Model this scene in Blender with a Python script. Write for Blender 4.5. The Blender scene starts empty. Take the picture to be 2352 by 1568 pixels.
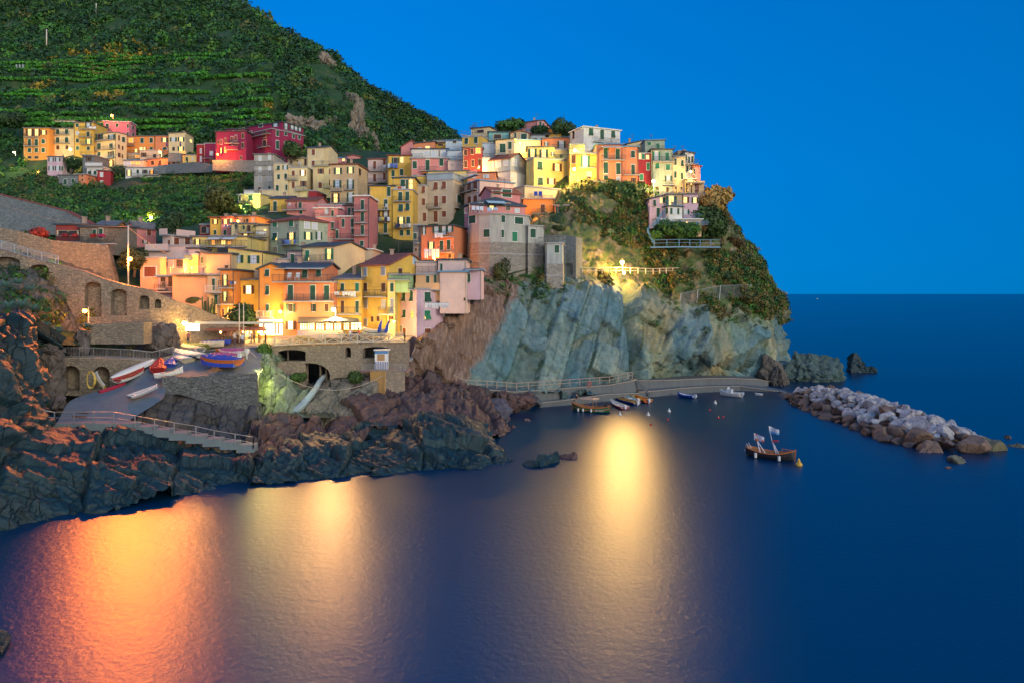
import bpy, math, random, re
import numpy as np
from mathutils import Vector, Matrix
random.seed(5)
S = bpy.context.scene
C = S.collection
R = math.radians
HC = 18.0                       # camera height above the sea
F, CU, VH = 1568.0, 1176.0, 675.0

def P(u, v, Y):
    return Vector(((u-CU)/F*Y, Y, HC-(v-VH)/F*Y))
def Yw(v):                      # depth of the sea surface at picture row v
    return HC*F/(v-VH)

# ------------------------------------------------------------------ noise
def _h(ix, iy, iz, s):
    h = (ix*374761393 + iy*668265263 + iz*2147483647 + s*974634777) & 0xffffffff
    h = ((h ^ (h >> 13))*1274126177) & 0xffffffff
    h = ((h ^ (h >> 16))*2246822519) & 0xffffffff
    h = h ^ (h >> 15)
    return (h & 0xffffff)/float(0xffffff)
def vnoise(p, s=0):
    i = np.floor(p).astype(np.int64); f = p-i; f = f*f*(3-2*f)
    x, y, z = i[:,0], i[:,1], i[:,2]; r = 0
    for a in (0,1):
        for b in (0,1):
            for c in (0,1):
                w = (f[:,0] if a else 1-f[:,0])*(f[:,1] if b else 1-f[:,1])*(f[:,2] if c else 1-f[:,2])
                r = r + w*_h(x+a, y+b, z+c, s)
    return r*2-1
def fbm(p, o=4, s=0):
    r = 0; a = 1.0; t = 0
    for k in range(o):
        r = r+a*vnoise(p*(2.03**k)+k*17.3, s+k); t += a; a *= .5
    return r/t
def cells(p, s=0):
    i = np.floor(p).astype(np.int64); n = len(p)
    f1 = np.full(n, 9.); f2 = np.full(n, 9.); idd = np.zeros(n); loc = np.zeros((n,3))
    for a in (-1,0,1):
        for b in (-1,0,1):
            for c in (-1,0,1):
                x, y, z = i[:,0]+a, i[:,1]+b, i[:,2]+c
                q = np.stack([x+_h(x,y,z,s), y+_h(x,y,z,s+1), z+_h(x,y,z,s+2)], 1)
                d = p-q; dd = np.sqrt((d*d).sum(1))
                m = dd < f1
                f2 = np.where(m, f1, np.minimum(f2, dd))
                f1 = np.where(m, dd, f1)
                idd = np.where(m, _h(x,y,z,s+3), idd)
                loc = np.where(m[:,None], d, loc)
    return f1, f2, idd, loc
def blocks(p, size, amp, rot, s=0, groove=.35, gw=.12, warp=.18):
    """jointed rock: offset blocks with sharp steps and grooves between them; returns height, id, joint"""
    q = (p @ rotm(*rot)); q = q/np.array(size); w = .35
    q = q+warp*np.stack([vnoise(q*w, s+40), vnoise(q*w, s+41), vnoise(q*w, s+42)], 1)+.035*np.stack([vnoise(q*3, s+43), vnoise(q*3, s+44), vnoise(q*3, s+45)], 1)
    i0 = np.floor(q[:,0]).astype(np.int64); z_ = np.zeros_like(i0); f0 = q[:,0]-i0
    a1 = q[:,1]*(.6+.9*_h(i0,z_,z_,s))+5*_h(i0,z_+1,z_,s); i1 = np.floor(a1).astype(np.int64); f1 = a1-i1
    a2 = q[:,2]*(.6+.9*_h(i0,i1,z_,s+1))+5*_h(i0,i1,z_+2,s); i2 = np.floor(a2).astype(np.int64); f2 = a2-i2
    rnd = _h(i0,i1,i2,s+2); r2 = _h(i0,i1,i2,s+3)-.5; r3 = _h(i0,i1,i2,s+4)-.5
    h = (rnd-.5)*amp+amp*(r2*(f0-.5)*1.6+r3*(f2-.5)*1.4)
    e = np.minimum(np.minimum(f0,1-f0)*size[0], np.minimum(f2,1-f2)*size[2]*1.1); j = np.clip(1-e/gw, 0, 1)
    return h-groove*j, rnd, j
def rotm(rx, ry, rz):
    return np.array(Matrix.Rotation(R(rz),3,'Z') @ Matrix.Rotation(R(ry),3,'Y') @ Matrix.Rotation(R(rx),3,'X'))
def slab(p, size, amp, rot=(0,35,0), s=0, crack=.12):
    """height field of broken tilted slabs"""
    q = (p @ rotm(*rot))/np.array(size)
    q = q+.25*np.stack([vnoise(q*1.1, s+40), vnoise(q*1.1, s+41), vnoise(q*1.1, s+42)], 1)
    f1, f2, idd, loc = cells(q, s)
    a = idd*6.283*7
    h = (idd-.5)*amp + amp*.75*(loc[:,0]*np.cos(a)+loc[:,1]*np.sin(a)+loc[:,2]*np.cos(a*1.7))
    e = np.clip((f2-f1)/.14, 0, 1)
    return h-(1-e)**2*amp*crack*4

# ------------------------------------------------------------------ objects
def mesh(name, V, Fc, mats=None, mi=None, smooth=False, tint=None):
    m = bpy.data.meshes.new(name)
    V = np.asarray(V, dtype=np.float32).reshape(-1,3)
    if isinstance(Fc, np.ndarray):
        nf, k = Fc.shape
        m.vertices.add(len(V)); m.vertices.foreach_set('co', V.ravel())
        m.loops.add(nf*k); m.loops.foreach_set('vertex_index', Fc.astype(np.int32).ravel())
        m.polygons.add(nf); m.polygons.foreach_set('loop_start', np.arange(nf, dtype=np.int32)*k)
        m.update(calc_edges=True)
    else:
        m.from_pydata([tuple(map(float, v)) for v in V], [], [tuple(f) for f in Fc])
    if mats is not None:
        for a in (mats if isinstance(mats, (list, tuple)) else [mats]): m.materials.append(a)
    if mi is not None: m.polygons.foreach_set('material_index', np.asarray(mi, dtype=np.int32))
    if smooth: m.polygons.foreach_set('use_smooth', np.ones(len(m.polygons), dtype=bool))
    if tint is not None:
        at = m.attributes.new('tint', 'FLOAT_COLOR', 'POINT')
        at.data.foreach_set('color', np.concatenate([tint, np.ones((len(tint),1))], 1).astype(np.float32).ravel())
    m.update()
    return m
def tag(o, label=None, cat=None, group=None, kind=None):
    if label: o['label'] = label
    if cat: o['category'] = cat
    if group: o['group'] = group
    if kind: o['kind'] = kind
    return o
def obj(name, m, parent=None, loc=None):
    o = bpy.data.objects.new(name, m); C.objects.link(o)
    if parent is not None: o.parent = parent
    if loc is not None: o.location = loc
    return o
def empty(name, loc, label, cat, group=None, rz=0):
    o = bpy.data.objects.new(name, None); C.objects.link(o); o.empty_display_size = .5
    o.location = loc; o.rotation_euler = (0,0,rz)
    return tag(o, label, cat, group)
def copy_tree(o, parent=None):
    c = o.copy(); C.objects.link(c)
    if parent is not None: c.parent = parent
    for ch in list(o.children): copy_tree(ch, c)
    return c

class MB:
    """collects simple solids into one mesh"""
    def __init__(s): s.v = []; s.f = []; s.m = []; s.k = 0
    def add(s, vs, fs, k=None):
        b = len(s.v); s.v += [tuple(x) for x in vs]; s.f += [tuple(b+i for i in f) for f in fs]
        s.m += [s.k if k is None else k]*len(fs)
    def hexa(s, a, k=None):      # 8 points: bottom 4 ccw, top 4
        s.add(a, [(3,2,1,0),(4,5,6,7),(0,1,5,4),(1,2,6,5),(2,3,7,6),(3,0,4,7)], k)
    def box(s, c, d, rz=0, k=None):
        ca, sa = math.cos(rz), math.sin(rz); pts = []
        for z in (-.5,.5):
            for x, y in ((-.5,-.5),(.5,-.5),(.5,.5),(-.5,.5)):
                X, Y = x*d[0], y*d[1]
                pts.append((c[0]+X*ca-Y*sa, c[1]+X*sa+Y*ca, c[2]+z*d[2]))
        s.hexa(pts, k)
    def bar(s, a, b, w, h=None, k=None):
        a, b = Vector(a), Vector(b); h = h or w; d = b-a
        if d.length < 1e-6: return
        d.normalize(); up = Vector((0,0,1)) if abs(d.z) < .95 else Vector((1,0,0))
        x = d.cross(up).normalized()*w/2; z = x.cross(d).normalized()*h/2
        s.hexa([a-x-z, a+x-z, b+x-z, b-x-z, a-x+z, a+x+z, b+x+z, b-x+z], k)
    def tube(s, pts, r, n=8, k=None, cap=True):
        pts = [Vector(p) for p in pts]; rs = r if isinstance(r, (list,tuple)) else [r]*len(pts); vs = []
        for i, p in enumerate(pts):
            d = (pts[min(i+1,len(pts)-1)]-pts[max(i-1,0)]).normalized()
            up = Vector((0,0,1)) if abs(d.z) < .9 else Vector((1,0,0))
            x = d.cross(up).normalized(); z = x.cross(d)
            vs += [p+(x*math.cos(6.2832*j/n)+z*math.sin(6.2832*j/n))*rs[i] for j in range(n)]
        fs = [(i*n+j, i*n+(j+1)%n, (i+1)*n+(j+1)%n, (i+1)*n+j) for i in range(len(pts)-1) for j in range(n)]
        if cap: fs += [tuple(range(n))[::-1], tuple(range((len(pts)-1)*n, len(pts)*n))]
        s.add(vs, fs, k)
    def ball(s, c, r, n=10, k=None, sq=(1,1,1)):
        m = n//2+1; vs = []
        for i in range(m+1):
            t = math.pi*i/m
            for j in range(n):
                a = 6.2832*j/n
                vs.append((c[0]+r*sq[0]*math.sin(t)*math.cos(a), c[1]+r*sq[1]*math.sin(t)*math.sin(a), c[2]+r*sq[2]*math.cos(t)))
        s.add(vs, [(i*n+j, i*n+(j+1)%n, (i+1)*n+(j+1)%n, (i+1)*n+j) for i in range(m) for j in range(n)], k)
    def build(s, name, mats, parent=None, loc=None, smooth=False):
        m = mesh(name, s.v, s.f, mats, s.m if isinstance(mats,(list,tuple)) else None, smooth)
        return obj(name, m, parent, loc)

# ------------------------------------------------------------------ camera, sky, light
cam = bpy.data.cameras.new('camera'); co = bpy.data.objects.new('camera', cam); C.objects.link(co); S.camera = co
co.location = (0,0,HC); co.rotation_euler = (math.pi/2,0,0)
cam.sensor_width = 36; cam.lens = 24; cam.shift_y = -(784-VH)/2352.0; cam.clip_end = 60000; cam.clip_start = .5

W = bpy.data.worlds.new('World'); S.world = W; W.use_nodes = True
nt = W.node_tree; N = nt.nodes; L = nt.links
tc = N.new('ShaderNodeTexCoord'); sx = N.new('ShaderNodeSeparateXYZ'); L.new(tc.outputs['Generated'], sx.inputs[0])
def ramp(N, stops, mode='EASE'):
    r = N.new('ShaderNodeValToRGB'); r.color_ramp.interpolation = mode
    e = r.color_ramp.elements
    while len(e) < len(stops): e.new(.5)
    for k, (p, c) in enumerate(stops): e[k].position = p; e[k].color = (*c, 1) if len(c) == 3 else c
    return r
front = ramp(N, [(0,(.0,.245,.70)),(.04,(.0,.248,.74)),(.16,(.0,.238,.76)),(.38,(.0,.195,.68)),(1,(.02,.16,.50))], 'LINEAR')
back = ramp(N, [(0,(1.9,1.5,1.05)),(.10,(1.6,1.45,1.2)),(.3,(.75,.92,1.1)),(1,(.02,.17,.52))], 'LINEAR')
L.new(sx.outputs['Z'], front.inputs[0]); L.new(sx.outputs['Z'], back.inputs[0])
dt = N.new('ShaderNodeVectorMath'); dt.operation = 'DOT_PRODUCT'; L.new(tc.outputs['Generated'], dt.inputs[0])
dt.inputs[1].default_value = (math.sin(R(25)), -math.cos(R(25)), 0)
mr = N.new('ShaderNodeMapRange'); mr.inputs[1].default_value = -.1; mr.inputs[2].default_value = .95; mr.interpolation_type = 'SMOOTHSTEP'
L.new(dt.outputs['Value'], mr.inputs[0])
mx = N.new('ShaderNodeMix'); mx.data_type = 'RGBA'; L.new(mr.outputs[0], mx.inputs[0]); L.new(front.outputs[0], mx.inputs[6]); L.new(back.outputs[0], mx.inputs[7])
mz = N.new('ShaderNodeMapRange'); L.new(sx.outputs['X'], mz.inputs[0]); mz.inputs[1].default_value = -.2; mz.inputs[2].default_value = .75; mz.inputs[3].default_value = 1.08; mz.inputs[4].default_value = .72
m3 = N.new('ShaderNodeMix'); m3.data_type = 'RGBA'; m3.blend_type = 'MULTIPLY'; m3.inputs[0].default_value = 1; cb_ = N.new('ShaderNodeCombineColor')
for q_ in range(3): L.new(mz.outputs[0], cb_.inputs[q_])
L.new(front.outputs[0], m3.inputs[6]); L.new(cb_.outputs[0], m3.inputs[7]); L.new(m3.outputs[2], mx.inputs[6])
bg = N['Background']; L.new(mx.outputs[2], bg.inputs[0]); bg.inputs[1].default_value = 1.0
W.cycles.sampling_method = 'MANUAL'; W.cycles.sample_map_resolution = 512

sun = bpy.data.lights.new('afterglow', 'SUN'); so = bpy.data.objects.new('afterglow', sun); C.objects.link(so)
sun.energy = 1.5; sun.angle = R(25); sun.color = (1,.90,.72)
so.rotation_euler = Vector((-.62,.72,-.30)).to_track_quat('-Z','Y').to_euler()
S.view_settings.view_transform = 'Standard'; S.view_settings.look = 'None'; S.view_settings.exposure = 0
try:
    S.cycles.max_bounces = 4; S.cycles.diffuse_bounces = 2; S.cycles.glossy_bounces = 2; S.cycles.transparent_max_bounces = 4
    S.cycles.sample_clamp_indirect = 3; S.cycles.sample_clamp_direct = 0; S.cycles.caustics_reflective = False
    S.cycles.use_adaptive_sampling = True; S.cycles.adaptive_threshold = .02
except Exception as e: print(e)

# ------------------------------------------------------------------ materials
MC = {}
def nmat(name):
    m = bpy.data.materials.new(name); m.use_nodes = True
    b = m.node_tree.nodes['Principled BSDF']; return m, m.node_tree, b
def col(c, k=1): return (min(c[0]*k,1), min(c[1]*k,1), min(c[2]*k,1), 1)
def noise(nt, vec, scale, det=4, rough=.6):
    n = nt.nodes.new('ShaderNodeTexNoise'); n.inputs['Scale'].default_value = scale; n.inputs['Detail'].default_value = det
    n.inputs['Roughness'].default_value = rough; nt.links.new(vec, n.inputs['Vector']); return n.outputs['Fac']
def pos(nt, scale=(1,1,1), rot=(0,0,0)):
    g = nt.nodes.new('ShaderNodeNewGeometry'); m = nt.nodes.new('ShaderNodeMapping')
    m.inputs['Scale'].default_value = scale; m.inputs['Rotation'].default_value = tuple(R(a) for a in rot)
    nt.links.new(g.outputs['Position'], m.inputs['Vector']); return m.outputs[0]
def mixc(nt, fac, a, b, mode='MIX'):
    m = nt.nodes.new('ShaderNodeMix'); m.data_type = 'RGBA'; m.blend_type = mode
    for i, x in ((0,fac),(6,a),(7,b)):
        if isinstance(x, (int,float)): m.inputs[i].default_value = x
        elif isinstance(x, tuple): m.inputs[i].default_value = x if len(x) == 4 else (*x,1)
        else: nt.links.new(x, m.inputs[i])
    return m.outputs[2]
def rmp(nt, fac, stops, mode='LINEAR'):
    r = ramp(nt.nodes, stops, mode); nt.links.new(fac, r.inputs[0]); return r.outputs[0]
def bump(nt, b, h, strength, dist=.1, prev=None):
    n = nt.nodes.new('ShaderNodeBump'); n.inputs['Strength'].default_value = strength; n.inputs['Distance'].default_value = dist
    nt.links.new(h, n.inputs['Height'])
    if prev is not None: nt.links.new(prev, n.inputs['Normal'])
    nt.links.new(n.outputs[0], b.inputs['Normal']); return n.outputs[0]
def stucco(c, worn=.35):
    key = ('st', c, worn)
    if key in MC: return MC[key]
    m, nt, b = nmat('stucco'); v = pos(nt)
    f = noise(nt, v, .45, 5, .65); vs = noise(nt, pos(nt,(1.6,1.6,.18)), 1.0, 4, .6); g = noise(nt, v, 3.5, 3)
    a = mixc(nt, rmp(nt, f, [(.38,(1,1,1)),(.62,(1-worn*.55,)*3)]), (1,1,1), (0,0,0))
    c1 = mixc(nt, rmp(nt, f, [(.35,(0,0,0)),(.7,(1,1,1))]), col(c,1.06), col((c[0]*.80+.02,c[1]*.78+.02,c[2]*.80+.03)))
    c2 = mixc(nt, rmp(nt, vs, [(.48,(0,0,0)),(.72,(worn,)*3)]), c1, col((c[0]*.55+.03,c[1]*.55+.03,c[2]*.6+.03)))
    c3 = mixc(nt, rmp(nt, g, [(.62,(0,0,0)),(.72,(worn*.7,)*3)]), c2, col((c[0]*.6+.12,c[1]*.6+.11,c[2]*.6+.1)))
    nt.links.new(c3, b.inputs['Base Color']); b.inputs['Roughness'].default_value = .9
    bump(nt, b, g, .25, .05); MC[key] = m; return m
def plain(name, c, rough=.7, metal=0, emit=0, ecol=None):
    key = (name, c, emit)
    if key in MC: return MC[key]
    m, nt, b = nmat(name); b.inputs['Base Color'].default_value = (*c,1); b.inputs['Roughness'].default_value = rough; b.inputs['Metallic'].default_value = metal
    if emit:
        b.inputs['Emission Color'].default_value = (*(ecol or c),1); b.inputs['Emission Strength'].default_value = emit
    else:
        n = noise(nt, pos(nt), 4, 3); nt.links.new(mixc(nt, n, col(c,.75), col(c,1.2)), b.inputs['Base Color'])
    MC[key] = m; return m
def stone(name, ca, cb, mortar, size=.45, flat=.55, bs=.8, rot=(0,0,0)):
    key = ('stone', name)
    if key in MC: return MC[key]
    m, nt, b = nmat(name)
    v = pos(nt, (1/size, 1/size, 1/(size*flat)), rot)
    wn = nt.nodes.new('ShaderNodeVectorMath'); wn.operation = 'ADD'
    nn = nt.nodes.new('ShaderNodeTexNoise'); nn.inputs['Scale'].default_value = .8; nt.links.new(v, nn.inputs['Vector'])
    nt.links.new(v, wn.inputs[0]); nt.links.new(nn.outputs['Color'], wn.inputs[1])
    vo = nt.nodes.new('ShaderNodeTexVoronoi'); vo.feature = 'F1'; nt.links.new(wn.outputs[0], vo.inputs['Vector']); vo.inputs['Scale'].default_value = 1
    ve = nt.nodes.new('ShaderNodeTexVoronoi'); ve.feature = 'DISTANCE_TO_EDGE'; nt.links.new(wn.outputs[0], ve.inputs['Vector']); ve.inputs['Scale'].default_value = 1
    sp = nt.nodes.new('ShaderNodeSeparateColor'); nt.links.new(vo.outputs['Color'], sp.inputs[0])
    c1 = mixc(nt, sp.outputs[0], (*ca,1), (*cb,1))
    big = noise(nt, pos(nt), .25, 4)
    c1 = mixc(nt, rmp(nt, big, [(.35,(0,0,0)),(.7,(.6,.6,.6))]), c1, col((ca[0]*.6,ca[1]*.62,ca[2]*.55)))
    e = rmp(nt, ve.outputs[0], [(0.0,(0,0,0)),(.07,(1,1,1))])
    c2 = mixc(nt, e, tuple(x*1.7 for x in mortar)+(1,), c1)
    nt.links.new(c2, b.inputs['Base Color']); b.inputs['Roughness'].default_value = .9
    h = mixc(nt, .3, e, sp.outputs[1]); bump(nt, b, h, bs, .12)
    MC[key] = m; return m
def rock(name, ca, cb, cc, veg=None, scale=1., rot=(0,35,0), rough=.85, vein=None, vegth=.52, att=False, crack=True):
    key = ('rock', name)
    if key in MC: return MC[key]
    m, nt, b = nmat(name)
    v = pos(nt, (scale*.8, scale*.8, scale*.22), rot); vi = pos(nt)
    st = noise(nt, v, .9, 8, .7); n1 = noise(nt, vi, .12*scale, 5, .6); n2 = noise(nt, vi, 1.3*scale, 6, .7)
    c1 = mixc(nt, rmp(nt, n1, [(.38,(0,0,0)),(.62,(1,1,1))]), (*ca,1), (*cb,1))
    c2 = mixc(nt, rmp(nt, st, [(.45,(0,0,0)),(.68,(1,1,1))]), c1, (*cc,1))
    vo = nt.nodes.new('ShaderNodeTexVoronoi'); vo.feature = 'DISTANCE_TO_EDGE'; vo.inputs['Scale'].default_value = .30*scale
    wv = nt.nodes.new('ShaderNodeVectorMath'); wv.operation = 'ADD'; nn = nt.nodes.new('ShaderNodeTexNoise'); nn.inputs['Scale'].default_value = .7; nn.inputs['Detail'].default_value = 4
    nt.links.new(vi, nn.inputs['Vector']); nt.links.new(pos(nt,(1.5,1.,.30),rot), wv.inputs[0]); nt.links.new(nn.outputs['Color'], wv.inputs[1]); nt.links.new(wv.outputs[0], vo.inputs['Vector'])
    ck = mixc(nt, 1.0, rmp(nt, vo.outputs[0], [(0,(0,0,0)),(.022,(1,1,1))]), rmp(nt, n1, [(.42,(0,0,0)),(.58,(.75,.75,.75))]), 'SCREEN')
    c3 = mixc(nt, ck, col(ca,.25), c2) if crack else c2
    c3 = mixc(nt, rmp(nt, n2, [(.35,(0,0,0)),(.6,(1,1,1))]), mixc(nt,.5,c3,col(ca,.35)), c3)
    if vein:
        c3 = mixc(nt, rmp(nt, noise(nt, pos(nt,(.5,.5,.1),rot), 1.2, 6,.75), [(.62,(0,0,0)),(.68,(1,1,1))]), c3, (*vein,1))
    if veg:
        vg = noise(nt, vi, .22, 6, .7)
        c3 = mixc(nt, rmp(nt, vg, [(vegth-.04,(0,0,0)),(vegth+.04,(1,1,1))]), c3, (*veg,1))
    if att:
        a_ = nt.nodes.new('ShaderNodeAttribute'); a_.attribute_name = 'tint'; c3 = mixc(nt, 1.0, c3, a_.outputs['Color'], 'MULTIPLY')
    nt.links.new(c3, b.inputs['Base Color']); b.inputs['Roughness'].default_value = rough
    h = mixc(nt, .5, st, n2); h = mixc(nt, .35 if crack else 0.0, h, ck); bump(nt, b, h, .9, .35)
    MC[key] = m; return m
def roofmat(name, c, c2):
    key = ('roof', name)
    if key in MC: return MC[key]
    m, nt, b = nmat(name); v = pos(nt)
    br = nt.nodes.new('ShaderNodeTexVoronoi'); br.inputs['Scale'].default_value = 1; nt.links.new(pos(nt,(2.2,2.2,3.5)), br.inputs['Vector'])
    sp = nt.nodes.new('ShaderNodeSeparateColor'); nt.links.new(br.outputs['Color'], sp.inputs[0])
    n = noise(nt, v, .5, 4)
    c1 = mixc(nt, sp.outputs[0], (*c,1), (*c2,1)); c1 = mixc(nt, rmp(nt,n,[(.4,(0,0,0)),(.7,(.6,.6,.6))]), c1, col(c,.5))
    nt.links.new(c1, b.inputs['Base Color']); b.inputs['Roughness'].default_value = .85; bump(nt, b, sp.outputs[1], .6, .08)
    MC[key] = m; return m
def leafmat(name, rough=.7):
    key = ('leaf', name)
    if key in MC: return MC[key]
    m, nt, b = nmat(name); a = nt.nodes.new('ShaderNodeAttribute'); a.attribute_name = 'tint'
    n = noise(nt, pos(nt), .8, 3)
    nt.links.new(mixc(nt, 1.0, a.outputs['Color'], rmp(nt, n, [(.3,(.55,.6,.6)),(.7,(1.35,1.3,1.1))]), 'MULTIPLY'), b.inputs['Base Color']); b.inputs['Roughness'].default_value = rough
    MC[key] = m; return m

LEAF = leafmat('leaves')
BARK = plain('bark', (.12,.08,.05))
GREEN = plain('green_paint', (.012,.075,.045)); BGREEN = plain('bright_green_paint', (.02,.20,.10)); BROWN = plain('brown_paint', (.22,.06,.025)); DKBROWN = plain('dark_brown_paint', (.09,.035,.02))
WFRAME = plain('white_trim', (.72,.70,.66)); CREAMT = plain('cream_trim', (.62,.50,.34)); DARK = plain('dark_opening', (.012,.012,.014), .4)
PALE = plain('pale_curtain', (.50,.58,.66), .6); IRON = plain('iron', (.06,.065,.07), .5, .4); GREYM = plain('grey_metal', (.35,.36,.38), .45, .5); BLUEM = plain('blue_metal', (.10,.24,.42), .5)
LIT1 = plain('lamp_lit_room', (.9,.7,.3), .5, 0, 2.6, (1,.58,.13)); LIT2 = plain('bright_lit_room', (.9,.8,.5), .5, 0, 3.4, (1,.72,.28)); LIT3 = plain('dim_lit_room', (.8,.4,.1), .5, 0, 1.6, (1,.36,.05))
TILE = roofmat('terracotta_tiles', (.30,.095,.06), (.20,.06,.045)); SLATE = roofmat('slate_tiles', (.075,.10,.125), (.045,.06,.08)); CONC = stucco((.36,.36,.36), .4)
GSLATE = roofmat('grey_roof_tiles', (.20,.20,.21), (.13,.13,.14))
STW = stone('rubble_stone', (.34,.27,.20), (.20,.17,.14), (.09,.075,.06), .42)
STG = stone('grey_rubble_stone', (.26,.29,.30), (.15,.18,.20), (.07,.08,.08), .40)
STS = stone('slate_stone', (.22,.22,.22), (.10,.11,.12), (.03,.03,.03), .5, .28, 1.)
STT = stone('flaking_plaster_stone', (.42,.38,.33), (.24,.23,.22), (.12,.11,.10), .5, .6)
WOOD = plain('wood', (.28,.14,.06), .6)
# ------------------------------------------------------------------ lofted terrain
def cr(a, n):
    """resample control points (k,3) to n points, Catmull-Rom by index"""
    a = np.asarray(a, float); k = len(a); t = np.linspace(0, k-1, n); i = np.clip(np.floor(t).astype(int), 0, k-2); f = (t-i)[:,None]
    p0 = a[np.clip(i-1,0,k-1)]; p1 = a[i]; p2 = a[i+1]; p3 = a[np.clip(i+2,0,k-1)]
    s = .5*((2*p1)+(-p0+p2)*f+(2*p0-5*p1+4*p2-p3)*f**2+(-p0+3*p1-3*p2+p3)*f**3)
    l = p1*(1-f)+p2*f
    return .6*s+.4*l
def normals(G):
    du = np.gradient(G, axis=1); dv = np.gradient(G, axis=0)
    n = np.cross(du, dv); l = np.linalg.norm(n, axis=2, keepdims=True); return n/np.maximum(l, 1e-9)
def loft(rows, nu, nv, disp=None, back=None, left=None, right=None, down=None):
    """rows of (u,v,Y) control points, bottom to top; returns grid (nv,nu,3)"""
    A = [cr(np.array([P(*p) for p in r]), nu) for r in rows]
    A = np.stack(A); k = len(rows)
    G = np.stack([cr(A[:,j], nv) for j in range(nu)], 1)
    n = normals(G)
    if disp is not None:
        q = G.reshape(-1,3); d = disp(q).reshape(G.shape[0], G.shape[1], 1)
        G = G+n*d
    def ext(G, vec, axis, first):
        e = (G[:1] if first else G[-1:]) if axis == 0 else (G[:,:1] if first else G[:,-1:])
        e2 = e+np.array(vec)*.5; e3 = e+np.array(vec)
        if axis == 0: return np.concatenate([e3,e2,G],0) if first else np.concatenate([G,e2,e3],0)
        return np.concatenate([e3,e2,G],1) if first else np.concatenate([G,e2,e3],1)
    if back: G = ext(G, back, 0, False)
    if down: G = ext(G, down, 0, True)
    if left: G = ext(G, left, 1, True)
    if right: G = ext(G, right, 1, False)
    return G
def grid_obj(name, G, mat, kind='structure', label=None, cat=None, smooth=False, tint=None):
    nv, nu = G.shape[:2]; i = np.arange(nv*nu).reshape(nv, nu)
    Fc = np.stack([i[:-1,:-1], i[:-1,1:], i[1:,1:], i[1:,:-1]], -1).reshape(-1,4)
    o = obj(name, mesh(name, G.reshape(-1,3), Fc, mat, smooth=smooth, tint=tint(G.reshape(-1,3)) if tint else None)); return tag(o, label, cat, None, kind)

# sea
m, nt_, b = nmat('sea_water'); v = pos(nt_)
b.inputs['Base Color'].default_value = (.0,.030,.098,1); b.inputs['Roughness'].default_value = .27; b.inputs['IOR'].default_value = 1.5
w1 = noise(nt_, pos(nt_,(1,1,1),(0,0,12)), 2.2, 5, .65); w2 = noise(nt_, pos(nt_,(.35,1,1),(0,0,5)), .22, 4, .6)
geo = nt_.nodes.new('ShaderNodeNewGeometry')
bn = bump(nt_, b, w2, .25, .12); bump(nt_, b, w1, .38, .08, bn)
gl = nt_.nodes.new('ShaderNodeBsdfGlossy'); gl.distribution = 'BECKMANN'; gl.inputs['Roughness'].default_value = .35
df = nt_.nodes.new('ShaderNodeBsdfDiffuse'); df.inputs['Color'].default_value = (.0,.032,.085,1); fr = nt_.nodes.new('ShaderNodeFresnel'); fr.inputs['IOR'].default_value = 1.45
mxs = nt_.nodes.new('ShaderNodeMixShader'); nrm_ = b.inputs['Normal'].links[0].from_socket
for n_ in (gl, df, fr): nt_.links.new(nrm_, n_.inputs['Normal'])
fm = nt_.nodes.new('ShaderNodeMath'); fm.operation = 'MULTIPLY_ADD'; fm.inputs[1].default_value = .50; fm.inputs[2].default_value = .085; nt_.links.new(fr.outputs[0], fm.inputs[0]); nt_.links.new(fm.outputs[0], mxs.inputs[0]); nt_.links.new(df.outputs[0], mxs.inputs[1]); nt_.links.new(gl.outputs[0], mxs.inputs[2])
for l_ in list(nt_.links):
    if l_.to_node.type == 'OUTPUT_MATERIAL': out_ = l_.to_node
nt_.links.new(mxs.outputs[0], out_.inputs['Surface'])
SEA = m
ys = np.concatenate([np.linspace(-60,200,14), np.geomspace(260,45000,12)]); G = np.zeros((len(ys),9,3))
for i, y in enumerate(ys):
    G[i,:,0] = np.linspace(-1,1,9)*(300+abs(y)*2.2); G[i,:,1] = y
tag(grid_obj('sea', G, SEA), 'calm deep blue sea with orange and yellow lamp reflections', 'sea')
G[:,:,2] = -9
tag(grid_obj('seabed', G, plain('seabed', (.03,.05,.05))), 'dark seabed under the water', 'seabed')

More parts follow.
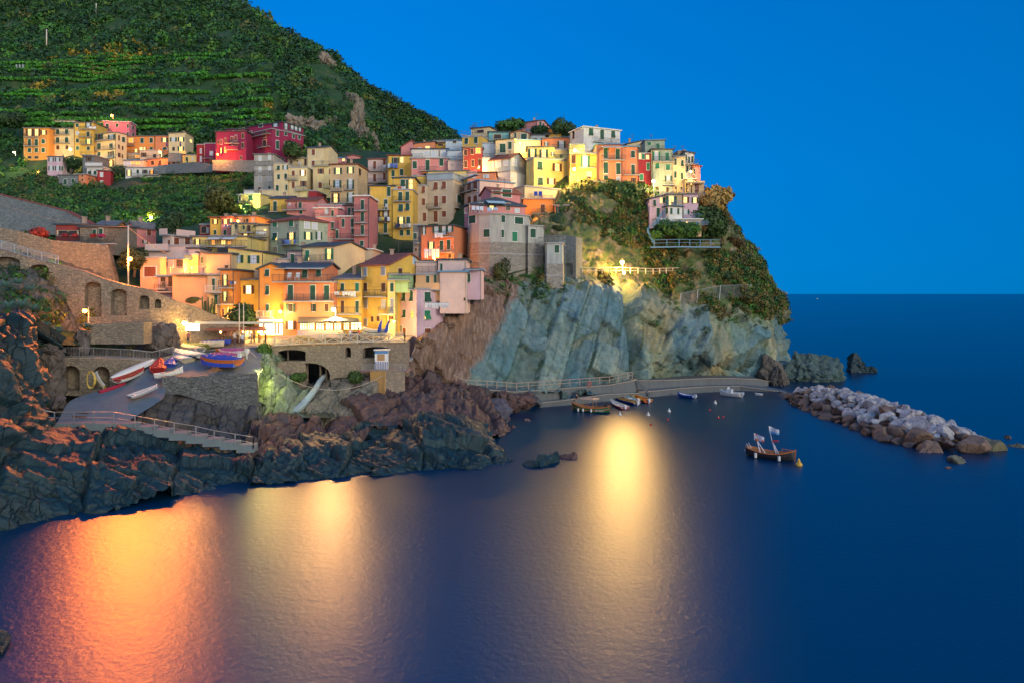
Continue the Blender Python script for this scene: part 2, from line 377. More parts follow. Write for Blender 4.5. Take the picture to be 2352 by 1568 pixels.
# ---- depth map of the village hillside (picture coordinates -> distance)
LAND = np.array([
 (-150,430,222),(0,420,218),(50,410,225),(150,415,225),(250,410,226),(350,405,222),(450,395,216),(560,385,210),(640,375,206),(750,345,208),(850,340,212),
 (-150,330,262),(50,330,262),(250,330,266),(450,320,255),
 (60,360,228),(110,370,227),(170,365,228),(200,330,236),(300,330,245),(250,395,224),(330,385,226),(420,330,238),(300,360,234),(180,400,220),(120,412,216),
 (0,480,150),(120,500,138),(300,450,180),(500,445,180),(400,500,146),(480,470,160),(560,500,148),(-150,500,130),
 (0,560,108),(150,560,112),(280,560,120),(100,640,101),(300,600,106),(200,700,99),(330,760,98),(420,790,97),(-150,700,99),(250,520,124),(340,560,118),
 (640,771,97),(700,771,97),(570,766,99),(760,770,98.5),(850,770,99.5),(920,775,99),(960,788,97.5),(1020,770,100),(500,740,98),(440,690,102),(400,680,103),
 (600,640,108),(480,620,113),(560,560,120),(400,560,122),(500,555,124),(700,600,114),(680,600,115),(820,600,116),(900,600,121),(950,610,115),(1000,640,112),(1060,660,112),
 (620,700,104),(700,660,108),(800,650,108),(880,640,108),(640,480,150),(560,470,160),(700,500,142),(760,540,131),(830,570,128),(900,570,134),(1000,580,125),(1070,620,124),
 (600,440,178),(700,450,168),(780,460,162),(840,440,170),(900,480,155),(1000,480,150),(1060,500,144),(1150,560,134),(1240,580,131),
 (620,400,192),(700,420,185),(780,400,188),(870,400,182),(950,400,172),(1020,400,168),(1100,440,154),(1180,440,150),(1250,460,147),(1270,500,138),
 (900,350,196),(1000,345,190),(1090,345,184),(1150,380,170),(1230,380,165),(1300,360,166),(1100,300,200),(1230,300,195),(1350,330,175),(1420,310,172),
 (1020,520,149),(960,532,147),(1180,462,158),(1240,462,158),(1130,470,153),(1215,449,161),(1250,442,161),(1190,436,162),(910,594,139),(1310,430,152),(1370,412,155),(1450,420,154),(1520,430,154),(1600,450,154),(1540,360,168),(1600,380,165),(1500,522,143),(1560,525,144),(1610,520,147),(1300,330,185)
], float)
def _rbf():
    X = LAND[:,:2]; d = np.linalg.norm(X[:,None]-X[None], axis=2); A = np.zeros((len(X)+3,)*2); n = len(X)
    A[:n,:n] = d+np.eye(n)*-6.0; A[:n,n] = 1; A[:n,n+1:n+3] = X/1000.; A[n,:n] = 1; A[n+1:,:n] = (X/1000.).T
    return np.linalg.solve(A, np.concatenate([LAND[:,2], [0,0,0]]))
_W = _rbf()
def yland(u, v):
    u = np.asarray(u, float); v = np.asarray(v, float); sh = u.shape; q = np.stack([u.ravel(), v.ravel()], 1); X = LAND[:,:2]
    d = np.linalg.norm(q[:,None]-X[None], axis=2); n = len(X)
    return (d@_W[:n]+_W[n]+q[:,0]/1000*_W[n+1]+q[:,1]/1000*_W[n+2]).reshape(sh)
def land1(u, v): return float(yland(np.array([u]), np.array([v]))[0])

def lerp_tab(x, tab):
    return np.interp(x, [a for a,_ in tab], [b for _,b in tab])
nu, nv = 240, 120
us = np.linspace(-160, 1640, nu)
top = lerp_tab(us, [(-160,395),(40,400),(60,345),(420,345),(500,365),(860,345),(900,350),(1000,345),(1090,310),(1130,300),(1300,300),(1310,330),(1420,330),(1500,370),(1600,440),(1640,455)])
bot = lerp_tab(us, [(-160,790),(130,790),(400,800),(930,782),(1000,775),(1080,665),(1230,610),(1300,480),(1360,430),(1440,430),(1480,470),(1500,525),(1610,525),(1640,510)])
U = np.repeat(us[None], nv, 0); T = np.linspace(0,1,nv)[:,None]; V = bot[None]*(1-T)+top[None]*T
Y = yland(U, V)+1.2
G = np.stack([(U-CU)/F*Y, Y, HC-(V-VH)/F*Y], -1)
q = G.reshape(-1,3); G = G+(normals(G)*(-.9*np.abs(fbm(q*.15,4,3)).reshape(nv,nu,1)))
G = np.concatenate([G, G[-1:]+np.array([0,25,-6]), G[-1:]+np.array([0,60,-40])], 0)
HILLM = rock('hillside_soil', (.040,.075,.025), (.09,.095,.05), (.025,.045,.018), veg=(.022,.060,.016), rot=(0,10,0), vegth=.47)
VILLAGE = grid_obj('village_hillside', G, HILLM); tag(VILLAGE, 'terraced hillside under the village houses', 'hillside')
LANDG = G

# ---- the mountain
hn = [
 [(-420,560,200),(0,480,212),(150,470,219),(300,470,222),(450,455,216),(600,440,205),(700,430,208),(790,430,212),(860,430,216)],
 [(-420,480,212),(0,425,219),(150,420,226),(300,418,229),(450,402,224),(600,388,213),(700,372,216),(790,362,220),(850,362,228)],
 [(-420,340,250),(0,330,250),(150,312,258),(300,300,262),(450,308,258),(600,310,250),(700,305,250),(780,305,248),(838,318,258)],
 [(-420,240,300),(0,230,300),(150,220,300),(300,210,300),(450,205,300),(570,210,300),(680,215,290),(750,230,285),(816,262,292)],
 [(-420,140,350),(0,130,350),(150,130,350),(300,120,345),(450,110,340),(560,120,335),(650,130,330),(735,160,325),(797,205,328)],
 [(-420,60,400),(0,50,400),(150,40,400),(300,30,390),(430,30,385),(540,50,380),(620,80,375),(690,115,370),(764,146,368)],
 [(-420,-110,480),(0,-120,480),(150,-110,475),(300,-90,465),(430,-50,450),(515,-25,435),(575,12,420),(640,66,405),(700,97,398)],
]
def dh(q):
    z = q[:,2]
    return 9*fbm(q*.018,4,7)+3.0*fbm(q*.07,4,9)+slab(q,(9,9,16),2.2,(0,25,0),11)*np.clip((q[:,0]-(-135))/25,0,1)
G = loft(hn, 230, 150, dh, back=(20,70,-50), right=(25,60,-40))
MOUNT = rock('mountain_scrub', (.035,.085,.02), (.13,.13,.06), (.022,.05,.018), veg=(.018,.062,.014), rot=(0,20,0), vegth=.44)
NEARHILL = G; tag(grid_obj('mountain', G, MOUNT), 'steep green mountain with terraces behind the village', 'mountain')
hf = [
 [(640,480,400),(860,470,410),(1000,460,420),(1140,450,430)],
 [(740,390,420),(900,380,430),(1000,372,440),(1110,362,455)],
 [(750,250,440),(860,290,450),(980,320,458),(1090,338,468)],
 [(690,84,460),(755,128,463),(800,158,465),(850,193,468),(900,222,470),(950,250,472),(985,266,474),(1015,284,477),(1043,309,480),(1075,335,485),(1110,352,490)],
]
G = loft(hf, 120, 60, lambda q: 5*fbm(q*.02,4,17)+1.5*fbm(q*.08,3,19), back=(30,90,-60), right=(40,60,-10))
FARHILL = G; tag(grid_obj('far_ridge', G, MOUNT), 'darker wooded ridge falling to the sea behind the mountain', 'ridge')

# ---- the promontory cliff
def strat_(p, size, amp, rot, s=0):
    q = (p @ rotm(*rot))/np.array(size); n1 = vnoise(q, s); n2 = vnoise(q*2.3+5, s+1)
    return amp*((1-np.abs(n1))**2+(1-np.abs(n2))**2*.5-.8)
cl = [
 [(935,900,91),(1000,905,95),(1070,905,103),(1170,912,108),(1300,905,112),(1400,895,115),(1470,890,124),(1560,885,130),(1650,885,134),(1750,900,138),(1800,905,138),(1845,910,148)],
 [(945,845,94),(1000,862,98),(1070,892,105),(1170,894,110),(1300,887,114.5),(1400,880,118),(1468,874,125),(1560,872,130.5),(1650,872,134.5),(1750,882,138.5),(1800,890,140),(1840,898,150)],
 [(948,815,94.8),(1005,800,97.5),(1080,800,109),(1180,800,114),(1300,800,118),(1400,800,120),(1468,800,125),(1560,800,127),(1650,800,131),(1730,800,137),(1790,805,143),(1812,812,155)],
 [(958,795,95.8),(1030,742,101),(1110,720,113),(1190,720,117),(1300,720,121),(1400,720,123),(1468,730,128),(1560,730,130),(1650,730,134),(1720,730,140),(1778,740,146),(1796,752,158)],
 [(1003,765,98.8),(1060,700,110),(1130,665,117),(1210,648,120.5),(1300,655,123.5),(1395,662,125.5),(1468,690,130),(1560,690,134),(1650,680,138),(1710,675,143),(1762,680,149),(1783,695,160)],
 [(1037,725,104),(1082,660,117),(1140,642,121),(1230,630,124),(1300,628,129),(1400,630,136),(1470,625,140),(1560,612,141),(1650,602,144),(1700,600,148),(1740,607,152),(1768,625,162)],
 [(1060,690,118),(1100,640,124),(1160,600,129),(1240,560,132),(1320,540,136),(1400,540,141),(1480,540,144),(1560,545,147),(1620,545,149),(1665,542,151),(1697,550,155),(1730,580,164)],
 [(1085,610,130),(1120,560,136),(1180,520,140),(1260,480,144),(1310,440,148),(1400,432,150),(1480,440,151),(1555,500,149),(1610,500,151),(1640,480,155),(1665,495,158),(1688,522,166)],
 [(1100,540,145),(1130,490,152),(1190,450,154),(1270,440,154),(1320,425,156),(1400,420,159),(1480,425,160),(1540,440,160),(1590,455,162),(1625,470,165),(1645,482,168),(1660,505,174)],
]
def dc(q):
    z = q[:,2]; up = np.clip((z-18)/6, 0, 1)
    rt = np.clip((q[:,0]-21)/3,0,1)
    la = blocks(q,(4.6,7,16),1.9,(0,27,15),21,.8,.20,.30)[0]+blocks(q,(1.5,3,5.0),.36,(0,30,18),27,.16,.10,.3)[0]
    lb = slab(q,(6,6,9),2.4,(0,35,25),28,.03)+blocks(q,(2.6,3,4.0),.7,(0,42,30),29,.25,.12,.4)[0]+.5*strat_(q,(2.5,6,10),1.0,(0,35,25),24)
    lower = la*(1-rt)+lb*rt+.3*slab(q,(5,7,9),1.6,(0,20,15),26,.0)
    upper = 1.5*fbm(q*.22,4,23)+slab(q,(2.2,2.2,2.2),.8,(0,20,0),25)
    cleft = -3.0*np.exp(-((q[:,0]-(22.6-.03*(z-3)))/.75)**2)*np.clip((22-z)/4,0,1)
    return lower*(1-up)+upper*up+cleft+.15*fbm(q*1.2,3,29)
def ctint(q):
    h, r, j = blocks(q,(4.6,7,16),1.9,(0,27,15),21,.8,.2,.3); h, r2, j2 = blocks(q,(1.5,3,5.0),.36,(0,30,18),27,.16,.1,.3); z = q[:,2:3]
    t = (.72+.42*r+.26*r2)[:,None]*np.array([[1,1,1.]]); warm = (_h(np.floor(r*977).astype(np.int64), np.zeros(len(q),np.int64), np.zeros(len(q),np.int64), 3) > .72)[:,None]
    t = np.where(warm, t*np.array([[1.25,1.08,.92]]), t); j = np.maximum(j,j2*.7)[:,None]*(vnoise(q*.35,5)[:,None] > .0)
    t = t*(1-j)+np.array([[.45,.50,.20]])*j; gold = np.clip((q[:,0:1]-21)/3,0,1)*np.clip(vnoise(q*np.array([.22,.22,.10]),8)[:,None]*1.8+.35,0,1); t = t*(1+gold*np.array([[.95,.30,-.18]])); up = np.clip((z-18)/4,0,1); return t*(1-up)+up  # right part tinted warm: tan rock plus golden lamplight put into the colour
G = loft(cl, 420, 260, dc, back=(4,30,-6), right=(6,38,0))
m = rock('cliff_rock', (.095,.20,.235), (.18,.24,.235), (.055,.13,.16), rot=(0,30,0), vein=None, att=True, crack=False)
nt_ = m.node_tree; b = nt_.nodes['Principled BSDF']; src = b.inputs['Base Color'].links[0].from_socket
g_ = nt_.nodes.new('ShaderNodeNewGeometry'); s_ = nt_.nodes.new('ShaderNodeSeparateXYZ'); nt_.links.new(g_.outputs['Position'], s_.inputs[0])
# brown layered strata at the left foot of the cliff, soil and scrub above 20 m: real changes of rock
xr = nt_.nodes.new('ShaderNodeMath'); xr.operation = 'MULTIPLY_ADD'; nt_.links.new(s_.outputs['Z'], xr.inputs[0]); xr.inputs[1].default_value = -.55; nt_.links.new(s_.outputs['X'], xr.inputs[2])
wob = noise(nt_, pos(nt_), .25, 4)
xm = nt_.nodes.new('ShaderNodeMath'); xm.operation = 'MULTIPLY_ADD'; nt_.links.new(wob, xm.inputs[0]); xm.inputs[1].default_value = 5; nt_.links.new(xr.outputs[0], xm.inputs[2])
f1 = nt_.nodes.new('ShaderNodeMapRange'); nt_.links.new(xm.outputs[0], f1.inputs[0]); f1.inputs[1].default_value = -6.0; f1.inputs[2].default_value = -7.4
strata = noise(nt_, pos(nt_,(2.2,1.0,.35),(0,38,0)), 1.2, 6, .7)
cbrown = rmp(nt_, strata, [(.3,(.07,.045,.035)),(.55,(.24,.15,.11)),(.72,(.36,.30,.27))])
c_ = mixc(nt_, f1.outputs[0], src, cbrown)
zm = nt_.nodes.new('ShaderNodeMath'); zm.operation = 'MULTIPLY_ADD'; nt_.links.new(noise(nt_, pos(nt_), .3, 5, .7), zm.inputs[0]); zm.inputs[1].default_value = 14; nt_.links.new(s_.outputs['Z'], zm.inputs[2])
xx = nt_.nodes.new('ShaderNodeMapRange'); nt_.links.new(s_.outputs['X'], xx.inputs[0]); xx.inputs[1].default_value = 19.; xx.inputs[2].default_value = 48.; xx.inputs[3].default_value = 0.; xx.inputs[4].default_value = 7.
za = nt_.nodes.new('ShaderNodeMath'); za.operation = 'ADD'; nt_.links.new(zm.outputs[0], za.inputs[0]); nt_.links.new(xx.outputs[0], za.inputs[1])
f2 = nt_.nodes.new('ShaderNodeMapRange'); nt_.links.new(za.outputs[0], f2.inputs[0]); f2.inputs[1].default_value = 26.; f2.inputs[2].default_value = 28.5
vgc = rmp(nt_, noise(nt_, pos(nt_), .5, 6, .75), [(.3,(.03,.07,.02)),(.48,(.09,.13,.04)),(.56,(.20,.15,.07)),(.66,(.28,.27,.22))])
c_ = mixc(nt_, f2.outputs[0], c_, vgc); nt_.links.new(c_, b.inputs['Base Color'])
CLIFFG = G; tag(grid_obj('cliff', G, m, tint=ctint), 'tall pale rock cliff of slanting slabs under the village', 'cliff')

# ---- foreground rock
WET = rock('dark_wet_rock', (.0045,.036,.052), (.013,.050,.062), (.003,.018,.026), rot=(0,60,20), scale=1.5, rough=.6)
RED = rock('brown_shore_rock', (.10,.058,.055), (.17,.085,.068), (.042,.052,.066), rot=(0,55,10), scale=1.3, rough=.7)
def strat(p, size, amp, rot, s=0):
    q = (p @ rotm(*rot))/np.array(size); n1 = vnoise(q, s); n2 = vnoise(q*2.3+5, s+1); n3 = vnoise(q*5.1+9, s+2)
    return amp*((1-np.abs(n1))**2*1.0+(1-np.abs(n2))**2*.45+(1-np.abs(n3))**2*.22-.9)
def dr(q): return 1.0*fbm(q*.13,4,31)+blocks(q,(6.5,4.4,2.4),1.5,(0,28,32),33,.5,.18,.34)[0]+blocks(q,(2.6,1.7,.42),.50,(0,33,30),35,.05,.07,.3)[0]+.25*slab(q,(1.1,1,.7),.5,(0,30,30),36,.02)+.09*fbm(q*2.2,3,37)
fg = [
 [(-90,1260,49.5),(0,1235,51.5),(100,1210,54),(200,1195,55.3),(300,1170,58),(400,1150,60.6),(480,1137,62.4),(550,1123,64),(600,1122,64.5),(700,1112,66),(800,1101,67.5),(900,1098,68.),(1000,1095,68.5),(1100,1088,69.8),(1175,1065,74)],
 [(-90,1160,51.5),(0,1150,53.5),(100,1150,56),(200,1135,58),(300,1120,60.3),(400,1110,62.5),(480,1100,64),(550,1098,65.2),(600,1095,66),(700,1075,67.3),(800,1062,68.8),(900,1060,69.4),(1000,1060,70),(1100,1055,71.2),(1165,1050,75)],
 [(-90,1080,52.5),(0,1080,55),(100,1085,57.5),(200,1080,60),(300,1075,62),(400,1070,64),(480,1065,66),(550,1072,66.5),(620,1055,68),(700,1042,70),(800,1028,71.5),(900,1022,72.3),(1000,1018,73),(1080,1012,75),(1140,1025,79)],
 [(-90,960,56),(0,970,58),(60,985,61),(130,985,65),(230,1000,66.5),(330,1010,68),(430,1032,69),(540,1050,69.7),(600,1030,71.5),(690,1015,73.5),(780,1000,75.5),(880,985,77),(980,950,79),(1060,955,82),(1110,985,84)],
 [(-90,930,60),(0,940,62),(60,970,64),(130,975,67.5),(230,990,69.5),(330,1005,71),(430,1030,72),(540,1050,72.5),(600,1035,74),(690,1020,76),(780,1010,78),(880,1000,80),(980,980,83),(1050,985,86),(1090,1000,88)],
]
G = loft(fg, 460, 130, dr, back=(0,2,-6), left=(-30,-10,0)); tag(grid_obj('shore_rocks', G, WET), 'dark wet rock shelf along the water in the foreground', 'rocks')
crag = [
 [(-120,1040,54),(0,1020,57),(60,1010,60.5),(105,1000,64),(128,990,67)],
 [(-120,900,57),(0,900,60),(60,905,63),(95,915,66),(116,945,69)],
 [(-120,830,59),(0,820,62),(50,830,65),(80,850,68.5),(102,900,71)],
 [(-120,765,62),(0,755,65),(40,770,68),(62,800,71),(88,835,74)],
 [(-120,735,68),(0,728,71),(50,745,73),(72,785,76),(94,822,79)],
]
G = loft(crag, 150, 150, dr, back=(0,6,-3), left=(-30,-10,0)); tag(grid_obj('left_crag', G, WET), 'dark blue crag rising at the left edge', 'crag')
slope = [
 [(-120,760,66),(0,755,69),(50,775,72),(95,810,79),(125,840,83),(200,842,86.5),(300,840,88),(420,830,92)],
 [(-120,700,76),(0,690,78),(60,700,79),(110,720,82),(140,760,86),(200,775,88.5),(300,785,90),(410,790,93)],
 [(-120,640,86),(0,625,86),(60,630,86),(115,650,87),(160,710,88),(215,738,89.5),(320,745,91),(410,765,93)],
 [(-120,590,92),(0,580,91),(60,590,90),(120,610,90),(180,690,91),(240,735,92),(320,745,94),(410,760,95)],
]
SLM = rock('left_slope_rock', (.13,.12,.11), (.17,.14,.12), (.075,.075,.07), veg=(.045,.065,.03), rot=(0,15,0), vegth=.56)
G = loft(slope, 170, 90, lambda q: .8*fbm(q*.2,4,41)+blocks(q,(2.2,2,3),.9,(0,18,0),43,.4,.15)[0]+blocks(q,(.8,.8,1.2),.3,(0,15,0),45,.1,.08)[0], left=(-30,-10,0), back=(0,10,0), down=(0,4,-8)); SLOPEG = G
tag(grid_obj('left_slope', G, SLM), 'scrubby rock slope beneath the arched wall', 'slope')
cen = [
 [(556,1075,69.5),(640,1055,72),(720,1030,74),(800,1012,76),(900,995,78),(1000,985,79.5),(1080,990,81),(1145,1000,85),(1178,992,92)],
 [(562,1025,72.5),(640,1005,75),(712,992,77.5),(745,1015,77),(795,975,80),(890,930,83),(980,925,86),(1075,935,90),(1150,958,95)],
 [(572,990,75),(640,972,77.5),(712,965,79.5),(745,1000,79.5),(785,940,83),(870,893,87.5),(960,882,91),(1060,893,96),(1130,925,101)],
 [(578,962,77.5),(640,957,79),(700,965,81),(738,995,81),(775,935,85),(850,884,90),(940,850,95),(1030,872,100),(1110,900,105)],
 [(580,962,80),(640,965,81),(700,978,82),(738,1000,82.5),(780,945,87),(850,895,92),(945,862,99),(1030,885,103),(1110,905,108)],
]
G = loft(cen, 320, 150, lambda q: 1.0*fbm(q*.14,4,51)+blocks(q,(5.6,4,2.6),1.4,(0,-24,25),53,.45,.18,.34)[0]+blocks(q,(2.2,1.6,.45),.46,(0,-28,25),55,.05,.07,.3)[0]+.25*slab(q,(1.1,1,.7),.5,(0,-25,30),56,.02)+.08*fbm(q*2.2,3,57), back=(0,3,-6), right=(4,6,-5))
CENG = G; tag(grid_obj('middle_rocks', G, RED), 'reddish brown rocks between the ravine and the harbour', 'rocks')
sw = [
 [(285,1008,71.5),(380,1015,72.5),(480,1030,73.5),(610,1040,75)],
 [(300,965,72.6),(390,955,75),(490,970,76.5),(600,990,78)],
 [(312,945,73.6),(380,915,77),(480,915,78.4),(598,950,79.6)],
 [(330,925,76),(375,895,78.5),(480,895,80),(600,930,81)],
]
G = loft(sw, 120, 60, lambda q: .5*fbm(q*.25,4,61)+blocks(q,(2.6,1.8,3.2),1.0,(0,12,20),63,.5,.15)[0]+blocks(q,(.9,.8,1.),.28,(0,12,20),65,.12,.08)[0], back=(0,3,-1))
tag(grid_obj('wall_foot_rocks', G, rock('grey_brown_rock', (.075,.075,.08), (.11,.098,.095), (.04,.042,.05), rot=(0,10,0), scale=1.2)), 'grey rocks under the boat park wall', 'rocks')
GRN = rock('pale_green_rock', (.25,.32,.20), (.30,.34,.22), (.14,.20,.12), rot=(0,20,0), scale=1.1)
gr = [
 [(582,975,81),(640,970,81.5),(700,965,82.5),(730,950,84.)],
 [(588,900,83),(630,895,82.5),(666,900,84.5),(680,890,87)],
 [(586,850,85.5),(620,840,86),(640,855,88),(652,850,91)],
 [(584,806,89.5),(605,803,89.8),(622,815,90.4),(632,828,91)],
]
G = loft(gr, 90, 90, lambda q: .5*fbm(q*.25,4,71)+blocks(q,(1.7,2,4.),1.0,(0,14,0),73,.4,.15)[0]+blocks(q,(.7,.8,1.3),.22,(0,15,0),75,.12,.07)[0], back=(0,2,0), left=(-3,2,0), right=(0,2,0))
tag(grid_obj('ravine_side', G, GRN), 'pale green lit rock on the left side of the ravine', 'rocks')
rv = [
 [(650,972,81),(700,968,81),(760,985,80.5),(815,960,82)],
 [(668,950,83),(715,945,84),(780,925,85),(855,895,86.5)],
 [(700,912,87),(735,893,88),(790,882,88.5),(880,865,88.5)],
 [(738,880,91),(760,868,92),(800,866,92),(890,856,92)],
 [(745,852,100),(780,848,100),(800,845,100),(840,840,100)],
]
G = loft(rv, 100, 80, lambda q: .35*fbm(q*.3,4,81)+blocks(q,(2.6,1.4,.7),.6,(0,-30,40),83,.2,.1)[0]+blocks(q,(.9,.6,.3),.18,(0,-30,40),85,.08,.05)[0], left=(-2,4,0), right=(2,4,0))
tag(grid_obj('ravine_bed', G, rock('layered_ravine_rock', (.22,.20,.16), (.27,.22,.17), (.12,.12,.09), rot=(0,60,0), scale=1.2)), 'layered rock bed of the ravine beneath the bridge', 'rocks')

# ---- plaza, slipway
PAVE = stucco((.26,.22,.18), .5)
pl = [
 [(395,808,87.0),(480,806,88),(585,797,90),(600,793,91.5),(760,790,91.7),(935,786,91.8)],
 [(400,796,90),(480,793,91),(580,784,93.5),(600,780,95),(760,778,95.5),(945,776,95)],
 [(420,775,98),(480,772,100),(580,766,101),(650,762,103),(760,760,104),(960,766,102)],
]
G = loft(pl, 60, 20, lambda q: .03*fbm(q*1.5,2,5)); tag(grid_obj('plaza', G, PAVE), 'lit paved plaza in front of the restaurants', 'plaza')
rp = [
 [(128,975,68.6),(205,977,69.2),(280,974,69.8)],
 [(158,922,73),(240,932,72.5),(325,947,71.6)],
 [(198,905,75.2),(290,906,75),(374,914,74.4)],
 [(288,882,78.2),(335,882,78),(384,887,77.4)],
 [(340,846,82),(385,852,81.8),(420,866,79.2)],
 [(395,818,85.8),(480,840,83),(594,856,80.0)],
 [(425,800,89),(500,815,87),(598,832,84.)],
 [(440,790,92),(520,796,90.5),(604,801,90)],
]
G = loft(rp, 60, 110, lambda q: .04*fbm(q*1.2,3,5)); tag(grid_obj('slipway', G, stucco((.13,.165,.19), .6)), 'concrete boat slipway running down to the rocks', 'slipway'); RAMPG = G
pool = loft([[(640,966,80),(700,970,80),(770,985,80)],[(650,945,86),(700,945,86),(770,945,86)]], 10, 6)
pool[:,:,2] = 3.55
m_, n_, b_ = nmat('pool_water'); b_.inputs['Base Color'].default_value = (.02,.035,.02,1); b_.inputs['Roughness'].default_value = .08; b_.inputs['IOR'].default_value = 1.33
tag(grid_obj('tide_pool', pool, m_), 'dark green pool at the foot of the ravine', 'pool')
mb = MB(); pts = [(752,858,94),(741,868,91),(733,878,89.3),(726,892,87.6),(716,905,86.4),(700,925,85.1),(690,935,84.2),(672,948,83.2)]
for k, (u,v,Y) in enumerate(pts[:-1]):
    a = P(u,v-4,Y-.35); b2 = P(pts[k+1][0],pts[k+1][1]-4,pts[k+1][2]-.35); w = .16+.05*k
    mb.add([a-Vector((w,0,0)),a+Vector((w,0,.05)),b2+Vector((w+.1,0,0)),b2-Vector((w+.1,0,0)),a-Vector((w,-.3,.3)),a+Vector((w,.3,-.3)),b2+Vector((w,.3,-.3)),b2-Vector((w,-.3,.3))],[(0,1,2,3),(4,7,6,5),(0,3,7,4),(1,5,6,2),(0,4,5,1),(3,2,6,7)])
tag(mb.build('waterfall', plain('white_water', (.42,.50,.50), .35)), 'thin white stream falling down the ravine under the bridge', 'waterfall', None, 'structure')
# ------------------------------------------------------------------ houses
CROP = {'A':(0,400),'B':(700,400),'C':(1400,430),'E':(2100,430),'F':(0,750),'G':(700,850),'H':(1300,850),'I':(2000,750)}
def D(c, x, y):
    o = CROP[c]; return o[0]/1.7415+x/5.12, o[1]/1.7415+y/5.12
COL = dict(ochre=(.52,.26,.10), yellow=(.66,.45,.15), pyellow=(.68,.56,.26), cream=(.66,.56,.36), beige=(.56,.45,.32), sand=(.55,.42,.27), pink=(.58,.28,.27), dpink=(.46,.20,.19),
 rose=(.60,.22,.27), magenta=(.25,.035,.075), salmon=(.62,.27,.16), orange=(.66,.30,.12), red=(.28,.04,.045), brick=(.27,.06,.05), white=(.66,.66,.62), bwhite=(.55,.64,.68), pwhite=(.64,.50,.46),
 lav=(.60,.45,.50), grey=(.40,.38,.33), ggreen=(.36,.42,.32), green=(.42,.58,.32), bgrey=(.38,.44,.46), dark=(.03,.03,.035), teal=(.22,.42,.42), peach=(.66,.42,.26), purple=(.34,.27,.30))
for k_, c_ in list(COL.items()):
    if k_ in ('white','bwhite','grey','bgrey','dark','beige'): continue
    m_ = sum(c_)/3; COL[k_] = tuple(min(max(m_+(x-m_)*1.28, .01), .75) for x in c_)
# unit pieces, local x across (-.5...5), z up (-.5...5), -y towards the street
def unit(fn, mats):
    mb = MB(); fn(mb); return mesh('unit', mb.v, mb.f, mats, mb.m)
def ub(mb, x0, x1, z0, z1, y0, y1, k=0):
    mb.box(((x0+x1)/2,(y0+y1)/2,(z0+z1)/2), (x1-x0,y1-y0,z1-z0), 0, k)
def frame_fn(mb):
    t = .085
    ub(mb,-.5-t,-.5,-.5,.5,-.05,.05); ub(mb,.5,.5+t,-.5,.5,-.05,.05); ub(mb,-.5-t,.5+t,.5,.5+t*.8,-.06,.05); ub(mb,-.5-t*1.3,.5+t*1.3,-.5-t*.8,-.5,-.10,.05)
def pane_fn(mb):
    ub(mb,-.5,.5,-.5,.5,-.012,.05,0)
    for x in (-.5,-.03,.43): ub(mb,x,x+.07,-.5,.5,-.035,0,1)
    for z in (-.5,.05,.44): ub(mb,-.5,.5,z,z+.05,-.03,0,1)
def leaf(mb, x0, x1):
    ub(mb,x0,x1,-.5,.5,-.075,-.03)
    n = 9
    for i in range(n):
        z = -.44+.88*i/n; ub(mb,x0+.06*(x1-x0)+.0,x1-.06*(x1-x0),z,z+.045,-.095,-.07)
def closed_fn(mb): leaf(mb,-.5,-.01); leaf(mb,.01,.5)
def half_fn(mb):
    ub(mb,-.5,-.01,.0,.5,-.075,-.03); ub(mb,.01,.5,.0,.5,-.075,-.03)
    mb.hexa([(-.48,-.40,-.5),(.48,-.40,-.5),(.48,-.36,-.5),(-.48,-.36,-.5),(-.48,-.08,.0),(.48,-.08,.0),(.48,-.04,.0),(-.48,-.04,.0)])
def openL(mb): leaf(mb,-1.02,-.55)
def openR(mb): leaf(mb,.55,1.02)
UM = {}
def U(kind, *mats):
    k = (kind,)+tuple(m.name for m in mats)
    if k not in UM: UM[k] = unit({'frame':frame_fn,'pane':pane_fn,'closed':closed_fn,'half':half_fn,'ol':openL,'or':openR}[kind], list(mats))
    return UM[k]
PANE = {'l':[LIT1,DKBROWN],'L':[LIT1,DKBROWN],'M':[LIT2,WFRAME],'O':[LIT3,DKBROWN],'k':[DARK,DKBROWN],'w':[PALE,WFRAME],'u':[PALE,BLUEM]}
SHUT = {'g':GREEN,'t':BGREEN,'b':BROWN,'d':DKBROWN,'n':GREYM}
# window codes: shutter letter + state:  g=closed  gh=awning half open  gk/gw/gL = open leaves with dark/pale/lit pane ; single k,w,l,O,M = no shutters
def add_window(root, kind, p, nrm, w, h):
    ang = math.atan2(nrm[1], nrm[0])+math.pi/2
    wo = obj('window', U('frame', CREAMT if kind[0] in 'dk' else WFRAME), root); wo.location = p-root.location; wo.rotation_euler = (0,0,ang); wo.scale = (w,1,h)
    s = SHUT.get(kind[0])
    if s is not None and len(kind) == 1: obj('shutter', U('closed', s), wo)
    elif s is not None and kind[1] == 'h':
        obj('pane', U('pane', *PANE['k']), wo); obj('shutter', U('half', s), wo)
    elif s is not None and kind[1] == 'q':
        obj('pane', U('pane', *PANE['L']), wo); obj('shutter', U('half', s), wo)
    else:
        pk = kind[1] if s is not None else kind[0]
        obj('pane', U('pane', *PANE[pk]), wo)
        if s is not None: obj('shutter', U('ol', s), wo); obj('shutter', U('or', s), wo)

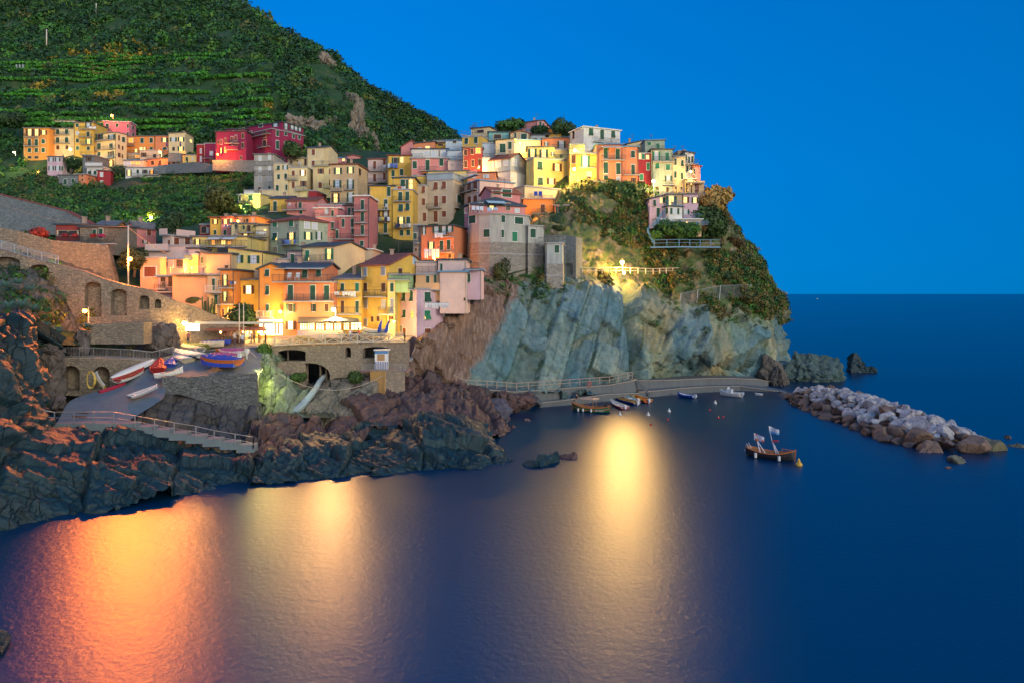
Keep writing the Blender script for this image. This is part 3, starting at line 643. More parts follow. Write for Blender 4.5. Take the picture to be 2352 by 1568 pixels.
def attach(root, faces, c, win='', bal='', aw='', wm=None):
    O = root.location.copy()
    def onface(x, y):
        u, v = D(c,x,y)
        f = next((f_ for f_ in faces if f_[2] <= u <= f_[3]), faces[0] if u < faces[0][2] else faces[-1])
        a, b = f[0], f[1]; d = (b-a).normalized(); n = Vector((d.y,-d.x)); r = Vector(((u-CU)/F, 1)); t = a.dot(n)/r.dot(n)
        return Vector((r.x*t, t, HC-(v-VH)/F*t)), n, d, t
    for kd, x, y, w, h in re.findall(r'([A-Za-z]+)(-?\d+),(-?\d+),(\d+),(\d+)', win):
        x, y, w, h = int(x), int(y), int(w), int(h)
        p, n, d, t = onface(x, y); p1, p2 = onface(x-w/2, y)[0], onface(x+w/2, y)[0]
        ww = (p2-p1).length
        if not (0.2 < ww < 8): ww = w/5.12/F*t
        hh = h/5.12/F*t
        if len(kd) > 1 and kd[1] in 'kwLMOu': ww *= .48
        add_window(root, kd, p+Vector((n.x,n.y,0))*.03, n, ww, hh)
    for x0, x1, y, fl in re.findall(r'(-?\d+),(-?\d+),(-?\d+)([a-z]*)', bal):
        pa, n, d, t = onface(int(x0), int(y)); pb = onface(int(x1), int(y))[0]; n3 = Vector((n.x,n.y,0)); pb.z = pa.z; dp = .35 if 'n' in fl else .9
        bm_ = MB(); a2, b2 = pa-O, pb-O
        bm_.hexa([a2+n3*dp-Vector((0,0,.16)), b2+n3*dp-Vector((0,0,.16)), b2-Vector((0,0,.16)), a2-Vector((0,0,.16)), a2+n3*dp, b2+n3*dp, b2, a2])
        bo = bm_.build('balcony', CONC if 'b' not in fl else BLUEM, root)
        rl = MB(); o3 = n3*(dp-.05); hgt = Vector((0,0,.95)); mt = IRON
        if 's' in fl: rl.bar(a2+o3+hgt*.5, b2+o3+hgt*.5, .12, .95); mt = wm
        else:
            if 'w' in fl: mt = WFRAME
            if 'b' in fl: mt = BLUEM
            if 'm' in fl: mt = GREYM
            L_ = (b2-a2).length; nb = max(2, int(L_/(.16 if t < 125 else .3)))
            rl.bar(a2+o3+hgt, b2+o3+hgt, .05); rl.bar(a2+o3+hgt*.12, b2+o3+hgt*.12, .04)
            for s_ in (a2, b2): rl.bar(s_+n3*.05+hgt, s_+o3+hgt, .05)
            for i in range(nb+1):
                pp_ = a2+(b2-a2)*(i/nb)+o3; w_ = .06 if i % 6 == 0 else (.022 if t < 125 else .035); rl.bar(pp_, pp_+hgt, w_)
        rl.build('railing', mt, bo)
    for x0, x1, y, hh, cl in re.findall(r'(-?\d+),(-?\d+),(-?\d+),(\d+)([a-z])', aw):
        pa, n, d, t = onface(int(x0), int(y)); pb = onface(int(x1), int(y))[0]; n3 = Vector((n.x,n.y,0)); pb.z = pa.z; dz = int(hh)/5.12/F*t
        am = MB(); a2, b2 = pa-O, pb-O; f = n3*1.5-Vector((0,0,dz)); u_ = Vector((0,0,.06))
        am.hexa([a2+f, b2+f, b2, a2, a2+f+u_, b2+f+u_, b2+u_, a2+u_])
        am.build('awning', {'w':plain('white_canvas',(.62,.62,.58)),'b':plain('blue_canvas',(.35,.52,.60)),'o':plain('orange_canvas',(.6,.22,.05)),'g':SLATE}[cl], root)

HOUSES = []
def house(c, label, xs, yt, yb, colr, roof='F', win='', bal='', side=None, off=0, depth=8, name='house', cat='house', Y0=None, dy=None, wall=None, below=1.6, aw='', worn=.35, found=True, rc=None):
    us = [D(c,x,0)[0] for x in xs]; vt = D(c,0,yt)[1]; vb = D(c,0,yb)[1]
    ref = 1 if len(xs) == 3 else 0
    if below == 1.6 and c in 'CEBG': below = 3.5 if yb < 1290 or c == 'C' else 1.6
    um = (us[0]+us[-1])/2
    Y = (Y0 if Y0 is not None else land1(um, vb))+off
    pp = lambda u, y: Vector(((u-CU)/F*y, y))
    k = [(u-CU)/F for u in us]
    if len(xs) == 2:
        Yb = Y+(dy or 0); A = pp(us[0], Y); B = pp(us[1], Yb); d = (B-A).normalized(); back = Vector((-d.y, d.x))*depth
        q = [A, B, B+back, A+back]
    else:
        B = pp(us[1], Y)
        if side is None:
            s = Y*(abs(k[1]/k[2])-1) if abs(k[2]) > 1e-3 else 5
            side = min(max(s*.6, 1.5), 9)
        if us[1]-us[0] >= us[2]-us[1] or side > 0 and k[2] < 0:     # front on the left, side on the right
            Cc = pp(us[2], Y+abs(side)); a, b = Cc-B; y0 = (B.x*a+B.y*b)/(k[0]*a+b) if abs(k[0]*a+b) > 1e-3 else Y
            y0 = min(max(y0, Y-3), Y+10); A = pp(us[0], y0)
        else:                                                       # narrow side on the left
            A = pp(us[0], Y+abs(side)); a, b = A-B; y2 = (B.x*a+B.y*b)/(k[2]*a+b) if abs(k[2]*a+b) > 1e-3 else Y
            y2 = min(max(y2, Y-3), Y+10); Cc = pp(us[2], y2)
        q = [A, B, Cc, A+Cc-B]
        # keep some depth
        if (q[2]-q[1]).length < 1.2: q[2] = q[1]+Vector((-(q[1]-q[0]).y,(q[1]-q[0]).x)).normalized()*4; q[3] = q[0]+q[2]-q[1]
    zt = HC-(vt-VH)/F*Y; zb = HC-(vb-VH)/F*Y; z0 = zb-below
    mid = (q[0]+q[1])/2; root = empty(name, (mid.x, mid.y, zb), label, cat, 'houses of the village' if name == 'house' else None)
    O = root.location.copy()
    wm = wall or stucco(COL[colr], worn)
    V3 = lambda p, z: (p.x-O.x, p.y-O.y, z-O.z)
    m = re.match(r'([A-Z]+)(\d*)([a-z]?)', roof); rt, rh, rm = m.group(1), m.group(2), m.group(3)
    rise = (float(rh) if rh else 0)/5.12/F*Y
    RM = {'t':TILE,'s':SLATE,'g':GSLATE,'w':WFRAME,'':SLATE,'c':CONC,'r':TILE,'b':BLUEM}[rm]
    wb = MB(); top = [zt]*4
    if rt == 'SR': top = [zt, zt+rise, zt+rise, zt]
    if rt == 'SL': top = [zt+rise, zt, zt, zt+rise]
    if rt == 'S': top = [zt, zt, zt+rise, zt+rise]
    wb.hexa([V3(q[i], z0) for i in range(4)]+[V3(q[i], top[i]) for i in range(4)])
    rb = MB(); ov = .35; ctr = (q[0]+q[1]+q[2]+q[3])/4
    def out(p, o=ov):
        a = (q[1]-q[0]).normalized(); b = (q[2]-q[1]).normalized(); r = p-ctr
        s1 = 1 if r.dot(a) > 0 else -1; s2 = 1 if r.dot(b) > 0 else -1
        return p+a*s1*o+b*s2*o
    e = [out(p) for p in q]; th = .22
    def slabq(pts, k=0):   # thick roof plane from 4 (x,y,z) points
        rb.hexa([(p[0]-O.x,p[1]-O.y,p[2]-O.z+.02) for p in pts]+[(p[0]-O.x,p[1]-O.y,p[2]-O.z+.02+th) for p in pts], k)
    T = lambda p, z: (p.x, p.y, z)
    if rt in ('F','S','SR','SL'):
        slabq([T(e[i], top[i]) for i in range(4)])
    elif rt == 'P':
        for i in range(4):
            a, b = q[i], q[(i+1)%4]; rb.bar((a.x-O.x,a.y-O.y,zt-O.z+.12),(b.x-O.x,b.y-O.y,zt-O.z+.12),.3,.26)
        RM = CONC if not rm else RM
    elif rt in ('X','Y','H'):
        if rt == 'Y': ia = [(0,3),(1,2)]; r0 = (q[0]+q[1])/2; r1 = (q[3]+q[2])/2; gab = [(0,1,r0),(3,2,r1)]; E2 = [(e[0],e[3]),(e[1],e[2])]; R0, R1 = (e[0]+e[1])/2, (e[3]+e[2])/2
        else: r0 = (q[0]+q[3])/2; r1 = (q[1]+q[2])/2; gab = [(0,3,r0),(1,2,r1)]; E2 = [(e[0],e[1]),(e[3],e[2])]; R0, R1 = (e[0]+e[3])/2, (e[1]+e[2])/2
        if rt == 'H':
            d = r1-r0; ln = d.length; ins = min(ln*.33, (q[3]-q[0]).length*.5); dn = d.normalized(); R0 = r0+dn*ins; R1 = r1-dn*ins
            zz = zt+rise
            slabq([T(e[0],zt),T(e[1],zt),T(R1,zz),T(R0,zz)]); slabq([T(e[2],zt),T(e[3],zt),T(R0,zz),T(R1,zz)])
            slabq([T(e[1],zt),T(e[2],zt),T(R1+dn*.01,zz),T(R1,zz)]); slabq([T(e[3],zt),T(e[0],zt),T(R0,zz),T(R0-dn*.01,zz)])
        else:
            for a, b, r in gab:
                i = len(wb.v); nv_ = [V3(q[a],zt),V3(q[b],zt),V3(r,zt+rise)]
                th2 = (ctr-r).normalized()*.2; nv_ += [V3(q[a]+th2,zt),V3(q[b]+th2,zt),V3(r+th2,zt+rise)]
                wb.add(nv_, [(0,1,2),(5,4,3),(0,2,5,3),(1,4,5,2)])
            dz = rise*(1+ov/max((q[3]-q[0]).length*.5,1))-rise if rt == 'X' else rise*ov/max((q[1]-q[0]).length*.5,1)
            slabq([T(E2[0][0],zt-dz),T(E2[0][1],zt-dz),T(R1,zt+rise),T(R0,zt+rise)])
            slabq([T(E2[1][0],zt-dz),T(E2[1][1],zt-dz),T(R1,zt+rise),T(R0,zt+rise)])
    wb.build('wall', wm, root)
    ro = rb.build('roof', RM, root)
    rnd = random.Random(label)
    if rt != 'P' and rnd.random() < .6:
        ch = MB(); t = rnd.uniform(.25,.75); cp = q[0]*(1-t)+q[1]*t; cp = cp*.55+(q[3]*(1-t)+q[2]*t)*.45; cz = max(top)+(rise*.8 if rt in 'XYH' else 0)
        ch.box((cp.x-O.x, cp.y-O.y, cz-O.z+.45), (.5,.5,1.2)); ch.box((cp.x-O.x, cp.y-O.y, cz-O.z+1.12), (.7,.7,.12)); ch.build('chimney', stucco((.42,.30,.22)), ro)
    if zt-zb > 4 and rt != 'P' or rnd.random() < .3:
        dp = MB(); t = .03 if rnd.random() < .5 else .97; pq = q[0]*(1-t)+q[1]*t; dn = (q[1]-q[0]).normalized(); nn_ = Vector((dn.y,-dn.x))*.09
        dp.tube([(pq.x+nn_.x-O.x,pq.y+nn_.y-O.y,z0-O.z),(pq.x+nn_.x-O.x,pq.y+nn_.y-O.y,zt-O.z-.05)],.06,6); dp.build('drainpipe', IRON if rnd.random() < .6 else CREAMT, root)
    if rnd.random() < .4 and yt < 1100:
        an = MB(); cp = ctr+Vector((rnd.uniform(-1,1),0)); zz_ = max(top)+(rise if rt in 'XYH' else 0); a0 = Vector((cp.x-O.x,cp.y-O.y,zz_-O.z-.3)); an.bar(a0, a0+Vector((0,0,2.6)), .05)
        for k_ in range(4): an.bar(a0+Vector((-.5+.08*k_,0,2.5-.2*k_)), a0+Vector((.5-.08*k_,0,2.5-.2*k_)), .035)
        an.build('aerial', IRON, root)
    faces = [(q[0], q[1], us[0], us[1])]+([(q[1], q[2], us[1], us[2])] if len(xs) == 3 else [])
    attach(root, faces, c, win, bal, aw, wm)
    HOUSES.append((root, q, zt, zb, label)); return root
hs = house
# ---- left village (crop A)
hs('A','brownish orange attic block behind the ochre and cream apartment houses',[447,700],212,330,'ochre','Fg','k512,238,60,12 k595,238,30,12',off=14)
hs('A','pale glazed roof terrace room on top of the cream apartment house',[700,915],205,330,'bwhite','Fb','w725,220,30,25 w768,220,40,25 w825,220,30,22',off=16)
hs('A','ochre top storey set back above the three lit ochre windows',[330,640],245,400,'ochre','Fg','g388,297,40,48 gw475,297,76,46 gw565,297,76,46',off=8)
hs('A','cream top storey with two tall dark shutters',[640,875],245,400,'cream','Fg','g730,290,34,70 g843,295,34,74',off=7)
hs('A','ochre apartment house at the left end with three lit windows',[278,572],335,695,'ochre','Fg','dL350,385,84,80 dL432,385,84,80 dL515,385,76,50 g348,502,38,78 g430,502,38,78 g510,490,38,50 g348,593,38,50 g430,593,38,50 g510,593,38,50 k348,678,50,30 k430,678,50,30','295,465,442 293,468,546')
hs('A','tall cream apartment house with two long balconies beside the ochre one',[572,870],340,650,'cream','Fg','g680,380,38,66 g785,380,38,66 g680,478,38,70 g785,478,38,70 d682,562,34,46 d788,560,28,44','630,826,412 630,826,512')
hs('A','mustard yellow narrow apartment house with small green windows',[870,1100],272,660,'yellow','Fg','g910,300,34,42 w912,393,34,42 g912,480,34,44 t912,568,34,42 gw1040,300,74,58 g1038,405,34,60 tL1043,492,76,60 g1040,572,34,40','940,1142,350 940,1102,440 960,1100,525')
hs('A','small mustard block with one green window left of the pink house',[1080,1218],250,430,'yellow','Fc','w1178,292,32,42',off=6)
hs('A','rose pink top storey with two green doors under a small awning',[1275,1540,1600],192,300,'rose','P','g1350,237,38,50 g1452,237,38,50','1320,1520,262',off=9,side=5)
hs('A','rose pink house with a dark green balcony door in the upper left cluster',[1218,1535,1600],265,560,'rose','Fw','g1262,312,36,62 g1378,300,30,44 g1504,308,20,46 g1560,328,18,46 g1504,402,20,44 g1562,412,20,40','1218,1312,345',side=5,off=2)
hs('A','ruined whitish hut with an open black window above the pink house',[1585,1690,1735],195,300,'white','P','k1622,230,44,50 ',off=18,side=3)
hs('A','cream four storey house with stacked white balconies in the left cluster',[1102,1370,1490],385,800,'cream','Fg','gk1168,440,88,62 gu1312,445,84,72 g1167,553,40,78 g1308,553,40,78 g1165,640,34,46 gk1305,645,72,76 dL1306,752,64,80 d1398,448,18,60 g1450,470,34,60 d1397,552,18,50 d1440,567,18,46 dk1400,650,30,50 d1438,665,16,46','1102,1360,494 1110,1360,598 1235,1360,692b 1240,1360,796')
hs('A','orange lit house with a glazed balcony room between cream and salmon houses',[1480,1830],432,640,'orange','Fg','O1540,480,60,60 g1672,480,38,58 g1780,478,38,58 g1780,572,34,30 L1600,600,26,40 L1660,578,34,36 gL1700,578,40,40','1485,1590,540 1485,1645,632')
hs('A','narrow salmon house with one lit window in the left cluster',[1830,1985],428,630,'salmon','Fg','gL1935,473,76,52 gh1942,574,50,34')
hs('A','pale cream house with a parasol terrace at the right of the left cluster',[1983,2185,2275],405,612,'cream','SR20g','gw2040,468,80,48 gL2130,466,78,50 k2042,578,30,44 gL2128,578,76,56 l2244,485,26,36',side=7)
hs('A','low beige terrace house with one brown window beneath the salmon house',[1645,1870],600,705,'beige','P','dk1690,648,66,50 k1820,660,40,40','1740,1860,690',off=0)
hs('A','salmon beige low house above the lit terrace lamp',[1690,1970,2115],688,800,'salmon','Fg','d1705,742,16,50 d1797,742,32,52 dh1885,740,34,54 k1985,748,34,60 k2040,756,34,60',side=5)
hs('A','veranda house with orange lit glass below the glazed balcony',[1455,1690],715,800,'beige','Fb','w1500,752,76,40 O1560,742,44,30 O1620,745,60,34 ','',off=0)
hs('A','small dim veranda with glowing panes behind the beige terrace house',[1500,1650],640,720,'sand','P','O1605,668,30,36 O1632,668,20,36','1500,1645,700',off=4)
hs('A','low whitish house with a lit terrace at the lower edge of the left cluster',[1475,1890],800,905,'white','Fc','gL1518,860,62,70 g1622,843,28,40 gk1706,845,60,44 dO1785,850,56,50','1560,1660,905 1690,1880,885',off=-1)
hs('A','small cream house with blue towel terrace near the magenta house',[2120,2320],655,770,'pyellow','P','g2200,715,26,76 w2265,695,20,40','2120,2200,640s 2140,2210,760s',off=0)
hs('A','lower cream cottage with one green door below the towel terrace',[2085,2255],765,855,'pyellow','Fc','g2143,812,24,52','',off=-1)
hs('A','lilac pink two storey house with pale open windows low in the left cluster',[557,735,870],672,940,'lav','Fg','gw603,703,64,46 gw680,703,64,46 gk757,710,36,50 gw603,806,64,54 gw680,806,64,54 g735,810,26,56 g800,800,30,120','',side=6)
hs('A','narrow rough stone house beside the white balustrade terrace',[968,1105],655,890,'grey','Fc','dk1045,697,60,50','968,1100,655',wall=STG)
hs('A','grey rubble stone cottage at the foot of the left cluster',[690,922],890,1030,'grey','Fg','g770,967,34,68 g860,955,34,46','',wall=STG,off=-1)
hs('A','low salmon cottage joined to the grey stone cottage',[920,1017],880,1000,'salmon','Fc','k970,895,20,22 k970,942,20,22','',off=-1)
hs('A','white house with a balustraded terrace in front of the cream flats',[1022,1222],800,920,'white','Fw','g1065,860,22,42 g1120,858,34,44 gk1045,860,20,40','1022,1222,782sw 1020,1142,915',off=-1)
hs('A','deep red cottage with two pale square windows under the left cluster',[1145,1300,1335],840,985,'red','Fg','w1195,880,34,50 w1195,965,34,30','',side=4,off=-1)
hs('A','cream low block with one green window right of the red cottage',[1335,1482],800,890,'cream','Fc','g1380,848,30,44','',off=1)
# ---- magenta building and the tall terrace row (crop B)
hs('B','small crimson wing with white windows at the left end of the magenta palace',[255,350],530,750,'red','P','w305,603,22,56 w305,696,22,60','',off=-2)
hs('B','magenta lower wing beside the lit archway',[345,482],516,770,'magenta','P','w428,632,34,50 b425,735,24,66','340,465,690 340,465,770',off=-1)
hs('B','long magenta wing with cream window surrounds and an outside stair',[480,838],376,712,'magenta','F','d510,500,18,42 b545,497,22,56 b592,483,22,60 b670,467,26,66 b717,452,26,66 d797,425,26,60 dL543,600,30,66 O592,590,22,64 b670,560,22,50 k720,555,28,46 d797,536,26,62 k777,682,22,40','615,760,515 610,750,590s',Y0=200,dy=None,name='house',rc=1)
hs('B','big magenta apartment palace with cream trim',[835,1140,1510],345,712,'magenta','Fc','d887,415,34,82 d1055,400,34,84 k887,522,38,66 k1055,518,38,86 k887,682,36,56 g1204,397,32,66 g1204,530,34,98 g1300,402,30,40 g1393,430,28,46 g1460,443,28,48 g1300,540,30,90','840,1125,460 995,1125,572',Y0=200,side=9)
hs('B','magenta attic storey with a glazed blue balcony',[838,1262,1510],268,352,'magenta','SR4s','g1010,305,42,38 gw1185,294,80,44 gw1302,312,56,66 gw1375,325,54,46 gw1420,335,54,50 gw1465,345,40,52','1278,1508,358',Y0=203,side=8)
hs('B','magenta low attic with four small windows and chimneys',[600,838],350,420,'magenta','F','k645,385,20,20 k730,358,24,22 k765,350,22,24 k805,340,22,26','',Y0=206)
hs('B','tall beige house with faded painted panels and grey bands',[930,1165],645,1090,'grey','Fg','w1000,690,30,56 w1113,675,30,56 w1000,820,30,56 w1113,805,30,56 k995,1058,30,60 g1112,1040,30,48 n1000,930,34,70 n1113,915,34,70','940,1160,880n 940,1160,768n',off=0,worn=.8)
hs('B','narrow cream house with small green shutters right of the painted house',[1165,1328],752,1140,'cream','P','gh1218,800,32,52 gw1298,795,66,52 g1220,907,30,56 g1303,898,30,58 g1205,1038,32,66 g1312,1030,22,64','',off=-1)
hs('B','pale blue penthouse with a flowered balcony above the narrow cream house',[1178,1450],640,760,'bwhite','Fs','g1295,692,44,58 k1355,655,20,40 g1250,700,20,50','1178,1322,745',off=4)
hs('B','cream house with brown shutters and two curved balconies',[1325,1556],800,1130,'cream','P','b1393,865,32,62 bM1503,860,72,66 b1393,1002,32,76 bk1512,988,74,68','1312,1447,940 1430,1556,1068',off=-2)
hs('B','cream upper storey with a terrace of deck chairs',[1325,1552],690,815,'cream','Fc','w1467,750,24,44 k1535,735,26,80 k1440,720,16,16','1320,1548,800',off=2)
hs('B','tallest cream tower house with slate roof and pale blue gable',[1550,1745,1915],562,1060,'cream','X55s','b1630,617,34,70 b1627,752,34,70 b1598,877,24,68 bh1620,995,30,62','',off=0)
hs('B','pink roof extension with an air conditioner behind the cream tower',[1745,2012],688,800,'pink','Fb','l1805,727,34,46 l1982,706,30,26 n1858,707,30,22','',off=6)
hs('B','pink gabled attic with a chimney right of the cream tower',[2012,2180],672,800,'pink','Y18t','','',off=10)
hs('B','cream house with one red brown window and a tall door recess',[1620,1828],785,1120,'cream','P','bk1715,840,74,62 b1708,1005,40,70 b1820,845,14,70 b1821,975,14,70','1648,1825,775 1755,1820,1042',off=-1)
hs('B','broad cream house with terracotta hip roof and four lit balcony windows',[1825,2145,2265],762,1220,'sand','H48t','gL1917,838,96,76 gL2065,828,84,76 gu1910,990,96,86 gw2065,1000,84,122 dL1890,1160,96,116 gw2065,1150,84,112 k2170,850,28,80','1843,1965,1072 1995,2112,1058 1840,2110,1215',off=-3,side=8)
hs('B','bright yellow lit house by the strong street lamp below the terraces',[743,1000,1155],1112,1365,'pyellow','Fc','g764,1160,22,56 g892,1155,50,62 d1027,1297,26,72 g1102,1283,26,60 g940,1330,34,44 k905,1250,16,14 k1063,1250,12,14','',Y0=158,side=5)
hs('B','white parapet roof box above the bright yellow lit house',[810,920],1072,1112,'white','P','','',Y0=161)
hs('B','cream parapet terrace behind the bright yellow lit house',[995,1178],1062,1140,'cream','P','','',Y0=165)
hs('B','amber house with long slate roof and one tall green door',[1118,1322],1165,1400,'yellow','X62s','g1178,1255,40,118 k1178,1358,30,20','1112,1222,1316',Y0=150,depth=10)
hs('B','dusky pink gabled house with terrace behind a leaning ladder',[1315,1665,1800],1188,1390,'pink','X58t','w1348,1228,18,36 g1475,1240,34,70 b1428,1240,20,66 g1483,1325,36,36','1275,1550,1298',Y0=146,side=6)
hs('B','dark red shed roofed box above the dusky pink gable',[1570,1668],1075,1190,'red','P','','',Y0=155)
hs('B','pale pink flat roofed house with a glass terrace room',[1645,1930,1995],1280,1560,'pink','Fw','w1785,1310,40,70 g1853,1336,28,72 g1745,1450,30,40 d1853,1480,24,60','1640,1815,1396',Y0=137,side=4,worn=.2)
hs('B','small pink parapet block on top of the pale pink house',[1680,1990],1240,1290,'pink','P','','',Y0=142,worn=.2)
# ---- middle rows (crop G, H)
hs('G','ochre front house with one lit window at the left of the third row',[408,545],66,280,'yellow','Ft','dL475,110,66,54 g475,236,28,54','',Y0=124)
hs('G','salmon house with two lit windows and hanging laundry',[545,662],64,280,'pink','Ft','dL595,112,76,56 gL663,105,50,54 g590,238,34,58','',Y0=123.6)
hs('G','orange house with a bright wall lamp in the third row',[660,965],48,150,'orange','Fg','dL715,105,66,54 k853,95,28,40 k820,100,14,24','',Y0=127)
hs('G','cream narrow house with weathered corner below the wall lamp',[658,742],134,340,'cream','S20g','g718,170,20,52 g710,290,40,60','',Y0=121)
hs('G','light yellow house with brown lit window and mossy roof',[740,952],140,462,'pyellow','S30g','g810,176,24,46 d870,186,36,72 bL830,292,88,80','735,940,236',Y0=120.5)
hs('G','tall cream house with a curved dark balcony full of white laundry',[950,1112],165,545,'cream','SR10s','bL1007,344,44,46 gk1008,447,72,42 k1000,150,34,22 L1060,210,30,26','945,1108,286',Y0=120)
hs('G','grey green house with a big red hip roof and laundry balcony',[1110,1460,1795],92,562,'ggreen','H75t','t1178,137,50,72 t1370,132,50,72 gq1178,286,50,88 gL1372,282,100,88 gL1563,278,100,90 gw1690,276,76,90 n1178,450,50,92 w1550,150,60,80 w1640,160,60,80 n1290,520,60,60','1258,1455,384 1440,1795,212n',Y0=115,side=5,worn=.5)
hs('G','bubblegum pink house with tall green windows behind the red roof',[1668,1930],60,340,'pink','P','d1745,140,30,60 g1853,165,28,100','1840,1925,190',Y0=128,worn=.2)
hs('G','dusky red house with green shutters left of the tower house',[1925,2120],55,400,'dpink','Fw','g1980,125,30,98 g2085,125,34,100 g2090,225,34,60 g1908,258,30,100','1840,2120,314',Y0=127)
hs('B','dusky red upper block with two green shutters and a small parapet',[1990,2120],1250,1400,'dpink','Fs','g2050,1315,32,94 g2095,1315,28,94','1935,2010,1365s',Y0=131)
hs('C','dusky pink tower house with four narrow balconies',[48,225],1050,1760,'dpink','Fw','g147,1145,38,112 g147,1290,38,110 g147,1440,38,108 g140,1600,40,60','55,205,1216 55,205,1358 55,205,1508',Y0=126)
hs('G','large cream house with slate roof and plain beige gable wall',[1485,1872,2235],402,790,'cream','X70s','tq1560,510,44,126 tL1815,492,96,132 t1785,685,44,130','1445,1865,578c 1780,1860,750',Y0=110,side=9,worn=.15)
hs('G','small mauve annex with a green door left of the large cream house',[1322,1487],460,610,'purple','S45s','g1383,545,42,112','',Y0=112)
hs('G','low pink garden wall room between the annex and the green grey house',[1155,1322],555,640,'pwhite','P','','',Y0=111)
hs('G','pale yellow house with sloping roof and blue framed windows',[625,1045],478,800,'pyellow','SL62s','gu736,548,142,92 gu926,554,140,92 g830,740,66,104','',Y0=106,worn=.15)
hs('G','black slate clad wall at the left of the sloping roofed house',[495,627],412,560,'dark','P','','',Y0=110.5)
hs('G','yellow lit house behind the dark leafed tree',[730,982],800,1300,'yellow','S32g','dM867,910,128,98 dk865,1132,128,96','',Y0=101,worn=.15)
hs('G','salmon gabled house corner by the yellow lamp',[983,1282],668,1480,'orange','Y62s','gh1085,712,48,80 gh1088,916,40,106 g1090,1125,34,86','985,1175,1236w',Y0=96.5,depth=9,worn=.2)
hs('G','salmon pink three storey house with long balconies above the restaurant',[1280,1865],826,1480,'salmon','P','gh1360,943,60,172 g1622,943,60,170 gh1785,943,58,166 gk1360,1122,112,94 gk1632,1120,62,92 d1785,1120,44,86 dM1360,1326,116,98','1168,1870,812 1285,1885,1040',Y0=96,depth=9,worn=.2)
hs('G','salmon top storey with green awning shutters under the slate roof',[1188,1768],652,830,'salmon','X55s','gh1267,706,62,72 gh1528,722,60,90 gh1690,714,56,76 ','',Y0=97.5,depth=7,aw='1210,1770,655,14w',worn=.2)
hs('G','low yellow house with washing line balcony right of the salmon house',[1868,2192],795,1300,'yellow','S80g','gh1970,880,40,90 t2143,880,40,98 d1972,1110,36,140 g2143,1110,38,138','1860,2150,990 1890,2196,1192',Y0=98,depth=8)
hs('H','tall yellow house with terracotta roof and pale green gable',[425,750,1225],622,1345,'yellow','X150t','n475,697,40,98 n687,690,46,100 d477,880,42,100 d690,882,44,102 n478,1078,42,96 n690,1078,46,96 n480,1290,36,84 d560,1255,30,60 d630,1250,32,60 d880,706,44,92 u1050,565,38,86','385,728,986',Y0=97.5,side=9)
hs('H','narrow cream annex with tall shutters beside the tall yellow house',[737,822],800,1345,'pyellow','P','g788,882,38,100 n790,1095,38,152 d760,1260,18,90 d790,1240,40,40','640,815,1192',Y0=97)
hs('H','pale green terrace room with wooden slats under the green gable',[750,1000],740,812,'green','P','','750,1000,790',Y0=97.4)
hs('H','peach and lilac corner house with awning shutters at the cliff foot',[820,1078,1478],908,1545,'lav','P','g850,993,24,104 gh933,990,32,106 gh1023,990,32,106 g850,1190,24,90 gh937,1190,30,92 O1030,1200,30,80 d852,1380,18,116 b938,1430,30,142 n898,1365,36,76 gh1202,993,70,112 gM1420,990,132,106 tq1200,1205,68,104 g1433,1196,64,116 b1203,1420,68,112','825,1062,906',Y0=97.5,side=5,worn=.6)
hs('H','lilac beige upper block with plain wall above the cliff foot house',[1352,1668],706,1060,'pwhite','Fb','k1642,1020,18,34','',Y0=99.5,worn=.1)
hs('H','recessed terrace storey with hanging curtains between two lilac blocks',[1068,1358],735,915,'peach','P','g1210,790,36,88 g1298,785,28,96','1070,1355,905s',Y0=100.2,worn=.1)
hs('H','small pink roof house with a green door on the blue edged terrace',[1330,1665],562,706,'pwhite','Fs','g1370,650,26,96','',Y0=102.5,worn=.1)
hs('H','lilac wing with one half open green window beside the cliff',[1658,1842],682,900,'lav','Fb','gq1686,770,48,98','1650,1815,672',Y0=101.5,worn=.1)
hs('H','low pink wall room in front of the laundry house',[1068,1322],592,740,'pwhite','P','','1075,1330,712',Y0=103,worn=.1)
hs('H','coral and ochre house with recessed balconies and big white laundry',[1120,1515,1668],160,590,'salmon','Fs','gw1167,216,48,92 gw1312,200,90,82 gw1400,205,80,110 gw1470,190,80,80 gL1250,390,84,82 g1372,390,40,110 g1455,382,40,110 k1470,515,40,50 k1630,515,40,30','1290,1512,292 1345,1512,470',Y0=122,side=7)
hs('H','narrow grey stone house squeezed beside the coral laundry house',[1035,1122],152,500,'grey','P','g1060,280,42,72 k1070,440,24,50','1080,1120,360',wall=STG,Y0=124)
hs('H','pale dusky basement strip behind the terracotta roof',[470,560],440,560,'beige','Fw','','',Y0=121)
# ---- central block (crop C)
hs('C','pinkish house with two balconies and a terracotta roof at the block end',[212,442],615,900,'pwhite','S95t','b290,680,32,92 b405,645,34,62 b290,830,32,92 b405,812,30,86','215,440,752 215,440,886',Y0=176,depth=9)
hs('C','yellow house with blue laundry on its balcony',[442,718],572,870,'yellow','S55t','gk535,625,84,66 l610,618,34,68 g507,778,36,72 g607,765,38,76','445,570,712',Y0=171)
hs('C','rose house with three dark green shutters and an orange awning',[718,1150],606,830,'pink','Fc','g763,678,46,86 g913,682,46,126 g1075,647,46,88 g765,803,44,18 g880,800,34,30','822,1030,750',Y0=167,aw='850,1025,770,16o')
hs('C','white terrace house with outside stairs on the rose house',[722,1150],495,608,'white','Fs','w902,540,44,44 w980,545,50,70 w1110,540,70,60 k1050,545,10,70','730,860,600',Y0=171)
hs('C','white flat with a round water tank and glass door',[1145,1332],510,640,'bwhite','Fb','w1285,570,62,80','1145,1330,630',Y0=169)
hs('C','pinkish white wall with two faded painted windows',[1145,1332],632,765,'pwhite','P','n1200,672,34,14 n1274,665,34,14','',Y0=166,worn=.1)
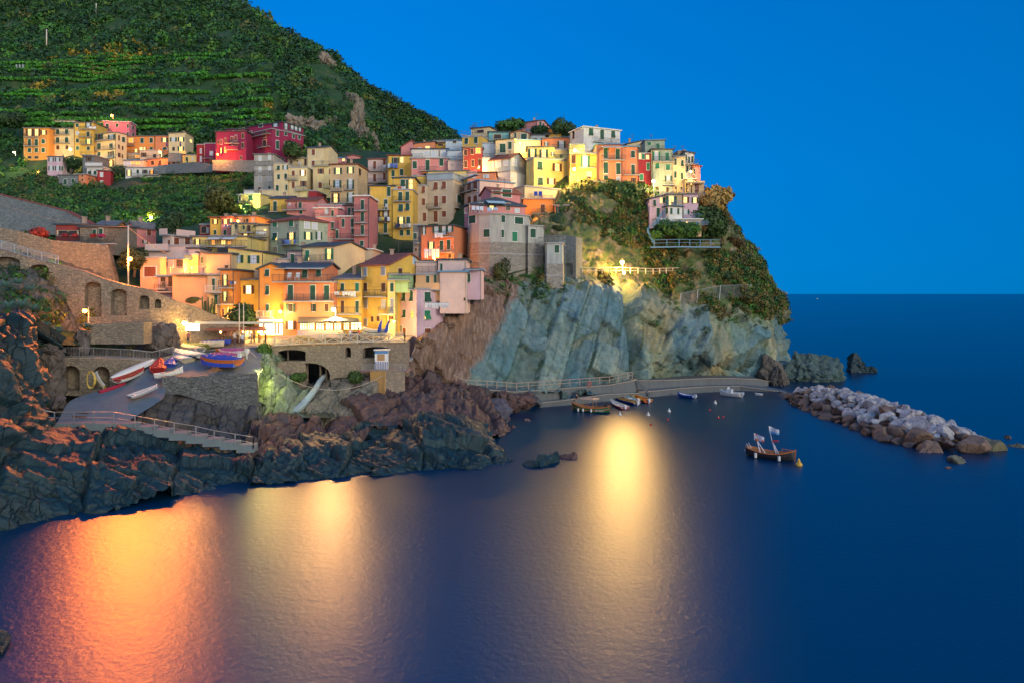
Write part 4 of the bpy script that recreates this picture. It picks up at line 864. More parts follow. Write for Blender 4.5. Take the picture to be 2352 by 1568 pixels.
hs('C','salmon low house with one lit window on the ridge line',[755,1000],430,520,'salmon','SR25s','l912,475,52,34 w820,485,36,22','',Y0=180)
hs('C','pink gabled house silhouetted against the dark ridge',[600,850],470,560,'pink','Y75t','','',Y0=186)
hs('C','yellow attic with a green terrace rail on the ridge line',[975,1132],400,495,'yellow','P','k1065,442,56,24','975,1130,412',Y0=183)
hs('C','white attic cube at the centre of the ridge line',[1125,1320],395,510,'bwhite','Fb','k1230,410,40,20','',Y0=178)
hs('C','deep brick red windowless looking house with orange lit corner window',[1326,1556],478,770,'brick','S25g','d1362,532,32,66 d1437,520,32,70 O1507,508,56,66 d1362,670,32,76 d1445,658,32,76 d1525,648,32,76','',Y0=163)
hs('C','turquoise white wall with a balcony of plants right of the brick red house',[1556,1712],425,610,'bwhite','P','','1560,1700,600',Y0=166)
hs('C','plain bluish white wall below the plant balcony',[1556,1650],600,790,'bwhite','P','','',Y0=162)
hs('C','weathered grey white gabled house with blue white windows',[1645,1885,2070],600,760,'bgrey','X85t','w1683,670,24,80 w1745,667,60,80 w1833,650,46,76 w1930,648,54,78 w2008,672,26,52','',Y0=158,side=6,worn=.9)
hs('C','white plastered lower house under the weathered grey gable',[1710,1890,2070],750,965,'white','P','w1905,815,40,60','',Y0=157,side=5,worn=.5)
hs('C','yellow top house with roof deck and twin green shutters',[1320,1545,1640],340,470,'yellow','P','g1370,397,38,72 g1482,387,40,74','1320,1640,330',Y0=170,side=5)
hs('C','cream roof hut with an aerial at the top left of the ridge',[1425,1640,1730],235,345,'cream','S12s','k1535,285,80,34 ','',Y0=178,side=5)
hs('C','pale teal flat with terrace pillars on the ridge',[1630,1880],295,420,'teal','Fs','k1735,345,84,50','1640,1850,390',Y0=174)
hs('C','cream arched gable house with big green shutters on the ridge',[1885,2115],310,410,'sand','Y30t','g1945,330,22,60 g2045,343,68,66','',Y0=173)
hs('C','cream house with a deep green door under a dark roof edge',[1710,1935],395,565,'cream','SR25s','g1795,482,68,106 g1880,450,40,86','1700,1830,560',Y0=164)
hs('C','long cream parapet wall under the arched gable house',[1930,2242],390,480,'cream','Fb','','',Y0=168)
hs('C','pink top house with open dark windows, highest on the ridge',[2010,2200,2345],160,330,'pink','X42s','gh2236,200,24,66 g2272,218,18,64 b2315,230,18,50','',Y0=186,side=7)
hs('C','small white lean-to below the highest pink house',[2080,2240],272,350,'bwhite','Fb','','',Y0=181)
hs('C','dark roofed hut with a small window below the arched gable',[2120,2340],330,430,'bgrey','S28s','k2180,382,40,34','',Y0=176)
hs('C','beige house with rust shutters on the left of the large beige block',[735,915],925,1350,'beige','P','b768,980,36,82 bh865,968,34,78 b766,1123,36,82 b866,1113,36,84 b765,1292,38,86 b878,1290,40,104','',below=9,Y0=149,worn=.15)
hs('C','large beige house with rust brown shutters in the centre of the block',[910,1215,1335],852,1345,'beige','P','bh1010,925,46,86 bh1107,915,44,86 b1015,1105,44,130 b1108,1087,46,92 b1010,1285,46,130 b1108,1255,46,70 g1280,1080,44,88','918,1085,1190 1225,1335,1176',below=9,Y0=148,side=6,worn=.15)
hs('C','grey roof terrace box on top of the large beige house',[905,1210,1335],775,852,'bgrey','P','','',Y0=150,side=6)
hs('C','flat yellow roof room with greenish canopy behind the grey terrace',[915,1400],760,860,'pyellow','SR10g','k1000,800,140,30','',Y0=156)
hs('C','cream pink corner house with a white fenced roof terrace',[1335,1525,1925],862,1130,'pwhite','Fb','b1405,945,40,130 b1477,925,42,132 b1407,1087,40,80 b1477,1078,42,80','1295,1500,1022 1340,1530,850w',below=9,Y0=145,side=7)
hs('C','terracotta edged roof hut on the white fenced terrace',[1385,1715],772,862,'salmon','S10t','w1440,810,60,40 w1600,810,60,40','',Y0=152)
hs('C','pink gable end with wide green shutters',[1535,1668,2000],1000,1170,'pink','Y78t','g1722,1005,92,46 g1843,1012,104,88','',below=9,Y0=137,side=5)
hs('C','slate hip roofed pink house with a sun lounger terrace',[1345,1400,2060],1150,1260,'pink','H110s','d1540,1170,50,90 gL1665,1165,100,80 k1860,1170,50,80 w1965,1215,50,50 k1400,1190,20,90','1395,1905,1244m',Y0=131,side=4,aw='1600,1812,1100,36b')
hs('C','tall yellow house with balconies of chairs and red flowers',[228,508],930,1690,'yellow','S55s','g457,992,40,108 g307,1145,42,118 g422,1140,40,112 dk320,1262,70,86 dw422,1262,80,84 g312,1425,42,118 g418,1420,40,112 w270,1540,36,62 k560,1700,10,10 k300,1655,46,120','235,475,1206 232,478,1340 230,480,1490',Y0=142)
hs('C','second tall yellow house with a lit stair window and white washing',[505,738],975,1700,'yellow','P','gh593,1052,44,106 gh675,1045,42,106 gh598,1182,52,82 gh677,1172,46,82 gL603,1352,88,122 g686,1327,42,78 g608,1477,42,66 g686,1472,42,64 w595,1655,40,60 L490,1640,10,10 w690,1690,30,30','520,718,1106 530,725,1412',Y0=141.5)
hs('C','yellow top flat with orange glowing stairwell and red towels',[510,760],835,985,'yellow','Fs','g622,890,52,80 g672,905,24,110 l718,905,36,120','508,655,968',Y0=145)
hs('C','yellow back wall with a blue deck table terrace',[738,908],815,935,'yellow','P','','740,905,908',Y0=153)
# ---- right part of the village (crop E)
hs('E','bright yellow corner house with lit veranda above the laundry lane',[15,105,498],602,920,'pyellow','P','gh175,688,54,98 dL377,708,110,92 gh180,870,56,86 dw308,872,104,74 k380,890,34,30','',below=9,Y0=156,side=4,worn=.15)
hs('E','cream glazed top storey of the bright yellow corner house',[30,350],470,604,'pyellow','S30g','gL88,538,100,96 gL220,545,100,94 dw325,552,42,48','0,500,606n',Y0=159)
hs('E','yellowish terrace bay at the right of the lit veranda',[350,502],505,620,'sand','P','k430,580,40,50','355,500,616',Y0=161)
hs('E','salmon house with one open green shutter on the upper lane',[200,528],372,510,'salmon','SR12g','gw250,436,46,52 gw428,452,100,104','320,500,492',Y0=168)
hs('E','small burnt orange flat roofed hut below the highest pink house',[170,402],255,320,'orange','Fs','','',Y0=180)
hs('E','yellow ochre hut with a satellite dish below the orange hut',[240,432],312,372,'yellow','Fs','','',Y0=176)
hs('E','tall white house with a white flat roof and a long balcony',[530,690,1118],232,560,'white','Fw','gh775,290,48,84 g905,323,44,116 gh1035,318,44,78 k572,320,24,100','800,1087,402',Y0=160,side=6,worn=.5)
hs('E','amber lit house with a glowing green shuttered door above the stone wall',[525,842],545,860,'yellow','P','d573,612,46,92 tM707,638,110,128 k573,790,46,20 n755,785,50,50 k748,822,50,32','530,835,545m 635,818,714',Y0=153,side=None)
hs('E','cream wall with pale green light behind the lamp terrace',[525,700],440,560,'pyellow','P','','',Y0=157)
hs('E','broad salmon house with green shutters and two balconies',[838,1150],440,925,'salmon','Fb','g948,540,50,120 g1090,552,48,120 g950,712,50,130 g1097,725,50,132 g952,830,48,56 u1097,850,42,66','898,1172,622',Y0=153.5,aw='905,1142,462,28w',worn=.15)
hs('E','salmon house end with two green shutters and an iron balcony',[1150,1332],468,960,'salmon','Fb','g1270,553,44,80 g1270,735,42,118 dk1277,862,60,62 g1210,905,38,30','1160,1345,798',Y0=153.7,worn=.15)
hs('E','narrow crimson house with small lit corner window',[1332,1482],545,975,'red','P','l1352,575,26,68 t1392,580,34,62 l1442,587,34,48 t1447,697,36,82 t1370,825,42,76 k1380,935,30,30 d1432,950,36,32','',Y0=153.8,worn=.2)
hs('E','cream sloping roofed house behind the crimson house terrace',[1195,1412],440,560,'cream','SR52s','k1210,455,20,14','1330,1480,540',Y0=162)
hs('E','grey green house with turquoise lit shutters and a wide balcony',[1490,1737],500,1010,'ggreen','Fs','tw1545,572,90,98 t1672,580,44,96 th1555,690,48,66 th1680,706,48,68 gw1685,836,84,60 d1673,975,28,60 d1555,960,34,56','1500,1752,640 1610,1757,916',Y0=153,worn=.5)
hs('E','green roof room with shuttered doors above the grey green house',[1412,1642],395,510,'ggreen','SR8b','t1460,428,44,40 t1562,455,40,60','1490,1640,510',Y0=158)
hs('E','tall cream house with four dark green shutters near the end of the lane',[1735,1887],580,985,'cream','P','g1768,643,28,74 gh1850,660,26,72 g1768,793,28,76 g1845,808,26,76 k1772,948,24,30 g1838,955,20,34','1735,1880,582n',Y0=153)
hs('E','cream roof parapet with a terrace of plants',[1800,1890],520,600,'sand','P','','1735,1880,600',Y0=158)
hs('E','narrow white house at the end of the ridge',[1885,1988],548,850,'white','SL25s','g1895,590,18,70 g1930,620,18,74 g1968,615,20,70 g1907,728,22,74 g1957,743,22,76','1890,2030,672',Y0=154,worn=.6)
hs('E','pinkish end house with terrace on pillars over the drop',[1985,2062],700,935,'pink','SL10t','g1990,760,20,68','',Y0=153)
hs('E','lit yellow terrace room on concrete pillars at the very end',[1895,1998],848,975,'pyellow','Fc','l1943,885,60,70','1900,2125,975m',Y0=152)
hs('E','lavender villa wing with sloping roof and small lit window',[1465,1700],1085,1335,'lav','SR60s','l1600,1096,30,66 g1634,1095,32,68 gq1523,1127,32,72 g1565,1238,36,110','',Y0=144.5,off=0,worn=.1)
hs('E','lavender villa upper balcony with the brightest yellow window',[1655,1848],1030,1170,'sand','Fg','gL1720,1100,128,112','1645,1845,1158b',Y0=144,worn=.1)
hs('E','white villa bay with green shutters between two lavender wings',[1612,1690,1850],1168,1318,'white','Fs','w1643,1218,24,66 g1672,1218,28,68 gw1760,1222,106,70','',Y0=142.5,side=2.5,worn=.1)
hs('E','lavender villa main block with two lit windows facing the sea',[1850,2037],1022,1325,'lav','X35g','dL1885,1090,90,68 gL1998,1094,76,66 gw1888,1232,88,62 gk2005,1242,50,70','1850,2058,1312b',Y0=145.5,worn=.1)
hs('E','stone ground floor of the villa with green arched doors',[1610,2075],1322,1430,'sand','Fw','w1675,1352,44,54 g1733,1352,30,58 g1822,1358,30,56 L1915,1368,62,54 g2030,1378,26,60','',Y0=143,worn=.8)
hs('E','cream gable wall above the deck chair terrace',[-140,-5,478],930,1150,'cream','P','','45,300,1076 300,490,1140',below=9,Y0=146,side=4,worn=.1)
hs('E','glowing orange house with a curved stair under the deck chair terrace',[-20,345],1082,1400,'orange','Fc','d210,1190,46,92 L80,1350,60,80 M240,1355,40,14 M130,1290,120,30','90,255,1252',Y0=143.5,worn=.1)
hs('E','coral house with one dark open window beside the umbrella',[350,502],1158,1400,'salmon','Fc','gk415,1205,110,78 L400,1352,60,60 k445,1355,34,70','',Y0=142.5,worn=.1)
# ---- left terraces (crop F and G)
hs('F','ochre gabled end of the grey roofed pair above the palm',[1130,1345,1508],460,640,'ochre','X75g','d1410,530,36,70 n1472,508,36,30 k1395,645,30,40','1378,1500,604',Y0=118,side=6)
hs('F','rosy gabled house with one brown window behind the light pole',[1505,1578,1835],462,700,'pink','Y60g','b1748,535,46,70 gw1705,640,70,36','',Y0=117,side=4)
hs('F','pinkish house with two arched brown windows and a roof terrace',[1912,2022,2262],572,700,'pwhite','P','b1993,655,20,72 b2071,643,56,96 b2200,648,56,96','1925,2015,560s 2030,2250,562s',Y0=113,side=4,worn=.1)
hs('F','long low pinkish wall house under the arched windows',[1735,2340],692,850,'pwhite','P','','1740,2010,740s',Y0=109,worn=.1)
hs('F','beige house with a wide brown roller window left of the terrace',[1650,1878],835,1150,'peach','P','b1768,992,134,118','',Y0=101,worn=.3)
hs('F','glazed brown terrace room under a tin roof',[1872,2170],846,1000,'sand','Fb','n1915,900,70,80 k1968,908,50,60 n2010,900,60,80 k2115,900,80,100','',Y0=103,worn=.1)
hs('F','pale cream parapet house above the long peach wall',[2165,2330],800,960,'pyellow','P','','',Y0=105,worn=.1)
hs('F','dark shuttered recess with a small rail under the glazed terrace',[1855,2050],1050,1250,'purple','Fb','k1920,1125,62,142 k2010,1105,60,122','1850,1975,1190m 1850,2050,1225',Y0=100.5)
hs('G','long plain peach wall house above the arched stone wall',[-30,382],735,1010,'peach','Fc','','-20,380,722m',Y0=99.5,worn=.05)
hs('G','cream house with two dark doors left of the orange house',[380,538],740,1215,'sand','Fc','g455,850,32,142 gh485,1025,38,112 k483,1193,24,20','385,575,938w',Y0=99,worn=.1)
hs('G','orange house with tall lit stair windows and coloured washing',[535,692],682,1265,'orange','Fs','gL590,800,66,130 gL590,990,60,114 L625,1190,12,140 b570,1185,18,100','540,712,884 548,692,1074',Y0=98.5,worn=.2)
hs('G','mauve grey flat block with small green windows',[275,370],478,700,'purple','Fs','g320,562,22,78 g374,560,16,70','',Y0=105.5,worn=.1)
hs('G','layered beige roof box with blue slab edges',[365,668],492,680,'sand','Fs','k608,640,44,36','',Y0=104,worn=.1)
hs('G','pinkish mauve wall between the arched windows and the roof boxes',[160,290],430,660,'pwhite','Fs','','',Y0=108,worn=.1)
hs('G','pale yellow terrace house with white striped awnings',[205,850],290,440,'pyellow','Fg','bL265,350,72,72 O450,355,40,60 l570,355,50,50 O640,360,40,40','180,850,400',Y0=112,aw='415,590,290,36w 560,735,290,36w',worn=.1)
hs('G','brick and glass greenhouse room left of the ochre third row house',[290,410],150,260,'red','P','k340,205,60,80 w385,215,20,60','',Y0=127)
hs('F','stone cottage with a long slate roof and two dark green doors on the terrace',[940,1268],470,665,'salmon','S55s','g1113,525,40,58 g1190,545,42,120 k800,520,10,10','700,1380,662',Y0=103.5,wall=STW)
hs('F','red brown porch of the slate cottage behind the flower boxes',[655,945],445,600,'brick','S40s','k800,540,220,60','700,1000,640',Y0=104.5)
# ------------------------------------------------------------------ walls with arches
def wallrun(name, label, cat, top, bot, mat, openings=(), thick=.6, niche=None, n=90, cap=None, backmat=None, group=None):
    """top: [(u,v,Y)...] crest of the wall; bot: [(u,v)...] its foot; openings (u0,u1,vtop,vbottom,rise)"""
    tu = np.array([p[0] for p in top], float); tv = np.array([p[1] for p in top], float); tY = np.array([p[2] for p in top], float)
    X = (tu-CU)/F*tY
    us = list(np.linspace(tu[0], tu[-1], n))
    for o in openings: us += list(np.linspace(o[0], o[1], 13))
    us = np.array(sorted(set([round(u,3) for u in us])))
    Yc = np.interp(us, tu, tY); Xc = (us-CU)/F*Yc; zt = HC-(np.interp(us, tu, tv)-VH)/F*Yc
    zb = HC-(np.interp(us, [b[0] for b in bot], [b[1] for b in bot])-VH)/F*Yc
    root = np.array([Xc[0], Yc[0], 0]); mb = MB()
    th = thick if niche is None else max(thick, niche+.15)
    def nrm(i):
        a, b = max(i-1,0), min(i+1,len(us)-1); d = np.array([Xc[b]-Xc[a], Yc[b]-Yc[a]]); d /= max(np.linalg.norm(d),1e-6); return np.array([-d[1], d[0], 0])
    NN = [nrm(i) for i in range(len(us))]
    def pt(i, z, back=0): return np.array([Xc[i], Yc[i], z])+NN[i]*back-root
    def op(i, um):
        for o in openings:
            if o[0]-1e-3 <= um <= o[1]+1e-3:
                Y = Yc[i]; c = (o[0]+o[1])/2; hw = (o[1]-o[0])/2; r = o[4]*math.sqrt(max(0, 1-((us[i]-c)/hw)**2))
                return HC-(o[3]-VH)/F*Y, HC-(o[2]+o[4]-r-VH)/F*Y
        return None
    q = lambda a,b,c,d,k=0: mb.add([a,b,c,d],[(0,1,2,3)],k)
    for i in range(len(us)-1):
        j = i+1; um = (us[i]+us[j])/2; oi, oj = op(i, um), op(j, um)
        if oi:
            q(pt(i,zb[i]),pt(j,zb[j]),pt(j,oj[0]),pt(i,oi[0])); q(pt(i,oi[1]),pt(j,oj[1]),pt(j,zt[j]),pt(i,zt[i]))
            dd = niche if niche is not None else th
            q(pt(i,oi[0]),pt(j,oj[0]),pt(j,oj[0],dd),pt(i,oi[0],dd)); q(pt(i,oi[1],dd),pt(j,oj[1],dd),pt(j,oj[1]),pt(i,oi[1]))
            if niche is not None: q(pt(i,oi[0],dd),pt(j,oj[0],dd),pt(j,oj[1],dd),pt(i,oi[1],dd),1)
            else: q(pt(j,zb[j],th),pt(i,zb[i],th),pt(i,oi[0],th),pt(j,oj[0],th)); q(pt(j,oj[1],th),pt(i,oi[1],th),pt(i,zt[i],th),pt(j,zt[j],th))
            for o in openings:
                for s_, e in ((i, o[0]), (j, o[1])):
                    if abs(us[s_]-e) < 2e-3:
                        z0_, z1_ = op(s_, um); q(pt(s_,z0_),pt(s_,z0_,dd),pt(s_,z1_,dd),pt(s_,z1_))
        else:
            q(pt(i,zb[i]),pt(j,zb[j]),pt(j,zt[j]),pt(i,zt[i]))
        if not oi or niche is not None: q(pt(j,zb[j],th),pt(i,zb[i],th),pt(i,zt[i],th),pt(j,zt[j],th))
        q(pt(i,zt[i]),pt(j,zt[j]),pt(j,zt[j],th),pt(i,zt[i],th)); q(pt(i,zb[i],th),pt(j,zb[j],th),pt(j,zb[j]),pt(i,zb[i]))
    L_ = len(us)-1
    q(pt(0,zb[0],th),pt(0,zb[0]),pt(0,zt[0]),pt(0,zt[0],th)); q(pt(L_,zb[L_]),pt(L_,zb[L_],th),pt(L_,zt[L_],th),pt(L_,zt[L_]))
    if cap:
        for i in range(L_):
            a, b = pt(i,zt[i]+.07,th/2-.0), pt(i+1,zt[i+1]+.07,th/2)
            mb.bar(a, b, th+.16, .14, k=2)
    o = mb.build(name, [mat, backmat or mat, cap or mat], None, tuple(root)); return tag(o, label, cat, group)

wallrun('arched_retaining_wall','long stone retaining wall with tall arched niches below the orange street lamp','retaining wall',
 [(-60,560,86),(0,572,86.5),(60,590,87),(130,607,88),(190,622,88.5),(235,640,89),(290,655,89.5),(345,666,90),(400,690,91),(445,704,92),(500,727,93),(570,752,94.5)],
 [(-60,640),(0,640),(100,660),(150,690),(180,745),(330,760),(420,800),(570,800)], STW,
 [(-20,46,590,640,12),(67,112,608,650,10),(194,233,648,728,10),(254,291,664,724,9),(319,343,679,710,8),(355,370,687,708,6)], niche=1.3, n=140)
wallrun('terrace_wall','rough stone terrace wall lit orange beneath the slate roofed cottage','retaining wall',
 [(-60,512,92),(40,530,93),(120,552,95),(170,556,97.5),(215,560,99.5),(250,563,101),(256,605,101),(264,640,101)],
 [(-60,600),(60,620),(262,660)], STW, thick=1, n=60)
wallrun('low_stone_wall','square cut stone wall among yellow lit shrubs below the arches','stone wall',
 [(208,745,83.5),(240,742,84),(330,741,84.5)], [(208,790),(330,790)], STW, thick=2.5, n=20)
wallrun('cliff_boundary_wall','long dry stone wall with a rusty rail climbing the slope at the left edge','stone wall',
 [(-80,425,118),(20,453,117),(90,470,116),(150,485,115),(190,505,114),(235,530,113)], [(-80,520),(60,540),(150,540),(235,545)], STG, thick=1.0, n=60, cap=plain('rust',(.25,.06,.03)))
wallrun('walkway_wall','stone wall with two dark arched boat stores under the railed walkway','retaining wall',
 [(118,822,80.5),(200,822,81.5),(300,826,83),(350,831,84.2),(400,820,85.5)], [(118,905),(228,912),(293,895),(347,855),(400,826)], STW,
 [(142,183,839,897,16),(215,252,841,893,15)], niche=2.2, n=70)
mb = MB(); pth = [(50,812,80),(118,820,80.6),(200,820,81.6),(300,824,83.1),(350,829,84.3),(400,817,86)]
for a, b in zip(pth[:-1], pth[1:]):
    A_, B_ = P(*a), P(*b); mb.hexa([A_-Vector((0,0,.3)), B_-Vector((0,0,.3)), B_+Vector((-.3,3,-.3)), A_+Vector((-.3,3,-.3)), A_, B_, B_+Vector((-.3,3,0)), A_+Vector((-.3,3,0))])
tag(mb.build('walkway', stucco((.33,.27,.22))), 'walkway above the arches', 'walkway', None, 'structure')

def railing(name, label, pts, mat, h=1.0, step=.16, thick=.025, post=8, kind='bars', cat='railing', group=None):
    """pts: (u,v,Y) of the foot line"""
    W_ = [P(*p) for p in pts]; O = W_[0].copy(); root = empty(name, O, label, cat, group); H = Vector((0,0,h)); rb = MB(); pb = MB()
    seg = []
    for a, b in zip(W_[:-1], W_[1:]):
        L_ = (b-a).length; n = max(1, int(round(L_/step))); seg += [(a+(b-a)*(i/n)-O) for i in range(n)]
    seg.append(W_[-1]-O)
    for a, b in zip(W_[:-1], W_[1:]):
        a, b = a-O, b-O; rb.bar(a+H, b+H, thick*1.8)
        if kind == 'bars': rb.bar(a+H*.1, b+H*.1, thick*1.4)
        if kind in ('rails','rope'): rb.bar(a+H*.5, b+H*.5, thick*1.3)
        if kind == 'three':
            for k in (.3,.55,.78): rb.bar(a+H*k, b+H*k, thick*2)
    pi = [s for i, s in enumerate(seg) if i % post == 0]+[seg[-1]]
    for s in pi: pb.bar(s, s+H*1.02, thick*2.6)
    if kind == 'bars':
        for s in seg: rb.bar(s+H*.1, s+H, thick)
    if kind == 'cross':
        for a, b in zip(pi[:-1], pi[1:]):
            rb.bar(a+H*.12, b+H*.95, thick*1.5); rb.bar(a+H*.95, b+H*.12, thick*1.5); rb.bar(a+H*.1, b+H*.1, thick*1.8)
            d = b-a
            for k in range(1,8):
                rb.bar(a+d*(k/8)+H*.1, a+d*min(1,(k/8+.3))+H*.95, thick*.4); rb.bar(a+d*(k/8)+H*.1, a+d*max(0,(k/8-.3))+H*.95, thick*.4)
    rb.build('rails', mat, root)
    if kind in ('rope','rails','three') or len(pi) < 8:
        for s in pi:
            pb = MB(); pb.bar(s, s+H*1.02, thick*2.6); pb.build('post', mat, root)
    else: pb.build('posts', mat, root)['kind'] = 'stuff'
    return root
CRM = plain('cream_metal', (.62,.50,.36))
railing('walkway_railing','pale metal railing along the walkway over the two dark arches',[(55,812,79.9),(118,820,80.4),(200,820,81.4),(300,824,82.9),(350,829,84.1),(400,817,85.4)],GREYM, h=1.15, post=9)
railing('path_railing','blue grey railing on the climbing path at the left edge',[(-60,560,85.9),(0,572,86.3),(60,590,86.8),(134,608,87.8)],plain('pale_blue_metal',(.25,.38,.48)), h=1.1, post=10)
railing('terrace_fence','cream cross braced fence along the restaurant terrace above the bridge',[(630,795,90.0),(660,793,90.6),(720,790,90.9),(800,788,90.9),(930,785,90.9)],CRM, h=1.15, step=.3, thick=.06, post=7, kind='cross')

# bridge
STB = stone('bridge_stone', (.36,.28,.21), (.26,.21,.17), (.16,.13,.10), .55, .8)
wallrun('bridge','stone bridge terrace with a wide low arch, two small arched windows and two long openings','bridge',
 [(588,806,89.6),(634,794,90.6),(660,793,91.2),(760,790,91.4),(850,788,91.4),(938,786,91.6)], [(588,840),(630,850),(650,905),(760,900),(765,868),(850,862),(938,862)], STB,
 [(639,702,803,829,6),(660,758,833,905,28),(734,748,799,822,6),(793,806,797,820,6),(834,892,796,822,6)], thick=1.4, n=100)
mb = MB()
for a, b in (((588,843),(662,833)),((662,832),(756,830)),((756,830),(938,826))):
    A_, B_ = P(a[0],a[1],91.0), P(b[0],b[1],91.0); A_.y = B_.y = 93.05
    mb.hexa([A_-Vector((0,0,.4)), B_-Vector((0,0,.4)), B_+Vector((0,6,-.4)), A_+Vector((0,6,-.4)), A_, B_, B_+Vector((0,6,0)), A_+Vector((0,6,0))])
tag(mb.build('vault_floor', CONC), 'dim floor behind the bridge openings', 'floor', None, 'structure')
wallrun('ravine_back_wall','dark rock wall seen deep inside the bridge openings','rock wall', [(560,800,99.5),(960,795,99.5)], [(560,900),(960,900)], STS, thick=1, n=10)
wallrun('lit_pier','orange lit stone pier below the blue striped kiosk','pier', [(850,850,88.2),(880,852,87.4),(884,852,87.2)], [(850,925),(884,925)], plain('lamplit_orange',(.50,.28,.10)), thick=2.5, n=6)  # the pier's orange is lamplight put into its base colour
wallrun('pier_wall','grey stone wall continuing right of the orange lit pier','stone wall', [(884.5,852,87.3),(930,852,88)], [(884.5,925),(930,925)], STB, thick=2.5, n=8)
mb = MB(); A_, B_ = P(826,852,88.6), P(934,852,87.9); mb.hexa([A_-Vector((0,-.2,.25)), B_-Vector((0,-.2,.25)), B_+Vector((0,3.6,-.25)), A_+Vector((0,3.0,-.25)), A_, B_, B_+Vector((0,3.6,0)), A_+Vector((0,3.0,0))])
tag(mb.build('kiosk_platform', stucco((.40,.22,.16))), 'reddish platform carrying the kiosk', 'platform', None, 'structure')
railing('platform_fence','thin wire fence on the kiosk platform edge',[(832,852,88.0),(870,852,87.6),(932,852,87.7)],GREYM, h=.9, step=.12, thick=.02, post=14)
# boat park wall
wallrun('boat_park_wall','dark slate stone wall holding up the boat park','retaining wall', [(372,864,76.9),(413,867,77.6),(470,862,78.5),(592,855,79.9)], [(372,905),(413,905),(480,925),(592,975)], STS, thick=1.2, n=40)

# quay
QC = stucco((.13,.145,.15), .7)
def ribbon(name, label, cat, top, h, depth, mat, edge=None):
    W_ = [P(*p) for p in top]; O = W_[0].copy(); mb = MB(); dv = Vector((.1,1,0)).normalized()*depth
    for a, b in zip(W_[:-1], W_[1:]):
        a, b = a-O, b-O; d = Vector((0,0,h)); mb.hexa([a-d, b-d, b-d+dv, a-d+dv, a, b, b+dv, a+dv])
        if edge: mb.bar(a+Vector((0,.1,.06)), b+Vector((0,.1,.06)), .5, .12, 1)
    o = mb.build(name, [mat, edge or mat], None, O); return tag(o, label, cat)
PALEC = stucco((.34,.29,.23), .3)
ribbon('quay_wall','grey concrete quay wall with the railed footpath under the cliff','quay',[(1066,893,102.5),(1130,896,106),(1180,900,108.5),(1240,896,110.5),(1320,890,114),(1400,884,117),(1462,872,119.8)],4.6,8,QC,PALEC)
ribbon('upper_quay_wall','higher concrete wall behind the mooring ledge','quay',[(1463,874,121.6),(1500,874,123.4),(1560,872,125.6),(1620,869,128),(1680,869,130),(1740,871,133),(1765,876,134)],3.4,8,QC,PALEC)
ribbon('landing_ledge','low landing ledge where the wooden fishing boat is tied','quay',[(1240,925,108.6),(1290,920,110.2),(1345,912,112.6),(1400,905,115),(1466,903,118.4)],1.4,4.5,QC,PALEC)
ribbon('mooring_ledge','narrow pale mooring ledge along the far quay','quay',[(1466,900,118.6),(1500,898,119.8),(1560,892,122.6),(1620,888,125.2),(1700,887,127.4),(1790,899,125.6),(1822,905,122.2)],1.6,6,QC,PALEC)
railing('quay_railing','thin rusty railing along the footpath at the foot of the cliff',[(1000,862,99.5),(1030,872,101),(1066,888,102.7),(1130,891,106.2),(1180,895,108.7),(1240,891,110.7),(1320,885,114.2),(1400,879,117.2),(1452,868,119.8)],plain('rusty_pale_metal',(.42,.30,.24)), h=1.1, step=.5, thick=.045, post=4, kind='rails')
def ladder(label, top, h, w=.5, mat=None, lean=.3):
    p = P(*top); root = empty('swim_ladder', p, label, 'ladder'); mb = MB()
    n = int(h/.35)
    for s in (-w/2, w/2):
        mb = MB(); mb.tube([(s,.5,.8),(s,.2,1.0),(s,-.05,.8),(s,-lean,-h)], .045, 6); mb.build('stringer', mat or GREYM, root)
    for k in range(n):
        z = -.1-k*.35; y = -.05-(lean-.05)*(.8-z)/(h+.8); rb = MB(); rb.bar((-w/2,y,z),(w/2,y,z),.05); rb.build('rung', mat or GREYM, root)
    return root
def stairs(name, label, a, b, w, n, mat, dv=None):
    A_, B_ = P(*a), P(*b); root = empty(name, A_, label, 'stairs'); mb = MB(); d = B_-A_; per = Vector((-d.y,d.x,0)).normalized()*w
    if per.y < 0: per = -per
    for i in range(n):
        p, q_ = d*(i/n), d*((i+1)/n); q_ = Vector((q_.x,q_.y,p.z)); dn = Vector((0,0,abs(d.z)/n*1.6+.25)); mb.hexa([p-dn,q_-dn,q_-dn+per,p-dn+per,p,q_,q_+per,p+per])
    mb.build('steps', mat, root); return root
stairs('shore_steps','long concrete steps with lit treads descending the dark foreground rock',(270,972,68.6),(582,1029,69.0),1.3,8,stucco((.16,.21,.22),.4))
ribbon('landing_slab','pale concrete edge at the foot of the slipway','slab',[(118,972,68.2),(215,971,68.5),(272,973,68.6)],1.2,1.5,stucco((.16,.21,.22),.4))
stairs('quay_steps','short concrete steps from the footpath to the ledge',(1462,874,119.5),(1492,903,118.9),1.2,9,QC)
stairs('landing_steps','steps from the footpath down to the first landing',(1215,898,108.6),(1246,926,108.5),1.2,8,QC)
railing('chain_fence','drooping rope fence on thin posts along the foreground steps',[(60,963,66.5),(125,972,67.9),(170,972,68.1),(215,971,68.3),(262,972,68.4),(310,980,68.5),(355,988,68.6),(400,996,68.7),(450,1004,68.7),(492,1014,68.8),(540,1022,68.8),(582,1029,68.8)],GREYM, h=1.15, step=3, thick=.03, post=1, kind='rope')

